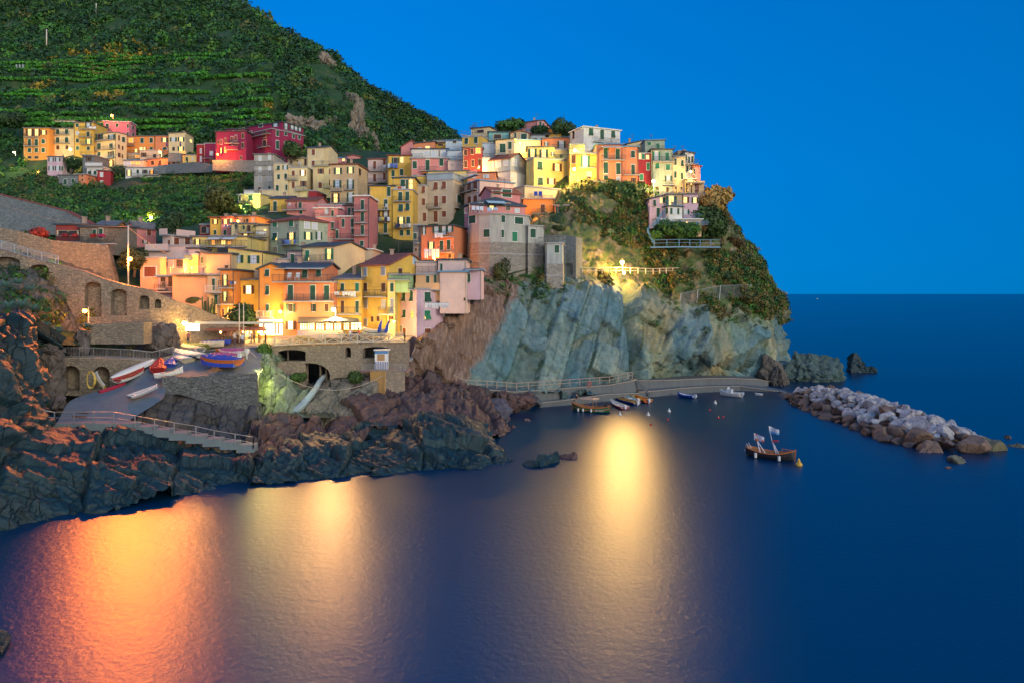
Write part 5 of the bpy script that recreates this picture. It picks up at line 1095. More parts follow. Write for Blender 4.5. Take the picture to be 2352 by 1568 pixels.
# round tower house
def polyhouse(label, pts, vt, vm, vb, c, win, bal, topmat, botmat, depth=7, name='house', roofc=CONC):
    q = [Vector(((u-CU)/F*Y, Y)) for u, Y in pts]; Y0 = pts[0][1]; zs = [HC-(v-VH)/F*pts[len(pts)//2][1] for v in (vt,vm,vb)]
    mid = q[len(q)//2]; root = empty(name, (mid.x, mid.y, zs[2]), label, 'house', 'houses of the village'); O = root.location
    back = [p+Vector((.5,depth)) for p in q]; ring = q+back[::-1]; n = len(ring)
    def prism(nm, z0, z1, mat, grow=0, par=root):
        mb = MB(); c0 = sum(ring, Vector((0,0)))/n; rg = [p+(p-c0).normalized()*grow for p in ring]
        mb.add([(p.x-O.x,p.y-O.y,z0-O.z) for p in rg]+[(p.x-O.x,p.y-O.y,z1-O.z) for p in rg], [tuple(range(n))[::-1], tuple(range(n,2*n))]+[(i,(i+1)%n,n+(i+1)%n,n+i) for i in range(n)])
        return mb.build(nm, mat, par)
    prism('wall', zs[1], zs[0], topmat); prism('stone_base', zs[2]-1, zs[1]-.003, botmat, .12); prism('roof', zs[0]+.003, zs[0]+.2, roofc, .3)
    prism('stone_band', zs[1]-2.2, zs[1]-1.95, CONC, .25)
    faces = [(q[i], q[i+1], pts[i][0], pts[i+1][0]) for i in range(len(q)-1)]; attach(root, faces, c, win, bal, '', topmat)
GST = stucco((.42,.43,.38), .9)
polyhouse('round grey tower house on a flaking stone base above the cliff', [(1075,127),(1084,124.5),(1100,122.6),(1125,121.6),(1152,121.8),(1176,123),(1214,125.2)], 492, 556, 655, 'C',
 'g1441,1317,56,98 g1800,1312,46,84 g1608,1480,72,92 g1793,1485,34,92 g1985,1333,96,80 t1935,1520,60,112', '', GST, STT)
polyhouse('grey blue tower annex with one green window over its flaking base', [(1213,124.2),(1247,126)], 521, 560, 640, 'C', 'g2150,1480,62,104', '', GST, STT, 5)
polyhouse('slim grey buttress house standing on the cliff edge beside the tower', [(1252,123),(1256,122),(1292,122.6)], 560, 606, 650, 'I', 'g668,725,52,92', '500,745,652', stucco((.36,.40,.38),.9), STT, 4)
wallrun('vine_wall','grey stone wall with a blind arch below the vine terrace','stone wall', [(1246,540,129),(1300,540,129),(1323,545,128)], [(1246,640),(1323,640)], STG, [(1295,1316,605,632,8)], niche=.4, thick=3, n=20)
wallrun('upper_stone_wall','tall rubble retaining wall under the salmon houses','retaining wall', [(1302,432,152),(1330,413,152.3),(1372,415,152),(1450,425,151.5),(1500,436,151.8),(1560,446,152)], [(1302,500),(1400,490),(1480,470),(1560,470)], STG, thick=1.5, n=30)
wallrun('garden_wall','pale stone garden wall with a dark screen on top','garden wall', [(1310,465,148.5),(1388,464,148.5)], [(1310,545),(1388,540)], STG, thick=1.5, n=10, cap=plain('dark_netting',(.02,.03,.035)))
wallrun('palace_terrace_wall','stone terrace wall along the foot of the magenta palace','retaining wall', [(488,368,199.2),(590,369,199.4),(650,376,199)], [(488,392),(650,400)], STG, thick=1.5, n=12)
wallrun('vineyard_wall','long pale dry stone wall across the vineyard terraces','stone wall', [(318,390,216),(380,378,214),(450,372,206),(488,378,201)], [(318,402),(488,396)], STG, thick=1, n=12)
wallrun('cluster_wall','stone terrace wall holding up the parasol house','stone wall', [(386,352,220),(416,352,220)], [(386,372),(416,372)], STG, thick=1, n=4)
wallrun('ramp_edge_wall','lit rendered wall of the restaurant entrance','wall', [(575,742,97.2),(596,742,97)], [(575,790),(596,790)], stucco(COL['pyellow']), thick=.4, n=4)
# ------------------------------------------------------------------ vegetation
rng = np.random.default_rng(3)
def _template(nq, leaf, flat, seed, droop=0):
    r = np.random.default_rng(seed); d = r.normal(size=(nq,3)); d /= np.linalg.norm(d, axis=1, keepdims=True)
    lob = 1+.30*vnoise(d*1.9+seed*3.1, seed)+.22*vnoise(d*4.3+seed, seed+5)
    rad = (.55+.45*r.random(nq)**.5)*lob; p = d*rad[:,None]; p[:,2] = p[:,2]*flat
    n = d+r.normal(size=(nq,3))*.45; n /= np.linalg.norm(n, axis=1, keepdims=True)
    t = np.cross(n, r.normal(size=(nq,3))); t /= np.linalg.norm(t, axis=1, keepdims=True); b = np.cross(n, t)
    s = leaf*(.6+.8*r.random((nq,1)))
    q = np.stack([p-t*s, p-b*s*.55, p+t*s, p+b*s*.55], 1)
    return q, .75+.5*r.random(nq)
def clumps(cent, size, tint, nq=60, leaf=.28, flat=.8, seed=0, nt_=5):
    """one mesh of leafy clumps; cent (n,3) size (n,) tint (n,3)"""
    T = [_template(nq, leaf, flat, seed*31+k) for k in range(nt_)]; n = len(cent); V = np.zeros((n,nq,4,3)); Cc = np.zeros((n,nq,4,3))
    for k in range(n):
        q, lv = T[k % nt_]; a = rng.random()*6.283; ca, sa = math.cos(a), math.sin(a)
        M = np.array([[ca,-sa,0],[sa,ca,0],[0,0,1]])*size[k]
        V[k] = q@M.T+cent[k]; Cc[k] = (tint[k][None]*lv[:,None])[:,None,:]
    V = V.reshape(-1,3); return V, np.arange(len(V)).reshape(-1,4), Cc.reshape(-1,3)
def veg(name, cent, size, tint, label, kind='stuff', cat='vegetation', **k):
    V, Fq, Cl = clumps(cent, size, tint, **k); o = obj(name, mesh(name, V, Fq, LEAF, tint=Cl)); return tag(o, label, cat if kind != 'structure' else None, None, kind)
PAL = np.array([(.012,.060,.014),(.022,.095,.018),(.040,.150,.018),(.075,.165,.022),(.115,.125,.030),(.020,.070,.034)])
def pick(n, w): return PAL[rng.choice(len(PAL), n, p=np.array(w)/sum(w))]*(.7+.6*rng.random((n,1)))
def sample(G, n, mask=None, off=.3):
    nv, nu = G.shape[:2]; A = np.linalg.norm(np.cross(G[:-1,1:]-G[:-1,:-1], G[1:,:-1]-G[:-1,:-1]), axis=2)
    c = (G[:-1,:-1]+G[1:,1:])/2; u = c[...,0]/c[...,1]*F+CU; v = VH-(c[...,2]-HC)/c[...,1]*F
    w = A/np.maximum(c[...,1],20)**1.2
    if mask is not None: w = w*mask(u, v, c)
    w = w.ravel(); k = rng.choice(len(w), n, p=w/w.sum()); cc = c.reshape(-1,3)[k]; nn = normals(G)[:-1,:-1].reshape(-1,3)[k]
    i, j = k//(nu-1), k % (nu-1); a, b = rng.random((2,n,1)); cc = G[i,j]+(G[i,j+1]-G[i,j])*a+(G[i+1,j]-G[i,j])*b
    s = np.sign((nn*(np.array([0,0,HC])-cc)).sum(1, keepdims=True)); return cc+nn*s*off
def n2(c, s, sd): return vnoise(c.reshape(-1,3)*s, sd).reshape(c.shape[:-1])
# mountain scrub; the terrace bands stay lighter and lower
def mk(u, v, c):
    terr = (u < 640)*(v > 120)*(v < 300)*(u > -300)
    spur = (u > 680)*(n2(c,.05,91) > -.05)*(v > 140)*(v<345)*(u-690 > (v-340)*-.1)
    return np.where(terr, .45, 1.0)*np.where(spur, .30, 1.0)*(v > -90)*(v < 500)*(n2(c,.06,92) > -.55)*np.where((v>360)&(u<480), .35, 1)
c = sample(NEARHILL, 11000, mk, .4); n = len(c); sz = 1.0+4.2*rng.random(n)**2.6*(c[:,1]/330)
veg('mountain_shrubs', c, sz, pick(n,(5,4,2.2,1.2,.5,2)), 'dense dark green scrub and low trees covering the mountain', nq=78, leaf=.20, flat=.8, seed=1)
c = sample(FARHILL, 3000, lambda u,v,c: (v>60)*(v<400)*1., .5); n = len(c)
veg('ridge_shrubs', c, 2.2+2.8*rng.random(n)**2, pick(n,(5,4,1,.6,.2,4))*.9, 'dark wooded cover of the far ridge', nq=60, leaf=.22, flat=.8, seed=2)
# vine terraces: rows following the contour
rows_c = []; rows_s = []; rows_t = []
nv, nu = NEARHILL.shape[:2]
hh = np.linalg.norm(NEARHILL, axis=2)
for zlev in np.arange(60, 150, 3.1):
    for j in range(0, nu-14):
        colz = NEARHILL[:-2,j,2]; k = int(np.argmax(colz > zlev))
        if k < 2: continue
        p = NEARHILL[k-1,j]+(NEARHILL[k,j]-NEARHILL[k-1,j])*((zlev-colz[k-1])/max(colz[k]-colz[k-1],1e-3)); u = p[0]/p[1]*F+CU; v = VH-(p[2]-HC)/p[1]*F
        if not (-250 < u < 620 and 128 < v < 300): continue
        m_ = vnoise(np.array([[p[0]*.02,p[2]*.07,zlev*.9]]), 61)[0]
        if m_ < .02+.25*math.sin(p[0]*.013+zlev): continue
        d_ = NEARHILL[k,j+1]-NEARHILL[k,j]
        for t in (0,.33,.66): rows_c.append(p+d_*t+np.array([0,-1.2,.5])); rows_s.append(.9+.5*rng.random()); rows_t.append(np.array((.055,.24,.024))*(.55+.7*rng.random())*(1+.4*m_))
veg('vine_rows', np.array(rows_c), np.array(rows_s), np.array(rows_t), 'bright green rows of vines on the mountain terraces', cat='vines', nq=18, leaf=.5, flat=.55, seed=3)
print('vine clumps', len(rows_c))
c = sample(NEARHILL, 120, lambda u,v,c: (v>100)*(v<260)*(u<640)*(n2(c,.06,95)>.45)*1., .6)
veg('broom_bushes', c, 1.5+1.5*rng.random(len(c)), np.tile([[.30,.22,.02]], (len(c),1)), 'yellow flowering bushes scattered along the terraces', nq=40, leaf=.3, seed=4)
# hillside between the villages
def ml(u, v, c):
    a = (u < 590)*(v > 400)*(v < 520)+(u < 240)*(v > 470)*(v < 560)+(u < 60)*(v > 300)*(v<470)+(u>440)*(u<600)*(v>350)*(v<450)
    a = a+(u > 1290)*(u < 1640)*(v > 430)*(v < 530)*.6+(u>370)*(u<430)*(v>490)*(v<560)
    return (a > 0)*(n2(c,.08,93) > -.35)*1.0
c = sample(LANDG, 2600, ml, .35); n = len(c); sz = .7+1.5*rng.random(n)**1.6
veg('hillside_bushes', c, sz, pick(n,(3,4,3,2.2,1.6,1)), 'mixed green bushes on the terraces below the upper cluster', nq=90, leaf=.19, flat=.8, seed=5)
rows_c = []; rows_s = []; rows_t = []
for v0, u0, u1, dv in ((418,330,560,-12),(436,300,585,-10),(455,250,560,4),(470,240,540,10),(400,470,580,0),(488,200,500,14)):
    for u in np.arange(u0, u1, 2.2):
        v = v0+dv*((u-u0)/(u1-u0))+3*math.sin(u*.03); Y_ = land1(u, v); rows_c.append(tuple(P(u, v-2, Y_+.3))); rows_s.append(.7+.35*rng.random()); rows_t.append(np.array((.05,.17,.02))*(.6+.7*rng.random()))
veg('lower_vine_rows', np.array(rows_c), np.array(rows_s), np.array(rows_t), 'leafy vine rows on the terraces below the upper cluster', cat='vines', nq=40, leaf=.3, flat=.8, seed=6)
# cliff vegetation
def mc(u, v, c):
    z = c[...,2]+np.clip((c[...,0]-19)/29,0,1)*7; return np.clip((z-19.-3.5*n2(c,.2,94))/4,0,1)*(n2(c,.16,96) > -.12)*(c[...,1] < 168)*(u > 1225)*((u > 1318)+(v > 545) > 0)*((u < 1490)+(u > 1620)+(v > 525) > 0)
c = sample(CLIFFG, 4600, mc, .12); n = len(c); sz = .35+.85*rng.random(n)**2
veg('cliff_scrub', c, sz, np.where(rng.random((n,1)) < .38, np.array([[.20,.15,.045]])*(.6+.8*rng.random((n,1))), pick(n,(2,3,3,3,3,1))), 'dry and green scrub on the upper cliff', nq=70, leaf=.24, flat=.85, seed=7)
c = sample(CLIFFG, 260, lambda u,v,c: (u>1060)*(u<1300)*(v>630)*(v<700)*1.+(u>1480)*(u<1760)*(v>640)*(v<760)*.7*(c[...,1] < 160), .1); n = len(c)
veg('cliff_edge_scrub', c, .3+.6*rng.random(n)**2, pick(n,(2,3,3,2,3,1)), 'tufts of scrub along the lip of the cliff', nq=50, leaf=.26, flat=.8, seed=8)
# left slope
c = sample(SLOPEG, 520, lambda u,v,c: (u<135)*(v<770)*1.+(u<420)*(v>700)*(v<800)*.10, .15); n = len(c)
veg('left_slope_bushes', c, .35+.9*rng.random(n)**2, pick(n,(3,3,2,2,3,2)), 'dark bushes and heather on the left slope', nq=80, leaf=.22, flat=.8, seed=9)
c = sample(SLOPEG, 110, lambda u,v,c: (u>185)*(u<300)*(v>715)*(v<800)*1., .2); n = len(c)
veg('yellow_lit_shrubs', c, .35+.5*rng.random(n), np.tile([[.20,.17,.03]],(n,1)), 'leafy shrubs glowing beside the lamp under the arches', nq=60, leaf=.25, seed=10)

def tree(name, label, base, h, r, tint, cat='tree', flat=.85, nq=2600, leaf=.075, trunk=True, group=None, n=7):
    B_ = P(*base); root = empty(name, B_, label, cat, group); rr = random.Random(label)
    lob = []; 
    for k in range(n):
        a = rr.uniform(0,6.28); d = rr.uniform(.1,.62)*r; lob.append((math.cos(a)*d, math.sin(a)*d*.8, h-r*flat+rr.uniform(-.45,.5)*r*flat, rr.uniform(.42,.68)*r))
    lob.append((0,0,h-r*flat,r*.7))
    c = np.array([l[:3] for l in lob]); s = np.array([l[3] for l in lob]); tn = np.array([np.array(tint)*rr.uniform(.75,1.3) for _ in lob])
    V, Fq, Cl = clumps(c, s, tn, nq=nq//len(lob), leaf=leaf*r/s.mean()*1.2, flat=flat, seed=rr.randint(1,999))
    obj('crown', mesh('crown', V, Fq, LEAF, tint=Cl), root)
    if trunk:
        t = MB(); t.tube([(0,0,-.6),(.05*h,0,h*.25),(-.02*h,.03*h,h*.55)], [h*.05,h*.04,h*.028], 8)
        for l in lob[:5]: t.tube([(.03*h,0,h*.35),(l[0]*.5,l[1]*.5,h*.35+(l[2]-h*.35)*.6),(l[0]*.9,l[1]*.9,l[2])], [h*.025,h*.016,h*.006], 6)
        t.build('trunk', BARK, root, smooth=True)
    return root
def bush(label, base, r, tint, flat=.7, name='bush', n=5, **k): return tree(name, label, base, r*1.25, r, tint, cat='bush', flat=flat, trunk=False, n=n, **k)
tree('fig_tree','broad tree with white blossoms in front of the magenta palace',(668,372,196.5),6.5,3.4,(.05,.10,.02))
tree('citrus_tree','dark leafed tree behind the two restaurant poles',(560,757,95.5),4.2,2.3,(.03,.075,.015))
tree('pine_tree','tall dark tree behind the rosy gabled house',(395,562,116),6.2,2.6,(.02,.055,.02))
tree('olive_tree','wide olive coloured tree in the field left of the yellow lit house',(503,478,150),5.2,4.0,(.11,.12,.03))
tree('palm_bush','spiky dark palm crown behind the orange street lamp',(308,628,101),4.6,2.7,(.05,.06,.02))
bush('round clipped green hedge bush on the right of the upper stone wall',(1425,465,150.3),4.6,(.03,.085,.015),flat=.95,nq=3600)
bush('olive green hedge bush at the left of the upper stone wall',(1333,452,150.6),3.6,(.10,.12,.025),flat=.9,nq=3000)
bush('long green hedge between the two clipped bushes',(1392,452,150.6),3.0,(.035,.09,.018),flat=.8)
bush('orchard bush below the arched villa windows',(1540,553,142),3.6,(.03,.10,.018),flat=.6,nq=3000)
bush('bright green orchard bush beside the first one under the villa',(1580,552,142.5),3.0,(.045,.14,.02),flat=.65)
bush('light green small bush at the bend of the blue stairs',(1503,556,141.5),1.9,(.06,.15,.02))
bush('tall leafy shrub right of the villa',(1632,520,147),4.6,(.035,.08,.02),flat=1.0,nq=3600)
bush('brown dried bush between villa and leafy shrub',(1603,538,145.5),2.4,(.17,.10,.035))
bush('sandy pampas grass clump against the sky',(1642,478,149),3.6,(.42,.28,.09),flat=.9,nq=2400,leaf=.13)
bush('dark agave bush on the skyline of the cliff',(1712,610,150),2.6,(.05,.08,.03))
bush('rusty bush on the skyline above the dark agave bush',(1690,570,150),2.0,(.14,.09,.03))
bush('flowering vine hedge on top of the blind arched wall',(1285,540,127.5),1.5,(.05,.085,.02),flat=.42)
bush('red flowering bush on the terrace edge left of the porch',(92,548,94.8),1.3,(.30,.035,.03),flat=.6)
for i_,(u_,l_) in enumerate(((148,'leftmost on the porch railing'),(172,'right end of the porch railing'),(213,'under the first green door of the slate cottage'),(233,'magenta one under the second green door of the cottage'))): bush('flower box of red blossom, '+l_,(u_,548,102.2),.62,(.42,.03,.03) if i_ < 3 else (.42,.03,.16),flat=.55,n=3,nq=300,leaf=.12)
bush('shaggy roof garden hedge on the highest ridge',(1163,322,184),4.5,(.03,.10,.02),flat=.45)
bush('green bush on the skyline right of the highest pink house',(1240,318,180),3.0,(.03,.085,.02),flat=.7)
bush('second skyline bush beside the tall white house',(1290,312,176),3.4,(.025,.075,.02),flat=.7)
bush('dark hedge on top of the arched wall end',(440,706,92.6),1.1,(.06,.06,.02),flat=.45)
bush('ivy clump hanging beside the bridge railing',(608,815,89.2),1.4,(.07,.16,.02),flat=1.1)
bush('green bush inside the bridge arch',(682,880,88.5),1.3,(.05,.11,.02))
bush('mossy bush at the foot of the bridge right of the arch',(820,878,88.5),1.3,(.05,.10,.02),flat=.8)
bush('flowered balcony bush on the grey green house',(632,352+170,115),1.1,(.05,.12,.03),flat=.7) if 0 else None
bush('vine growth hanging down the tower base',(1150,620,120.8),1.9,(.06,.08,.025),flat=1.7)
bush('dark bush beneath the pink cottage of the left cluster',(170,388,221),3.0,(.02,.06,.015))
bush('dark bush right of the red cottage in the left cluster',(285,412,221),4.0,(.018,.055,.015))
bush('round dark bush at the far left of the upper cluster',(18,296,244),5.5,(.018,.055,.018))
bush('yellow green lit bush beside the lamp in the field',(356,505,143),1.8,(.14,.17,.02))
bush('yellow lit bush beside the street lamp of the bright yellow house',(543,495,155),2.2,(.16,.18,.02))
t_ = empty('cactus', P(481,735,97.5), 'tall branching cactus above the end of the arched wall', 'cactus'); mb = MB()
for k in range(13):
    a = k*2.4; d = .2+.06*k; mb.tube([(0,0,0),(math.cos(a)*d,math.sin(a)*d*.5,.8),(math.cos(a)*d*1.15,math.sin(a)*d*.6,2.2+1.1*math.sin(k*1.7))],[.16,.14,.09],7)
mb.build('stems', plain('cactus_green',(.07,.10,.03)), t_, smooth=True)
def agave(r, label, loc):
    t = empty('agave', loc, label, 'agave', 'agaves on the rocky slopes'); mb = MB(); rr = random.Random(label)
    for k in range(26):
        a = k*2.399; e = .25+.95*(k/26); L_ = r*rr.uniform(.85,1.1); dx, dy = math.cos(a), math.sin(a); w = r*.085; pv = None
        for i in range(5):
            s = i/4; x = L_*(math.cos(e)*s); z = L_*(math.sin(e)*s-.25*s*s); ww = w*(1-s)**.7*(.7+s)+.004; c_ = Vector((dx*x,dy*x,z)); n_ = Vector((-dy,dx,0))*ww
            cur = (c_-n_, c_+n_, c_+Vector((0,0,-ww*.6)))
            if pv: mb.add([pv[0],pv[1],cur[1],cur[0],pv[2],cur[2]],[(0,1,2,3),(0,3,5,4),(1,4,5,2)])
            pv = cur
    mb.build('leaves', plain('agave_blue_green',(.10,.22,.20)), t); return t
for i,(u,v,Y_,r_,w_) in enumerate([(12,660,78,1.3,'topmost at the left edge of the slope'),(40,652,79,1.2,'beside the topmost one on the left slope'),(70,668,80,1.1,'third along the top of the left slope'),(18,708,74,1.3,'in the middle of the left slope at the picture edge'),(48,705,75,1.4,'in the middle of the left slope'),(76,712,77,1.1,'right of the middle of the left slope'),(105,750,78.5,1.0,'above the left end of the walkway railing'),(132,765,80,1.3,'with yellowish leaves beside the grey rock'),(200,752,83,1.0,'glowing beside the lamp under the arches'),(1425,500,147,1.6,'on the upper cliff under the clipped hedge'),(1403,535,139,1.2,'halfway down the vegetated cliff'),(1086,687,112.5,1.4,'on the lip of the cliff beside the lilac wing'),(1700,560,152,2.0,'on the skyline of the promontory'),(1722,600,153,2.0,'lower on the skyline of the promontory')]):
    agave(r_*1.1, 'blue green spiky agave '+w_, P(u,v,Y_-.6))
# ------------------------------------------------------------------ lamps
LAMPC = dict(o=(1,.27,.035), y=(1,.56,.14), w=(1,.64,.24), g=(.92,.95,.25), r=(1,.26,.05))
def lamp(label, u, v, Y, c, power, pole=0, r=.28, size=.3, kind='street_lamp', off=(0,-.6,-.15), spot=0, sang=130, sc=None):
    p = P(u,v,Y); root = empty(kind, p, label, 'lamp', 'lit lamps of the village'); col_ = LAMPC[c]
    mb = MB(); mb.ball((0,0,0), r, 12); mb.build('lamp_globe', plain('lit_globe_'+c, col_, .5, 0, 30, col_), root, smooth=True)
    hd = MB(); hd.ball((0,0,r*.9), r*1.15, 10, sq=(1,1,.35))
    hd.build('lamp_shade', IRON, root)
    if pole:
        pm = MB(); pm.tube([(.15,.5,-pole),(.15,.5,r+.25),(0,.1,r+.3)], [.09,.06,.04], 8); pm.build('pole', GREYM, root)
    else:
        pm = MB(); pm.bar((0,.05,r*.9),(0,.9,r*.9+.15),.06); pm.build('wall_arm', IRON, root)
    l = bpy.data.lights.new('bulb', 'POINT'); l.energy = power; l.color = col_; l.shadow_soft_size = size
    o = bpy.data.objects.new('bulb', l); C.objects.link(o); o.parent = root; o.location = off
    if spot:
        l = bpy.data.lights.new('streak_spot', 'SPOT'); l.energy = spot; l.color = sc or col_; l.shadow_soft_size = size*1.3; l.spot_size = R(sang); l.spot_blend = .8  # extra spot added, aimed seaward to strengthen the streaks on the water
        o = bpy.data.objects.new('streak_spot', l); C.objects.link(o); o.parent = root; o.location = (off[0], off[1]-.3, off[2]); o.rotation_euler = (Vector((0,0,HC*.35))-p).to_track_quat('-Z','Y').to_euler()
    return root
K = 1.0
lamp('strong orange street lamp on the pale mast by the stone stairs',298,595,94.8,'o',5000*K,0,.32,.5,spot=62000,sang=66,sc=(1,.20,.018))
lamp('small warm lamp on the stone walkway below the first arch',195,714,84.5,'o',1100*K,1.6)
lamp('dazzling floodlight beside the white board at the boat park',424,742,90.3,'y',1500*K,3.2,.32,.5,spot=9000,sang=90,sc=(1,.32,.05))
lamp('white starry lamp over the restaurant marquee',766,711,93.6,'w',2200*K,2.4,.3,.4,spot=15000,sang=100,sc=(1,.46,.13))
lamp('yellow wall lamp on the corner of the salmon gabled house',644,716,95.6,'y',1300*K,0,.22,spot=4500)
lamp('strong yellow street lamp on the footpath halfway up the cliff',1429,603,133.6,'y',9000*K,1.6,.4,.6,spot=32000,sang=110,sc=(1,.56,.16))
lamp('garden floodlight just below the footpath lamp',1433,627,134.4,'y',900*K,0,.3)
lamp('glaring lamp at the left end of the upper stone wall',1319,389,150.0,'y',5000*2.4,0,.32,.4)
lamp('greenish lamp on the terrace above the glaring lamp',1320,346,154.5,'g',2600*K,0,.3)
lamp('pale street lamp on a post in front of the grey green house',1501,417,150.5,'w',3400,4.8,.35,.4)
lamp('big yellow green lamp on the corner of the bright yellow house',559,478,155.8,'g',5000*2.4,2.5,.34,.4)
lamp('yellow lamp among bushes in the dark field',347,500,142,'g',2200*K,1.5,.3)
lamp('wall lamp on the tall cream apartment house of the upper cluster',162,344,224.0,'y',3800*2.4,0,.4)
lamp('lamp between the salmon house and the parasol house',368,350,220.5,'o',3800*2.4,1.5,.4)
lamp('bright lamp on the terrace at the lower edge of the upper cluster',359,391,219.0,'o',3000*2.4,1.2,.45)
lamp('lamp above the rose pink house on the wooden pergola',257,266,249,'o',2200*K,1,.4)
lamp('lamp glowing behind the ochre house at the far left',32,350,222,'g',2600*K,1,.2)
lamp('warm lamp hung between the two tall yellow houses',901,562,140.2,'y',2600*2.4,0,.25)
lamp('orange bulb on the orange house in the third row',547,508,123,'o',1300*K,0,.22)
lamp('warm lamp inside the arch of the magenta palace',500,355,197.5,'o',2600*1.7,0,.25)
lamp('lamp on the terrace room over the concrete pillars',1587,395,150.5,'y',1200*K,0,.25)
lamp('warm light under the deck chair terrace',1232,500,140.5,'o',2400*2.4,0,.2)
lamp('warm lamp in the narrow street left of the orange stair house',542,735,97,'y',1500*K,0,.15)
lamp('warm light at the foot of the broad cream house',800,480,160,'o',1800*2.4,0,.18)
lamp('wall lamp over the alley right of the tall yellow house',905,738,95.5,'y',1500*K,0,.15)
lamp('lamp low on the wall by the narrow cream house steps',704,437,174,'y',1500*K,0,.15)
lamp('added green lamp at the end of the boat park wall, lighting the ravine',601,848,81.6,'g',1000*K,0,.1)  # added lamp standing in for a bridge floodlight on the ravine rock
for u,v,Y_,c_,p_,lb in ((760,630,104,'y',1800,'added fill lamp in the lane behind the large cream house roof'),(1010,600,119.5,'o',1600,'added fill lamp at the foot of the coral laundry house'),(690,520,128,'y',1800,'added fill lamp between the red hip roof and the pink house'),(440,615,103.5,'o',2200,'added fill lamp on the terrace below the arched windows'),(975,425,158,'y',2200,'added fill lamp in the lane above the beige house'),(1195,330,166,'y',2200,'added fill lamp among the ridge houses'),(640,415,180,'y',1600,'added fill lamp below the painted grey house'),(1100,385,160,'y',1500,'added fill lamp below the brick red house'),(90,395,223,'o',1800,'added fill lamp under the ochre apartment house')):
    lamp(lb,u,v,Y_,c_,p_*1.5,0,.16)  # fill lamps added to warm the gaps between the mid-village houses
for i, (u, v, Y_) in enumerate([(487,763,93.5),(631,757,92.4),(700,751,92.0),(741,751,91.9),(770,751,92.0)]): pass
def poleobj(name, label, u, v0, v1, Y, r=.08, mat=None, cat='pole'):
    a, b = P(u,v0,Y), P(u,v1,Y); root = empty(name, b, label, cat); mb = MB(); mb.tube([(0,0,0), a-b], [r, r*.75], 8); mb.build('mast', mat or GREYM, root, smooth=True)
    return root
PP = plain('pale_mast',(.62,.55,.46))
m1 = poleobj('mast','pale mast carrying the orange street lamp and the overhead wires',294.5,518,655,95.2,.12,PP)
poleobj('flagpole','left of the two slim poles in front of the restaurant',549.6,697,786,90.2,.07,PP)
poleobj('flagpole','right of the two slim poles in front of the restaurant',559.5,698,784,90.5,.07,PP)
poleobj('utility_pole','lone wooden pole high on the dark mountain',221,8,38,395,.35,PP)
poleobj('utility_pole','lone pale pole on the left mountain terraces',107,68,106,365,.35,PP)
r_ = poleobj('antenna_mast','telecom mast on the terrace at the left mountain edge',46,150,178,330,.35,PP); mb = MB()
for s in (-1,0,1): mb.box((s*1.6,0,5.2),(.7,.5,1.8))
mb.bar((-1.8,0,4.6),(1.8,0,4.6),.2); mb.build('antennas', GREYM, r_)
for k,(u,v0,v1,Y_,lb) in enumerate([(1680,505,560,152,'tall television aerial on the skyline of the promontory'),(1690,528,580,153,'second television aerial below the first one'),(1086,288,310,172,'thin aerial on the roof deck at the ridge'),(1091,282,306,175,'forked aerial on the roof deck at the ridge'),(1295,262,288,178,'single thin mast on the ridge by the tall white house')]):
    r_ = poleobj('aerial', lb, u, v0, v1, Y_, .06, IRON, 'aerial'); h_ = P(u,v0,Y_).z-P(u,v1,Y_).z; mb = MB()
    if k != 4:
        for j in range(5): mb.bar((-.9+.1*j,0,h_*(.95-.1*j)),(.9-.1*j,0,h_*(.95-.1*j)),.05)
        mb.bar((-1.6,0,h_*.55),(2.2,0,h_*.55),.05); mb.build('elements', IRON, r_)
def wire(label, pts, sag=.6, r=.03, mat=None):
    A_, B_ = P(*pts[0]), P(*pts[1]); O = A_.copy(); mb = MB(); n = 14
    mb.tube([(B_-A_)*(i/n)-Vector((0,0,sag*4*(i/n)*(1-i/n))) for i in range(n+1)], r, 5); o = mb.build('overhead_wire', mat or plain('wire',(.4,.25,.15)), None, O); return tag(o, label, 'wire')
wire('long wire from the left picture edge to the lamp mast',[(-40,452,100),(294,521,95.2)],1.2)
wire('wire from the lamp mast down to the beige terraces',[(295,522,95.2),(470,610,99)],1.0)
wire('wires from the white board up to the restaurant poles',[(450,738,90.6),(548,712,90.2)],.2)
wire('rope slung across the ravine below the bridge',[(563,796,86),(880,862,87)],3.4,.035,plain('pale_rope',(.5,.42,.34)))

# ------------------------------------------------------------------ restaurant
def slabpts(mb, pts, th, k=0): mb.hexa([p-Vector((0,0,th)) for p in pts]+list(pts), k)
WARMW = stucco((.60,.42,.20),.3)
# open pavilion with the rust coloured roof
O = P(550,780,93); root = empty('restaurant_pavilion', O, 'open restaurant pavilion with a rust red roof and wooden posts beside the poles', 'pavilion')
mb = MB(); a, b, c_, d = P(470,757,90.0), P(612,757,92.0), P(606,747,98), P(500,748,97); slabpts(mb, [x-O for x in (a,b,c_,d)], .18); mb.build('roof', roofmat('rusty_sheet',(.30,.11,.07),(.24,.09,.06)), root)
for k,u in enumerate((508,560,577,595,610)):
    Y_ = 90.6+(u-500)*.013; pb = MB(); q = P(u,757,Y_)-O; z = P(u,786,Y_).z-O.z; pb.bar((q.x,q.y,z),(q.x,q.y,q.z+.05),.18); pb.build('post', DKBROWN, root)
    lb = MB(); lb.ball((q.x,q.y-.2,q.z-.35),.13,8); lb.build('bulb_lamp', plain('lit_globe_y', LAMPC['y'], .5, 0, 30, LAMPC['y']), root)
bw = MB(); A_, B_ = P(470,762,97.5)-O, P(606,762,98)-O; bw.bar(A_-Vector((0,0,.3)), B_-Vector((0,0,.3)), .2, 3.6); bw.build('back_wall', plain('lit_dining_room',(.9,.7,.4),.6,0,1.5,(1,.66,.26)), root)
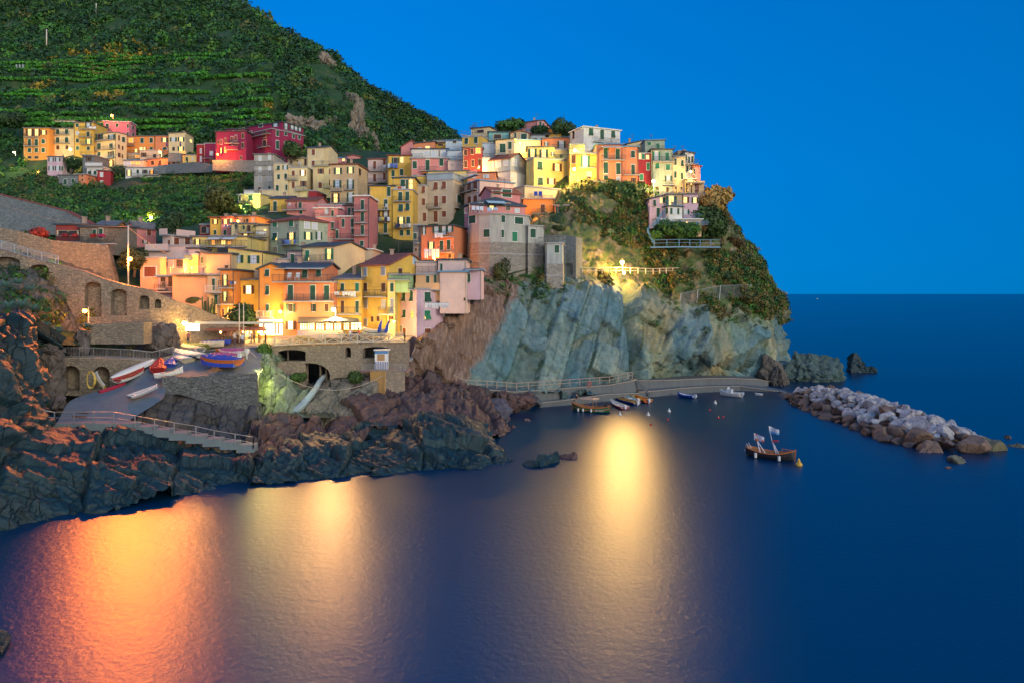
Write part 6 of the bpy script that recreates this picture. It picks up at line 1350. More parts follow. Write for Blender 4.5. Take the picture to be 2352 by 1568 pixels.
cb = MB(); A_, B_ = P(486,783,91.6)-O, P(560,783,92.3)-O; cb.bar(A_, B_, .35, .5); cb.build('counter', DKBROWN, root)
hb = MB(); A_, B_ = P(448,741.5,90.3)-O, P(628,742,91.5)-O; hb.bar(A_, B_, .18, .3); hb.build('long_beam', PP, root)
for u,v,Y_,pw in ((500,768,94.5,900),(570,766,94.5,1500)):
    l = bpy.data.lights.new('dining_light','POINT'); l.energy = pw; l.color = LAMPC['y']; l.shadow_soft_size = .4; o = bpy.data.objects.new('dining_light', l); C.objects.link(o); o.location = P(u,v,Y_)-O; o.parent = root
def table_at(u, v, Y_, lb):
    t = empty('restaurant_table', P(u,v,Y_), lb, 'table', 'tables under the restaurant roof'); mb = MB(); mb.box((0,0,.75),(1.3,.8,.05)); mb.build('tabletop', WFRAME, t)
    for sx_ in (-1,1):
        for sy_ in (-1,1): l_ = MB(); l_.bar((sx_*.55,sy_*.33,0),(sx_*.55,sy_*.33,.73),.06); l_.build('leg', DKBROWN, t)
for i,(u,lb) in enumerate(((522,'nearest the bar counter end'),(540,'left of the left pole'),(570,'right of the poles'),(588,'nearest the lit shop'))): table_at(u, 783, 93.2, 'white topped table '+lb)
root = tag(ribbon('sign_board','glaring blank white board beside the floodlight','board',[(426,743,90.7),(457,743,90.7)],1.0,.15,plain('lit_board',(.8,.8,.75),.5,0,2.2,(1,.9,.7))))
# glazed marquee under the salmon house
O = P(738,771,93); root = empty('restaurant_marquee', O, 'glazed restaurant front with a long dark canopy and a row of glowing windows', 'restaurant')
mb = MB(); a, b, c_, d = P(683,740,91.6), P(790,740,91.6), P(780,728,96), P(686,728,96); slabpts(mb, [x-O for x in (a,b,c_,d)], .2)
slabpts(mb, [x-O for x in (P(790,740,91.6),P(826,738,92),P(822,731,96),P(780,728,96))], .15); mb.build('canopy', plain('dark_canopy',(.13,.12,.09)), root)
pk = MB(); c0 = P(771,737,92.2)-O; t0 = P(771,727,93.4)-O; w_ = 1.5; pk.add([c0+Vector((-w_,-w_*.6,0)),c0+Vector((w_,-w_*.6,0)),c0+Vector((w_,w_,0)),c0+Vector((-w_,w_,0)),t0],[(0,1,4),(1,2,4),(2,3,4),(3,0,4),(3,2,1,0)]); pk.build('tent_peak', plain('white_canvas',(.62,.62,.58)), root)
for k,(x0,x1) in enumerate(((1470,1552),(1560,1642),(1662,1755),(1775,1860),(1875,1955),(1985,2050),(2070,2195))):
    u0, u1 = D('G',x0,0)[0], D('G',x1,0)[0]; y0, y1 = D('G',0,1290)[1], D('G',0,1382)[1]; Y_ = 92.4 if k < 5 else 94
    a, b = P(u0,y1,Y_)-O, P(u1,y1,Y_)-O; h_ = (y1-y0)/F*Y_; wn = MB(); wn.bar(a+Vector((0,0,h_/2)), b+Vector((0,0,h_/2)), .08, h_); wo = wn.build('window', LIT2, root)
    fr = MB()
    for t in (0,.33,.66,1): p = a+(b-a)*t; fr.bar(p-Vector((0,.08,0)), p+Vector((0,-.08,h_)), .07)
    for z in (0,.62,1): fr.bar(a+Vector((0,-.08,h_*z)), b+Vector((0,-.08,h_*z)), .07)
    fr.build('frame', plain('varnished_wood',(.30,.15,.05)), wo)
kw = MB(); A_, B_ = P(683,766,92.3)-O, P(787,766,92.3)-O; kw.bar(A_-Vector((0,0,.1)), B_-Vector((0,0,.1)), .25, 1.05); kw.build('low_wall', stucco(COL['pwhite'],.2), root)
for u in (718,750,779):
    l = bpy.data.lights.new('dining_light','POINT'); l.energy = 160; l.color = LAMPC['y']; l.shadow_soft_size = .3; o = bpy.data.objects.new('dining_light', l); C.objects.link(o); o.location = P(u,748,91.5)-O; o.parent = root
# lit shop under the salmon gable
O = P(622,768,94.8); root = empty('shop_front', O, 'overlit white shop front under the salmon gabled house', 'shop')
mb = MB(); a, b = P(596,752,95.9)-O, P(649,752,95.9)-O; mb.bar(a,b,.15,2.2); mb.build('lit_interior', plain('lit_shop',(.9,.85,.7),.5,0,3,(1,.82,.5)), root)
mb = MB(); slabpts(mb, [x-O for x in (P(593,741,92.5),P(652,741,93),P(650,738,96),P(596,738,96))], .15); mb.build('canopy', plain('varnished_wood',(.30,.15,.05)), root)
for u in (606,632,640): mb = MB(); mb.bar(P(u,741,95.5)-O, P(u,768,95.5)-O, .18); mb.build('post', DKBROWN, root)
l = bpy.data.lights.new('shop_light','POINT'); l.energy = 700; l.color = LAMPC['w']; l.shadow_soft_size = .5; o = bpy.data.objects.new('shop_light', l); C.objects.link(o); o.location = P(622,752,94)-O; o.parent = root

# ------------------------------------------------------------------ kiosk
O = P(876,849,89.5); root = empty('kiosk', O, 'small blue and white striped kiosk on the platform by the bridge', 'kiosk', rz=.1)
WH = plain('white_boards',(.75,.73,.72)); BL = plain('deep_blue_paint',(.02,.05,.34))
mb = MB(); mb.box((0,.6,1.25),(1.7,1.2,2.5)); mb.build('walls', WH, root)
for i in range(8): mb = MB(); mb.box((-.78+.22*i,-.01,.55),(.09,.04,1.1)); mb.build('blue_stripe', BL, root)
mb = MB(); mb.box((0,-.015,2.3),(1.72,.05,.35)); mb.build('fascia', plain('mid_blue_paint',(.10,.25,.55)), root)
mb = MB(); mb.box((-.05,-.03,1.65),(.95,.06,.85)); wo = mb.build('shutter', plain('tan_board',(.42,.24,.12)), root)
mb = MB(); mb.box((.05,.55,2.6),(2.1,1.6,.1)); mb.build('roof', WFRAME, root)
# ------------------------------------------------------------------ washing
def laundry(label, c, x0, x1, y, h, cols, Y_=None, near=None):
    u0, v0 = D(c,x0,y); u1, _ = D(c,x1,y); A_, B_ = P(u0,v0,Y_), P(u1,v0,Y_); O = A_.copy(); root = empty('washing_line', O, label, 'washing'); rp = MB(); rp.bar((0,0,0), B_-A_, .03); rp.build('line', IRON, root)
    hh_ = h/5.12/F*Y_; rr = random.Random(label); n = len(cols); L_ = (B_-A_)
    for k, cc in enumerate(cols):
        a = L_*((k+.06)/n); b2 = L_*((k+.94)/n); hk = hh_*rr.uniform(.7,1.1); mb = MB(); N_ = 6; vs = []
        for i in range(N_+1):
            p = a+(b2-a)*(i/N_); w_ = .07*math.sin(i*2.1+k); vs += [p, p+Vector((0,w_-.05,-hk*.5)), p+Vector((0,w_,-hk*(1+.06*math.sin(i*1.3+k))))]
        fs = [(i*3+j, i*3+j+1, i*3+j+4, i*3+j+3) for i in range(N_) for j in (0,1)]; b_ = len(vs); vs += [v_+Vector((0,.03,0)) for v_ in vs]
        fs += [tuple(b_+q for q in f[::-1]) for f in fs]; mb.add(vs, fs)
        mb.build('cloth', plain('cloth_'+cc, {'w':(.72,.72,.74),'b':(.10,.18,.50),'l':(.42,.55,.70),'d':(.04,.05,.12),'r':(.55,.10,.10),'y':(.70,.55,.10),'o':(.60,.32,.10),'g':(.35,.35,.33)}[cc]), root)
    return root
laundry('big white and pale blue sheets hanging on the coral house','H',1165,1345,430,120,'wlww',119.6)
laundry('white washing under the green shutters of the coral house','H',1288,1385,242,60,'www',119.8)
laundry('row of white washing on the lilac corner house','H',1175,1460,1062,70,'wwwwwww',94.6)
laundry('white and orange washing along the low yellow balcony','G',1868,2128,930,58,'wwowwwww',96.3)
laundry('dark and blue washing on the balcony under the red hip roof','G',1258,1425,322,55,'dbbgyb',113.2)
laundry('white washing on the curved dark balcony','G',955,1075,228,30,'lwwww',118)
laundry('washing on the yellow balcony of the block top','C',510,655,932,38,'wwrrww',143)
laundry('blue washing on the yellow house near the block end','C',442,560,660,50,'lbbb',169.5)
laundry('dark washing on the third balcony of the tall yellow house','C',240,470,1290,45,'wddgydw',140.6)
laundry('white sheet on the balcony of the lit stair house','C',530,720,1368,50,'dd...w'.replace('.','g'),140.2)
laundry('white towels on the mustard balcony in the upper cluster','A',1045,1130,312,30,'ww',224)
laundry('white washing below the lit windows of the third row','G',570,658,148,30,'wbwww',122.6)
laundry('colourful washing on the orange stair house','G',620,720,812,36,'rbdw',97)
laundry('blue towels drying on the lounger terrace','C',1612,1740,1178,45,'ll',129.8)
laundry('dark laundry at the end terrace on pillars','E',2035,2125,930,24,'dddd',150.6)
# ------------------------------------------------------------------ boats
def paint(n, c, r=.45): return plain('paint_'+n, c, r)
BC = dict(white=(.70,.69,.66), red=(.45,.03,.03), blue=(.02,.06,.38), green=(.03,.13,.07), orange=(.60,.16,.03), yellow=(.60,.42,.08), black=(.02,.02,.025), cream=(.60,.50,.34), wood=(.38,.17,.06), grey=(.42,.42,.42), pale=(.62,.64,.68), crimson=(.42,.02,.05), cyan=(.35,.55,.60), violet=(.34,.07,.20), navy=(.02,.03,.16), olive=(.20,.22,.05))
def section(t, L_, B_, H_, stern, sheer):
    # t 0 stern .. 1 bow
    w = B_/2*max(0.0, math.sin(math.pi*(stern*.5+(1-stern*.5)*t)))**.62
    if t > .999: w = .015
    z1 = H_*(1+sheer*(2*t-1)**2*(1.25 if t > .5 else .8)); z0 = H_*.12*(2*t-1)**4*2.5
    x = (t-.5)*L_+ (t-.5)*.0
    return w, z0, z1, x
def boat(label, a, b, beam, h, hull='white', inside='wood', trim='wood', stern=.7, sheer=.35, cover=None, invert=False, seats=3, roll=0, engine=False, name='rowing_boat', cat='boat', group=None, oars=False, water=False, band=None, dz=0, drape=.28):
    A_, B_ = P(*a), P(*b); d = B_-A_; L_ = d.length; mid = (A_+B_)/2; root = empty(name, mid+Vector((0,0,dz)), label, cat, group)
    root.rotation_euler = (roll, -math.atan2(d.z, math.hypot(d.x,d.y)), math.atan2(d.y, d.x)); root.rotation_mode = 'XYZ'
    NS = 18; prof = [(0,0),(.45,.06),(.78,.28),(.93,.62),(1,1)]; rings = []
    sg = -1 if invert else 1
    for i in range(NS+1):
        t = i/NS; w, z0, z1, x = section(t, L_, beam, h, stern, sheer); rings.append([(x,w*p,z0+(z1-z0)*q) for p,q in prof])
    def zz(p): return (p[0], p[1], (p[2] if not invert else h*1.05-p[2]))
    hb = MB(); n = len(prof)
    for off, k in ((0,0),(.05,1)):
        pts = []
        for rg in rings:
            rr_ = [(x,max(y-off,0.0),z+(off if z < rg[-1][2]-.01 else 0)) for x,y,z in rg]
            pts.append([(x,-y,z) for x,y,z in rr_[::-1]]+rr_[1:])
        m_ = len(pts[0]); vs = [zz(p) for r in pts for p in r]
        fs = [(i*m_+j,(i+1)*m_+j,(i+1)*m_+j+1,i*m_+j+1) if (k == 0) ^ invert else (i*m_+j,i*m_+j+1,(i+1)*m_+j+1,(i+1)*m_+j) for i in range(NS) for j in range(m_-1)]
        fs.append(tuple(range(m_))); hb.add(vs, fs, k)
    hb.build('hull', [paint(hull, BC[hull]), paint(inside, BC[inside])], root)
    gb = MB()
    for s in (-1,1):
        pv = None
        for rg in rings:
            p = zz((rg[-1][0], s*rg[-1][1], rg[-1][2]))
            if pv: gb.bar(pv, p, .09, .07)
            pv = p
    gb.bar(zz((rings[-1][-1][0]-.05,0,h*.2)), zz((rings[-1][-1][0]+.08,0,rings[-1][-1][2]+.12)), .08); gb.build('gunwale', paint(trim, BC[trim]), root)
    if band:
        bb = MB()
        for s in (-1,1):
            pv = None
            for rg in rings:
                p = zz((rg[-2][0], s*(rg[-2][1]+.015), rg[-2][2]-.02))
                if pv: bb.bar(pv, p, .03, .09)
                pv = p
        bb.build('stripe', paint(band, BC[band]), root)
    if not cover and not invert:
        for k in range(seats):
            t = .2+.6*k/max(seats-1,1); w, z0, z1, x = section(t, L_, beam, h, stern, sheer); mb = MB(); mb.box((x,0,z0+(z1-z0)*.72),(.22,w*1.86,.05)); mb.build('thwart', paint(trim, BC[trim]), root)
        if oars:
            for s in (-1,1): mb = MB(); mb.tube([(-L_*.3,s*beam*.2,h*1.0),(L_*.25,s*beam*.24,h*1.1)],.035,6); mb.box((L_*.32,s*beam*.245,h*1.11),(.5,.14,.03)); mb.build('oar', paint('wood',BC['wood']), root)
    if cover:
        cb = MB(); vs = []; m_ = 7; rr = random.Random(label)
        for i, rg in enumerate(rings):
            w, zt_ = rg[-1][1]+.06, rg[-1][2]; t = i/NS; ridge = h*.55*math.sin(math.pi*min(max(t,.04),.96))**.5*(1+.12*math.sin(i*1.9+rr.random()))
            for j in range(m_):
                s = -1+2*j/(m_-1); drop = -drape*h if abs(s) > .99 else 0; vs.append((rg[-1][0], s*w*(1.03 if abs(s) > .99 else .98), zt_+ridge*(1-abs(s))**.8+drop+.04*math.sin(i*2.3+j*1.7)+.02))
        cb.add(vs, [(i*m_+j,(i+1)*m_+j,(i+1)*m_+j+1,i*m_+j+1) for i in range(NS) for j in range(m_-1)]+[tuple(range(m_))[::-1], tuple(range(NS*m_,(NS+1)*m_))])
        cb.build('cover', paint('tarp_'+cover, BC[cover], .7), root)
    if engine:
        eb = MB(); x = -L_/2; eb.box((x-.25,0,h*1.15),(.42,.32,.5)); eb.bar((x-.22,0,h*.95),(x-.25,0,-.25),.12); eb.build('outboard_engine', paint('pale',BC['pale']), root)
    return root
G1 = 'boats pulled up on the slipway'
boat('overturned long white boat beside the arched wall', (256,872,78.6),(355,830,83.6),1.35,.5,'white','white','pale',.15,.15,invert=True,name='upturned_boat',group=G1)
boat('white rowing boat with a red interior on a small trolley', (270,885,77.4),(331,860,81.2),1.45,.5,'white','red','red',.75,.35,oars=True,group=G1,dz=.15)
boat('slim crimson canoe lying on the slipway edge', (229,905,75.5),(287,886,78.2),.6,.28,'crimson','crimson','crimson',.12,.2,seats=0,cover='crimson',name='canoe',group=G1)
boat('yellow interior dinghy leaning upright on the second arch', (236,897,76.6),(212,859,78.2),1.3,.4,'cream','yellow','white',.8,.2,name='leaning_dinghy',group=G1,roll=1.0)
boat('red boat under a red tarp at the ramp wall', (362,862,80.6),(368,840,84.5),1.7,.75,'red','red','red',.7,.3,cover='red',group=G1)
boat('boat under a blue and white tarp behind the red one', (385,852,82.6),(402,834,86.5),1.8,.7,'blue','blue','white',.7,.3,cover='blue',group=G1)
boat('boat under a pale canvas cover at the upper ramp', (432,838,84),(402,822,88.5),1.9,.7,'cream','cream','cream',.6,.3,cover='pale',group=G1)
boat('plain white rowing boat with oars in the middle of the ramp', (356,872,78.2),(421,857,79.6),1.5,.55,'white','white','white',.3,.35,oars=True,group=G1)
boat('grey white inflatable dinghy low on the slipway', (300,918,73.6),(362,893,75.6),1.5,.42,'grey','grey','pale',.8,.15,seats=2,name='inflatable_dinghy',group=G1)
boat('black hulled boat with white covers by the rock face', (459,826,84.5),(401,816,87.5),1.7,.6,'black','white','white',.6,.3,cover='white',group=G1)
boat('white and black boat just behind the black hulled one', (461,812,87),(412,804,90),1.6,.6,'white','black','black',.6,.3,cover='cream',group=G1)
boat('olive covered boat next to the floodlight', (476,804,88.2),(422,801,90.0),1.6,.55,'olive','olive','cream',.6,.3,cover='olive',group=G1)
boat('cream tarpaulin covered boat in front of the bar counter', (459,799,89.6),(514,797,88.8),1.7,.5,'cream','cream','cream',.6,.3,cover='cream',group=G1)
boat('boat under a bright blue tarp behind the cream one', (470,793,90.6),(530,791,90.2),1.6,.4,'blue','blue','blue',.6,.3,cover='blue',group=G1)
boat('big trailer boat under a deep blue and pink tarp on the boat park', (548,852,80.9),(461,846,81.8),2.3,.95,'orange','orange','orange',.85,.15,cover='blue',group=G1,dz=.35,drape=.85)
boat('boat under a crimson pink tarp behind the trailer boat', (546,834,83.2),(484,832,84),2.0,.7,'white','white','white',.8,.2,cover='violet',engine=True,group=G1,dz=.2,drape=.6)
boat('second pink tarp boat nearest the ravine', (563,823,85.2),(505,822,86),2.0,.7,'white','white','white',.8,.2,cover='violet',engine=True,group=G1,dz=.2,drape=.6)
boat('orange inflatable boat at the plaza edge', (536,809,87.4),(498,812,87.2),1.5,.45,'orange','orange','orange',.85,.2,seats=2,group=G1,name='inflatable_dinghy')
G2 = 'boats stored on the restaurant terrace'
boat('yellow tarp boat at the left of the terrace', (680,783,92.4),(722,782,92.6),1.5,.5,'yellow','yellow','yellow',.6,.3,cover='yellow',group=G2)
boat('white boat seen bow on behind the terrace fence', (737,779,95),(739,785,92.0),1.7,.75,'white','white','cream',.7,.4,cover='white',group=G2)
boat('second bow on boat under the starry lamp', (779,777,95),(780,783,92.0),1.7,.75,'pale','white','cream',.7,.4,cover='cream',group=G2)
boat('big white boat with a green keel stripe on the terrace', (888,778,94.2),(832,776,94.8),1.9,.85,'white','cream','white',.7,.35,band='green',group=G2,dz=.3)
boat('boat with a purple tarp left of the big white boat', (830,780,93.6),(800,778,94.2),1.4,.6,'cream','cream','cream',.7,.35,cover='navy',group=G2)
G3 = 'boats moored in the little harbour'
w = lambda u, v: (u, v, Yw(v))
bt = boat('green wooden fishing boat with an orange gunwale and a canopy frame', w(1401,948), (1315,942,Yw(941)), 2.1,.85,'green','wood','orange',.28,.55,seats=2,engine=False,group=G3,name='fishing_boat',band='orange',dz=-.15)
def sub(root, fn, nm, mat): mb = MB(); fn(mb); return mb.build(nm, mat, root)
L_ = 5.6
for x in (-.6,.9):
    for s in (-.75,.75): sub(bt, lambda m: m.bar((x,s,.7),(x,s,2.1),.07), 'canopy_post', paint('wood',BC['wood']))
sub(bt, lambda m: m.box((.1,0,2.15),(2.4,1.7,.12)), 'canopy', paint('faded_pink',(.55,.36,.30)))
sub(bt, lambda m: m.tube([(-.4,0,.5),(-.2,0,3.3)],[.06,.02],6), 'mast', paint('wood',BC['wood']))
for x in (-.9,-1.7,.4): sub(bt, lambda m: m.tube([(-x,1.08,.30),(-x,1.08,.75)],.15,8), 'fender', paint('white',BC['white']))
def tyre(m):
    pts = [(-2.35+.0*k, .35*math.cos(k*.5236), 1.15+.35*math.sin(k*.5236)) for k in range(13)]; m.tube(pts, .11, 8, cap=False)
sub(bt, tyre, 'tyre', paint('black',BC['black']))
def text(parent, s, loc, rot, size, mat, nm='lettering'):
    cu = bpy.data.curves.new('t','FONT'); cu.body = s; cu.size = size; cu.extrude = .01; cu.align_x = 'CENTER'; to = bpy.data.objects.new('t', cu); C.objects.link(to)
    dg = bpy.context.evaluated_depsgraph_get(); m = bpy.data.meshes.new_from_object(to.evaluated_get(dg)); bpy.data.objects.remove(to); m.materials.clear(); m.materials.append(mat)
    o = obj(nm, m, parent, loc); o.rotation_euler = rot; return o
boat('small maroon skiff with a white deck beside the fishing boat', w(1435,940), w(1404,925),1.6,.5,'crimson','white','white',.7,.3,engine=True,group=G3,dz=-.1)
boat('blue hulled skiff with a yellow oar', w(1463,930), (1408,914,Yw(915)),1.6,.5,'blue','yellow','wood',.7,.3,engine=True,group=G3,dz=-.1,oars=True)
boat('white topped skiff between the blue and orange ones', w(1464,924), (1428,912,Yw(914)),1.5,.45,'white','cyan','white',.7,.3,engine=True,group=G3,dz=-.05)
boat('bright orange red boat at the end of the moored row', w(1489,925), (1446,910,Yw(912)),1.8,.55,'orange','orange','yellow',.7,.35,engine=True,group=G3,dz=-.1)
boat('small blue boat with a pink seat floating alone', w(1594,914), (1557,908,Yw(909.5)),1.5,.5,'blue','pale','blue',.7,.4,engine=True,group=G3,dz=-.1)
mbt = boat('white motorboat with a windscreen console near the far ledge', w(1702,912), (1654,905,Yw(907)),1.9,.75,'white','white','white',.8,.4,engine=True,group=G3,name='motorboat',dz=-.15)
sub(mbt, lambda m: (m.box((.2,0,1.0),(.9,.9,.7)), m.box((.45,0,1.5),(.08,.9,.4))), 'console', paint('pale',BC['pale']))
sub(mbt, lambda m: (m.bar((-.3,-.6,.8),(-.3,-.6,2.0),.05), m.bar((-.3,.6,.8),(-.3,.6,2.0),.05), m.bar((-.3,-.6,2.0),(-.3,.6,2.0),.06)), 'roll_bar', GREYM)
boat('little round white tender near the harbour mouth', w(1752,909), (1735,907,Yw(908)),1.0,.4,'white','white','white',.8,.1,seats=1,group=G3,dz=-.05)
gz = boat('dark hulled wooden boat with orange gunwale and two flags moored in the open', (1716,1037,76.5), (1826,1062,73.4), 1.9,.8,'black','wood','orange',.25,.55,seats=3,group=G3,name='fishing_boat',dz=-.30)
gz.rotation_euler[1] = 0; gz.location.z = -.15
FLW = paint('flag_white',(.66,.64,.70)); FLR = paint('flag_red',(.50,.06,.08)); FLB = paint('flag_blue',(.12,.35,.62))
def flag(root, p0, p1, w_, h_, mats, nm):
    mb = MB(); N_ = 8; vs = []
    for i in range(N_+1):
        t = i/N_; y = .10*math.sin(t*6); dz_ = -.45*t
        for j in range(4): vs.append((p1[0]+w_*t, p1[1]+y, p1[2]-h_*j/3*(1-.25*t)+dz_*.6))
    b_ = len(vs); vs2 = vs+[(x,y_+.02,z) for x,y_,z in vs]; fs = []; ks = []
    for i in range(N_):
        for j in range(3): k = 1 if ((j == 2 and mats[1] is FLB) or (mats[1] is FLR and (i in (1,) and j != 1 or i > 5 and j == 2))) else 0; fs += [(i*4+j,i*4+j+1,i*4+j+5,i*4+j+4)]; ks.append(k)
    mb.v = vs2; mb.f = fs+[tuple(b_+q for q in f[::-1]) for f in fs]; mb.m = ks*2; mb.build(nm, mats, root)
for s, x, top_, mt in ((-1,-1.35,2.75,[FLW,FLR]),(1,.05,3.6,[FLW,FLB])):
    sub(gz, lambda m: m.tube([(x+.45,s*.5,.5),(x,s*.35,2.0)],[.07,.05],6), 'mast_leg', FLW)
    sub(gz, lambda m: m.tube([(x+.85,s*.1,.6),(x,s*.35,2.0),(x-.35,s*.35,top_)],[.05,.04,.025],6), 'mast', FLW)
    flag(gz, None, (x-.33,s*.35,top_), 1.1, .75, mt, 'flag')
sub(gz, lambda m: m.tube([(.15,.35,2.0),(.75,.35,2.05)],[.12,.09],8), 'red_float', paint('red',BC['red']))
sub(gz, lambda m: m.ball((-1.35,-.35,2.05),.16,8), 'red_ball', paint('orange',BC['orange']))
for x in (-1.3,1.2): sub(gz, lambda m: m.tube([(x,-1.03,.25),(x,-1.03,.75)],.15,8), 'fender', paint('white',BC['white']))
sub(gz, lambda m: (m.tube([(-2.2,-.3,.9),(-2.5,-.35,1.5),(-2.75,-.3,.6)],.04,6), m.tube([(-2.2,.3,.9),(-2.5,.35,1.5),(-2.75,.3,.6)],.04,6)), 'stern_rail', FLW)
sub(gz, lambda m: (m.bar((1.2,.1,1.35),(2.4,.05,1.3),.05), m.bar((1.2,.1,.7),(1.2,.1,1.35),.04), m.bar((2.4,.05,.8),(2.4,.05,1.3),.04)), 'bow_rail', paint('orange',BC['orange']))
db = boat('tiny distant motorboat with a light on the horizon', (1875,687.2,Yw(688)), (1879,687.2,Yw(688)), 2.5, 1.4, 'white','white','white',.8,.3,seats=0,name='distant_boat')
text(bt, 'SP 4491', (-1.75,1.02,.42), (math.pi/2*.93,0,math.pi), .42, paint('white',BC['white']))
def buoy(label, u, v, kind):
    Y_ = Yw(v); t = empty('mooring_buoy', (P(u,v,Y_).x, Y_, 0), label, 'buoy', 'buoys in the harbour'); mb = MB(); c_, r = {'w':('white',.26),'r':('red',.18),'y':('yellow',.36)}[kind]
    mb.ball((0,0,.08),r,12,sq=(1,1,.9))
    if kind != 'r': mb.tube([(0,0,.08),(0,0,.08+r*1.9)],[r*.8,r*.12],10)
    mb.build('float', paint(c_ if kind != 'y' else 'buoy_yellow', BC[c_] if kind != 'y' else (.65,.38,.04)), t, smooth=True); rb = MB(); rb.tube([(0,0,.1+r),(0,0,.22+r*1.2)],.025,5); rb.build('ring', IRON, t)
for l_, u, v, k in (('white cone buoy nearest the fishing boat stern',1424,953,'w'),('white cone buoy below the orange boat',1489,953.5,'w'),('white cone buoy in the middle of the harbour',1537,944.7,'w'),('white cone buoy beneath the motorboat',1643,926,'w'),('red ball buoy right of the middle white buoy',1630.5,942.4,'r'),('red ball buoy below the middle white buoy',1534,964,'r'),('left of two small red buoys under the motorboat',1650,960,'r'),('right of two small red buoys under the motorboat',1661,958.4,'r'),('faint red buoy at the edge of the yellow reflection',1495,976,'r'),('yellow orange buoy at the bow of the dark moored boat',1835,1068,'y')): buoy(l_, u, v, k)
t = empty('lifebuoy', P(1353.7,881,115.0), 'red ring lifebuoy hanging on the footpath railing', 'lifebuoy'); mb = MB(); mb.tube([(.33*math.cos(k*.5236),0,.33*math.sin(k*.5236)) for k in range(13)],.09,8,cap=False); mb.build('ring', paint('red',BC['red']), t)
t = empty('hose_coil', P(208,892,77), 'coil of yellow hose hanging by the second arch', 'hose')
mb = MB()
for q in range(4): mb.tube([((.42+.03*q)*math.cos(k*.5236),.05*q,1.0+(1.0-.04*q)*math.sin(k*.5236)) for k in range(13)],.05,6,cap=False)
mb.build('hose', paint('yellow',BC['yellow']), t)
# umbrellas, garden furniture
def umbrella(label, base, h, colr, closed=True, tilt=0):
    t = empty('parasol', P(*base), label, 'parasol'); t.rotation_euler = (0,tilt,0); mb = MB(); mb.tube([(0,0,0),(0,0,h)],.04,6); mb.build('pole', GREYM, t); mb = MB(); mb.tube([(0,0,h*.35),(0,0,h*.45),(0,0,h*.7),(0,0,h*1.02)],[.10,.26,.20,.03],10); mb.build('canopy', paint('par_'+colr, BC[colr],.8), t)
umbrella('folded deep blue parasol leaning left of the other one on the terrace',(866,782,93.2),3.0,'blue',tilt=.22); umbrella('folded deep blue parasol nearest the corner house',(881,783,92.6),2.9,'blue',tilt=.25)
umbrella('folded salmon parasol on the garden wall ledge',(1310,472,147.5),2.8,'orange'); umbrella('folded dark parasol left on the cream house terrace',(383,347,219),3.2,'navy'); umbrella('folded dark parasol right on the cream house terrace',(414,346,219),3.2,'navy')
def chair(label, c, x, y, Y_, colr, s=1.0, kind='deck_chair'):
    u, v = D(c,x,y); t = empty(kind, P(u,v,Y_), label, 'chair'); pm = paint(colr, BC[colr]); mb = MB(); mb.box((0,0,.42*s),(.5*s,.5*s,.06)); mb.build('seat', pm, t); mb = MB(); mb.bar((0,.25*s,.42*s),(0,.5*s,1.05*s),.5*s,.05); mb.build('backrest', pm, t)
    for a in (-1,1):
        for b in (-1,1): mb = MB(); mb.bar((a*.22*s,b*.22*s,0),(a*.22*s,b*.22*s,.42*s),.05); mb.build('leg', pm, t)
chair('left blue deck chair on the cream gable terrace','E',128,1072,144.5,'blue',1.5); chair('right blue deck chair on the cream gable terrace','E',182,1072,144.5,'blue',1.5)
chair('left white lounger on the slate hip roof terrace','C',1450,1240,130.2,'pale',1.3,'lounger'); chair('middle white lounger on the slate hip roof terrace','C',1500,1242,130.2,'pale',1.3,'lounger'); chair('right white lounger on the slate hip roof terrace','C',1545,1244,130.2,'pale',1.3,'lounger')
chair('white chair on the top balcony of the salmon house','G',1335,806,95.6,'white',1.1,'chair'); chair('second white chair on the top balcony of the salmon house','G',1435,806,95.6,'white',1.1,'chair'); chair('white chair leaning on the balcony of the pinkish house','C',402,748,174.8,'white',1.5,'chair')
chair('white chair on the second balcony of the tall yellow house','C',425,1204,141.2,'white',1.2,'chair'); chair('white chair beside the deck on the cliff garden','E',1600,1,150,'white') if 0 else None
# villa stairs and decks
railing('blue_stair_rail','pale blue railing running across the villa garden',[(1490,530,141.5),(1512,516,141.8),(1600,519,142.5),(1628,519,143)],BLUEM,h=1.0,step=1.2,thick=.035,post=1,kind='three')
railing('blue_stair_rail','blue railing zigzagging down from the villa garden to the lower deck',[(1487,535,141),(1492,548,140.8),(1503,566,140.5)],BLUEM,h=1.0,step=1.2,thick=.05,post=1,kind='three')
railing('blue_stair_rail','blue railing of the outside stair on the lavender villa',[(1500,521,142.6),(1512,510,142.6),(1522,495,142.6)],BLUEM,h=1.0,step=1.0,thick=.035,post=1,kind='three')
ribbon('garden_deck','narrow blue grey deck below the orchard bushes','deck',[(1495,567,140),(1560,566,140.6),(1655,567,142.5)],.25,2.5,BLUEM)
railing('garden_deck_rail','thin metal railing along the lower garden deck',[(1503,566,140.1),(1560,565,140.6),(1656,566,142.5)],BLUEM,h=1.3,step=2.6,thick=.05,post=1,kind='rails')
railing('footpath_rail','wooden rail along the footpath under the cliff lamp',[(1322,628,129.5),(1368,628,131),(1430,628,134.2),(1500,630,137),(1560,628,139)],CRM,h=1.1,step=1.6,thick=.06,post=1,kind='rails')
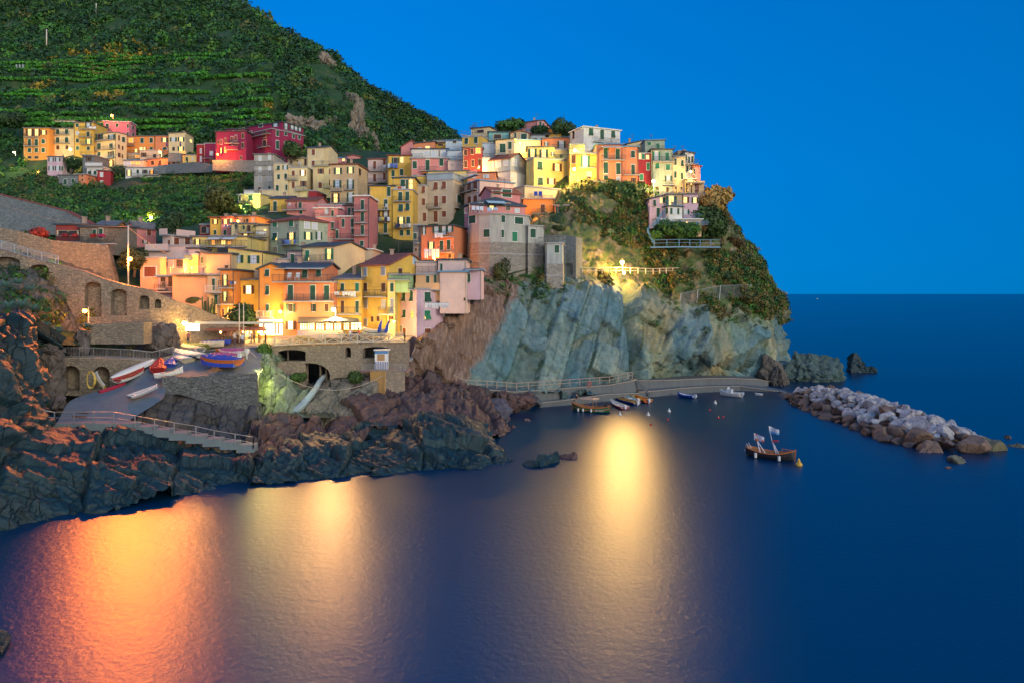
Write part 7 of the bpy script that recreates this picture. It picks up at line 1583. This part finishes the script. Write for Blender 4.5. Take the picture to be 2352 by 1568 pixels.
def net(label, pts, h):
    W_ = [P(*p) for p in pts]; O = W_[0].copy(); root = empty('rockfall_net', O, label, 'net'); pm = MB()
    for p in W_: mb = MB(); mb.bar(p-O-Vector((0,0,.3)), p-O+Vector((.25,0,h)), .14); mb.build('post', GREYM, root)
    for a, b in zip(W_[:-1], W_[1:]):
        a, b = a-O, b-O; n = int((b-a).length/.55)
        for i in range(n):
            p, q = a+(b-a)*(i/n), a+(b-a)*((i+1)/n)
            for j in range(6):
                z0, z1 = h*j/6, h*(j+1)/6; s_ = -.15*math.sin(i*.5); pm.bar(p+Vector((0,s_,z0)), q+Vector((0,s_,z1)), .03); pm.bar(q+Vector((0,s_,z0)), p+Vector((0,s_,z1)), .03)
        pm.bar(a+Vector((0,0,h)), b+Vector((0,0,h)), .05)
    pm.build('mesh_panel', GREYM, root)
net('wire rockfall net strung between posts on the right shoulder of the cliff',[(1561,706,131.0),(1600,697,134),(1652,686,137.5),(1722,682,143.5)],2.6)
# terrace pillars at the end house
root = empty('terrace_pillars', P(1590,470,151), 'concrete pillars carrying the last terrace over the drop', 'pillars'); O = root.location.copy()
for u in (1583,1592,1607,1613): mb = MB(); mb.bar(P(u,478,150.8)-O, P(u,420,150.8)-O, .55); mb.build('pillar', stucco(COL['sand']), root)
mb = MB(); slabpts(mb, [P(1575,418,149.6)-O, P(1619,418,149.6)-O, P(1619,416,153)-O, P(1575,416,153)-O], .35); mb.build('deck', stucco(COL['sand']), root)
for k,(u,v,w_,h_) in enumerate(((1590,398,1,1),)): pass
# pergola frame on the orange house terrace
root = empty('pergola', P(1255,520,139.5), 'thin metal pergola frame on the glowing orange terrace', 'pergola'); O = root.location.copy(); mb = MB()
for u in (1238,1250,1262): mb.bar(P(u,519,138.5)-O, P(u,493,138.5)-O, .08); mb.bar(P(u,493,138.5)-O, P(u,493,141.5)-O, .08)
mb.bar(P(1236,493,138.5)-O, P(1264,493,138.5)-O, .08); mb.build('frame', IRON, root)
# ------------------------------------------------------------------ people
def person(label, loc, rz=0, sit=False, shirt=(.5,.5,.55), legs=(.05,.06,.12), s=1.0):
    root = empty('person', loc, label, 'person', None, rz); SK = (.50,.28,.18)
    J = dict(p=(0,0,.92),c=(0,0,1.25),n=(0,0,1.45),h1=(0,-.02,1.58),h2=(0,-.03,1.72),sl=(.2,0,1.40),el=(.27,.02,1.12),wl=(.24,-.14,.92),fl=(.23,-.20,.84),sr=(-.2,0,1.40),er=(-.27,.02,1.12),wr=(-.24,-.10,.90),fr=(-.23,-.15,.82),
             kl=(.11,-.03,.50),al=(.12,.02,.08),tl=(.13,-.14,.03),kr=(-.11,.02,.50),ar=(-.12,.04,.08),tr=(-.13,-.12,.03))
    if sit:
        J.update(kl=(.12,-.42,.90),al=(.12,-.48,.48),tl=(.12,-.60,.45),kr=(-.12,-.42,.92),ar=(-.12,-.50,.50),tr=(-.12,-.62,.46)); J = {k:(v[0],v[1]+(-.12 if k in 'c n h1 h2 sl sr'.split() else 0),v[2]-.45) for k,v in J.items()}
    E_ = ['pc','cn',('n','h1'),('h1','h2'),('n','sl'),('sl','el'),('el','wl'),('wl','fl'),('n','sr'),('sr','er'),('er','wr'),('wr','fr'),('p','kl'),('kl','al'),('al','tl'),('p','kr'),('kr','ar'),('ar','tr')]
    ks = list(J); E_ = [(ks.index(e[0]), ks.index(e[1])) for e in E_]; m = bpy.data.meshes.new('person'); m.from_pydata([tuple(c_*s for c_ in J[k]) for k in ks], E_, [])
    o = bpy.data.objects.new('t', m); C.objects.link(o); o.modifiers.new('s','SKIN'); o.modifiers.new('b','SUBSURF').levels = 1
    rad = dict(p=.15,c=.16,n=.07,h1=.075,h2=.10,sl=.075,sr=.075,el=.05,er=.05,wl=.035,wr=.035,fl=.03,fr=.03,kl=.075,kr=.075,al=.05,ar=.05,tl=.045,tr=.045)
    for i, k in enumerate(ks): m.skin_vertices[0].data[i].radius = (rad[k]*s*1.05, rad[k]*s*.85)
    m.skin_vertices[0].data[0].use_root = True
    dg = bpy.context.evaluated_depsgraph_get(); me = bpy.data.meshes.new_from_object(o.evaluated_get(dg)); bpy.data.objects.remove(o); me.materials.clear()
    for nm, c_ in (('skin',SK),('shirt',shirt),('trousers',legs)): me.materials.append(plain(nm, c_, .8))
    zs_, zp = J['n'][2]*s-.02, J['p'][2]*s+.02
    for p in me.polygons:
        z, x, y = p.center.z, p.center.x, p.center.y; p.material_index = 0 if z > zs_ else (1 if z > zp and abs(x) < .25*s else (0 if abs(x) > .2*s and (z > .6*s if not sit else True) else 2)); p.use_smooth = True
    obj('body', me, root); hb = MB(); hz = J['h2']; hb.ball((hz[0],hz[1]*s+.02,hz[2]*s+.03),.115*s,10); hb.build('hair', plain('hair',(.04,.025,.015)), root, smooth=True); return root
person('dark haired person in black sitting on the landing behind the fishing boat', P(1325,921,111.6)+Vector((0,0,.0)), -.4, True, (.03,.03,.04),(.45,.26,.18))
for i,(u,v,Y_,sh,lg,lb) in enumerate([(805,784,92.4,(.55,.55,.62),(.1,.2,.5),'person in a pale shirt walking on the terrace behind the fence'),(824,784,92.6,(.5,.08,.05),(.08,.08,.1),'person in a red shirt on the terrace'),(539,792,90.0,(.55,.58,.65),(.1,.1,.15),'person in a white shirt leaning at the plaza wall'),(556,796,88.8,(.45,.55,.68),(.06,.06,.08),'person in a light blue shirt beside the flagpoles'),(562,790,90.6,(.6,.5,.4),(.3,.2,.15),'person in beige right of the flagpoles'),(574,789,91,(.66,.64,.6),(.3,.25,.2),'grey haired looking person in white near the fence start'),(530,788,91.4,(.5,.2,.1),(.1,.1,.1),'person in an orange shirt at the bar'),(520,787,91.6,(.3,.1,.08),(.1,.1,.1),'person in brown at the bar'),(545,785,92.4,(.6,.6,.55),(.1,.1,.1),'person in a cream shirt between the tables'),(584,786,92.8,(.2,.2,.25),(.1,.1,.1),'person in dark clothes among the tables'),(432,792,89.5,(.3,.1,.1),(.05,.05,.06),'person crouching beside the olive boat')]):
    person(lb, P(u,v,Y_), i*1.3, False, sh, lg)
# ------------------------------------------------------------------ loose rocks and breakwater
def rockmesh(seed, sub=3, ang=.35):
    import bmesh
    bm = bmesh.new(); bmesh.ops.create_icosphere(bm, subdivisions=sub, radius=1); V = np.array([v.co[:] for v in bm.verts]); r = np.random.default_rng(seed)
    # clip by random planes -> angular block
    for k in range(10):
        n_ = r.normal(size=3); n_ /= np.linalg.norm(n_); d = r.uniform(.42,.80); t = V@n_; V = V-np.maximum(t-d,0)[:,None]*n_
    V = V*(1+.05*fbm(V*2.2,3,seed)[:,None]); V += .02*fbm(V*6,2,seed+3)[:,None]*V
    for v, c_ in zip(bm.verts, V): v.co = c_
    m = bpy.data.meshes.new('boulder'); bm.to_mesh(m); bm.free(); return m
BM_ = rock('pale_boulder', (.50,.45,.44), (.62,.60,.60), (.24,.20,.20), scale=1.4, rough=.8); BB_ = rock('brown_boulder', (.20,.12,.085), (.27,.17,.12), (.11,.075,.06), scale=1.4, rough=.7); BG_ = rock('mossy_boulder', (.16,.15,.09), (.22,.20,.12), (.08,.08,.05), scale=1.4, rough=.7)
RM_ = {}
for k in range(9):
    for nm, mt in (('p',BM_),('b',BB_),('g',BG_)): m = rockmesh(100+k); m.materials.append(mt); RM_[nm,k] = m
rr = random.Random(12); placed = []
LAB = {'p':('pale whitish boulder in the breakwater heap','pale boulders of the breakwater'),'b':('rust brown boulder in the breakwater heap','brown boulders of the breakwater'),'g':('mossy olive boulder at the seaward tip of the breakwater','mossy boulders at the breakwater tip')}
def crest(Y_): return np.interp(Y_, [76,80,90,100,110,121],[51.2,51.8,51.8,51.9,51.8,51.6])
tries = 0
while len(placed) < 240 and tries < 20000:
    tries += 1; Y_ = rr.uniform(78,118); hw = np.interp(Y_, [75,79,84,110,121],[3.5,4.8,6.4,6.2,4.2]); s_ = rr.uniform(-1,1); x = crest(Y_)+s_*hw; r = (.55+1.15*rr.random()**1.4)*(1.15 if Y_ < 95 else .95)
    hgt = np.interp(Y_, [75,80,90,105,121],[.3,1.4,2.6,2.8,1.8])*(1-abs(s_)**1.6); z = hgt-r*.15
    if any((x-a)**2+(Y_-b)**2+(z-c)**2*.8 < ((r+q)*.60)**2 for a,b,c,q in placed): continue
    placed.append((x,Y_,z,r)); kind = 'g' if Y_ < 81.5 and x > 54 else ('b' if (z < 1.1 and s_ < .5) or rr.random() < .13 else 'p'); k = rr.randrange(9)
    o = obj('boulder', RM_[kind,k]); o.location = (x,Y_,z); o.rotation_euler = (rr.uniform(-.6,.6), rr.uniform(-.6,.6), rr.uniform(0,6.3)); o.scale = (r*rr.uniform(1.0,1.35), r*rr.uniform(.85,1.1), r*rr.uniform(.65,.9)); tag(o, LAB[kind][0], 'boulder', LAB[kind][1])
gcore = MB()
print('boulders', len(placed))
core = np.zeros((24,14,3))
for i, Y_ in enumerate(np.linspace(75,123,24)):
    hw = np.interp(Y_, [75,79,84,110,123],[3.5,5.4,7.0,7.2,6.0]); hc = np.interp(Y_, [75,80,90,105,123],[-.7,.7,1.8,2.0,1.0])
    for j in range(14): s_ = -1+2*j/13; core[i,j] = (crest(Y_)+s_*hw, Y_, hc*(1-abs(s_)**1.6)-.6)
core[:,:,2] += .4*fbm(core.reshape(-1,3)*.9,2,3).reshape(24,14); tag(grid_obj('breakwater_bed', core, BB_), 'dark rubble bed under the breakwater', 'rubble')
def bigrock(label, name, u, v, Y_, size, mat, seed, disp=.22, rz=0, cat='rock', sub=5):
    import bmesh
    m = rockmesh(seed, sub); n = len(m.vertices); V = np.zeros(n*3); m.vertices.foreach_get('co', V); V = V.reshape(-1,3); W2 = V*np.array(size); W2 = W2+(V/np.linalg.norm(V,axis=1,keepdims=True))*(blocks(W2,(1.5,1.3,1.1),disp*1.1,(0,35,20),seed,disp*.35,.12)[0]+.4*disp*fbm(W2*.8,3,seed))[:,None]
    m.vertices.foreach_set('co', W2.ravel().astype(np.float32)); m.update(); m.materials.append(mat); o = obj(name, m, None, P(u,v,Y_)); o.rotation_euler = (0,0,rz); return tag(o, label, cat)
bigrock('dark triangular sea stack standing off the point','sea_stack',1965,846,158,(3.6,2.2,3.6),WET,301,.4)
sr = bigrock('low dark shoulder rock joined to the sea stack','sea_rock',1988,850,157.5,(2.6,1.6,1.2),WET,302,.3)
bigrock('broad dark rock awash in front of the harbour','sea_rock',1256,1060,73.2,(2.3,1.4,1.2),WET,303,.3)
bigrock('small rock with an orange tint right of the broad one','sea_rock',1308,1050,75,(1.3,.9,.75),RED,304,.25)
bigrock('low ledge rock at the tip of the broad one','sea_rock',1232,1068,71.8,(1.5,1.1,.7),WET,305,.25)
bigrock('tall ribbed brown rock where the cliff meets the water','point_rock',1785,880,137,(3.8,3.5,7.2),rock('ribbed_rock',(.12,.10,.085),(.17,.14,.11),(.06,.055,.05),rot=(0,10,0)),306,.6)
bigrock('teal grey headland rock behind the breakwater','point_rock',1852,865,144,(7.6,5.0,7.6),rock('headland_rock',(.06,.13,.13),(.11,.15,.14),(.035,.07,.07),rot=(0,30,0)),307,.8)
bigrock('lower headland rock stepping down to the sea','point_rock',1905,872,147,(3.2,3.5,4.6),MC[('rock','headland_rock')],308,.6)
bigrock('flat rock at the foot of the headland','point_rock',1925,880,146,(2.6,2.2,1.4),MC[('rock','headland_rock')],309,.4)
bigrock('harbour side brown rock below the footpath','shore_rock',1180,925,104.5,(4.4,2.6,2.0),RED,310,.5)
bigrock('blue violet rock at the waterline beneath the footpath','shore_rock',1125,960,96,(3.4,3.0,3.4),rock('blue_rock',(.09,.11,.16),(.16,.13,.15),(.05,.065,.09),rot=(0,40,0)),311,.5)
bigrock('lone boulder off the breakwater in the open water','sea_rock',2201,1060,73.4,(1.15,.9,.75),BG_,312,.2)
for i,(u,v,r_,l_) in enumerate(((2262,1010,.8,'largest of the low rocks beyond the breakwater tip'),(2295,1018,.7,'second low rock beyond the breakwater tip'),(2330,1024,.8,'low rock at the right edge of the picture'),(2182,1075,.35,'tiny rock in front of the lone boulder'),(2315,1005,.4,'small rock far out past the breakwater tip'),(1209,965,.5,'tiny rock tip in the harbour near the blue violet rock'))): bigrock(l_,'sea_rock',u,v,Yw(v),(r_*1.3,r_,r_*.6),BG_ if i < 3 else BB_,320+i,.15,sub=4)
bigrock('dark rock poking in at the lower left corner','sea_rock',-12,1500,Yw(1500),(.7,1.2,1.2),WET,330,.2)
bigrock('smooth grey boulder plugging the pool outlet','shore_rock',720,985,79.2,(1.6,1.5,1.5),RED,331,.3)
bigrock('rough grey rock face at the upper end of the ramp','ramp_rock',385,790,89.5,(3.2,1.6,2.6),rock('ramp_rock',(.14,.12,.11),(.20,.16,.14),(.08,.07,.065)),332,.5)
bigrock('grey rock spur beside the low square stone wall','ramp_rock',192,785,83.5,(1.7,1.4,3.6),MC[('rock','ramp_rock')],333,.5)

TAN = rock('tan_outcrop_rock', (.22,.19,.15), (.32,.26,.19), (.12,.13,.11), scale=.35, rot=(0,15,0))
for i,(u,v,Y_,sz,l_) in enumerate([(728,176,318,(5,4,10),'uppermost pale outcrop on the mountain spur'),(752,170,316,(4,4,12),'slim outcrop right of the uppermost one'),(733,222,296,(4,3,8),'small outcrop on the upper spur'),(742,262,272,(6,4,11),'large tan outcrop in the middle of the spur'),(758,300,250,(4,3,7),'outcrop below the large tan one'),(700,288,244,(7,4,6),'broad layered cliff just behind the magenta palace'),(778,330,240,(5,4,8),'lowest outcrop of the left spur'),(812,262,275,(4,4,14),'tall thin rock rib on the right spur'),(822,312,250,(4,4,12),'second rock rib on the right spur'),(838,345,236,(5,4,8),'rock rib foot behind the pink attic'),(724,20,390,(8,6,10),'dark rock knob') ]):
    if i < 10: bigrock(l_,'rock_outcrop',u,v,Y_,sz,TAN,340+i,1.6)

for i,(u,v,Y_,w_) in enumerate([(181,958,70.2,1.7),(188,950,71.0,1.6),(196,941,72,1.6),(226,928,73.6,1.3),(250,913,75,1.2),(276,898,77,1.1),(301,888,78.6,1.0),(334,874,80.2,1.0)]):
    t = tag(ribbon('slip_rail','dark sleeper set across the slipway, number %s up from its foot' % ('one two three four five six seven eight'.split()[i]),'sleeper',[(u-w_*9,v,Y_),(u+w_*9,v+1.5,Y_)],.2,.18,DKBROWN),group='sleepers across the slipway'); t.location.z += .16
bigrock('dark grey rock filling the corner left of the arched boat stores','ramp_rock',98,885,79,(2.2,2.2,6.0),MC[('rock','ramp_rock')],360,.6)
bigrock('low grey rock beneath the first boat store','ramp_rock',140,930,75,(1.4,1.2,1.1),MC[('rock','ramp_rock')],361,.4)
bigrock('dark teal boulder closing the gap between the middle rocks and the shelf','shore_rock',868,1003,78.6,(3.4,2.2,2.2),WET,362,.5)
bigrock('brown rock behind the upper left end of the walkway railing','ramp_rock',96,800,78.5,(3.2,2.4,2.8),MC[('rock','ramp_rock')],363,.5)
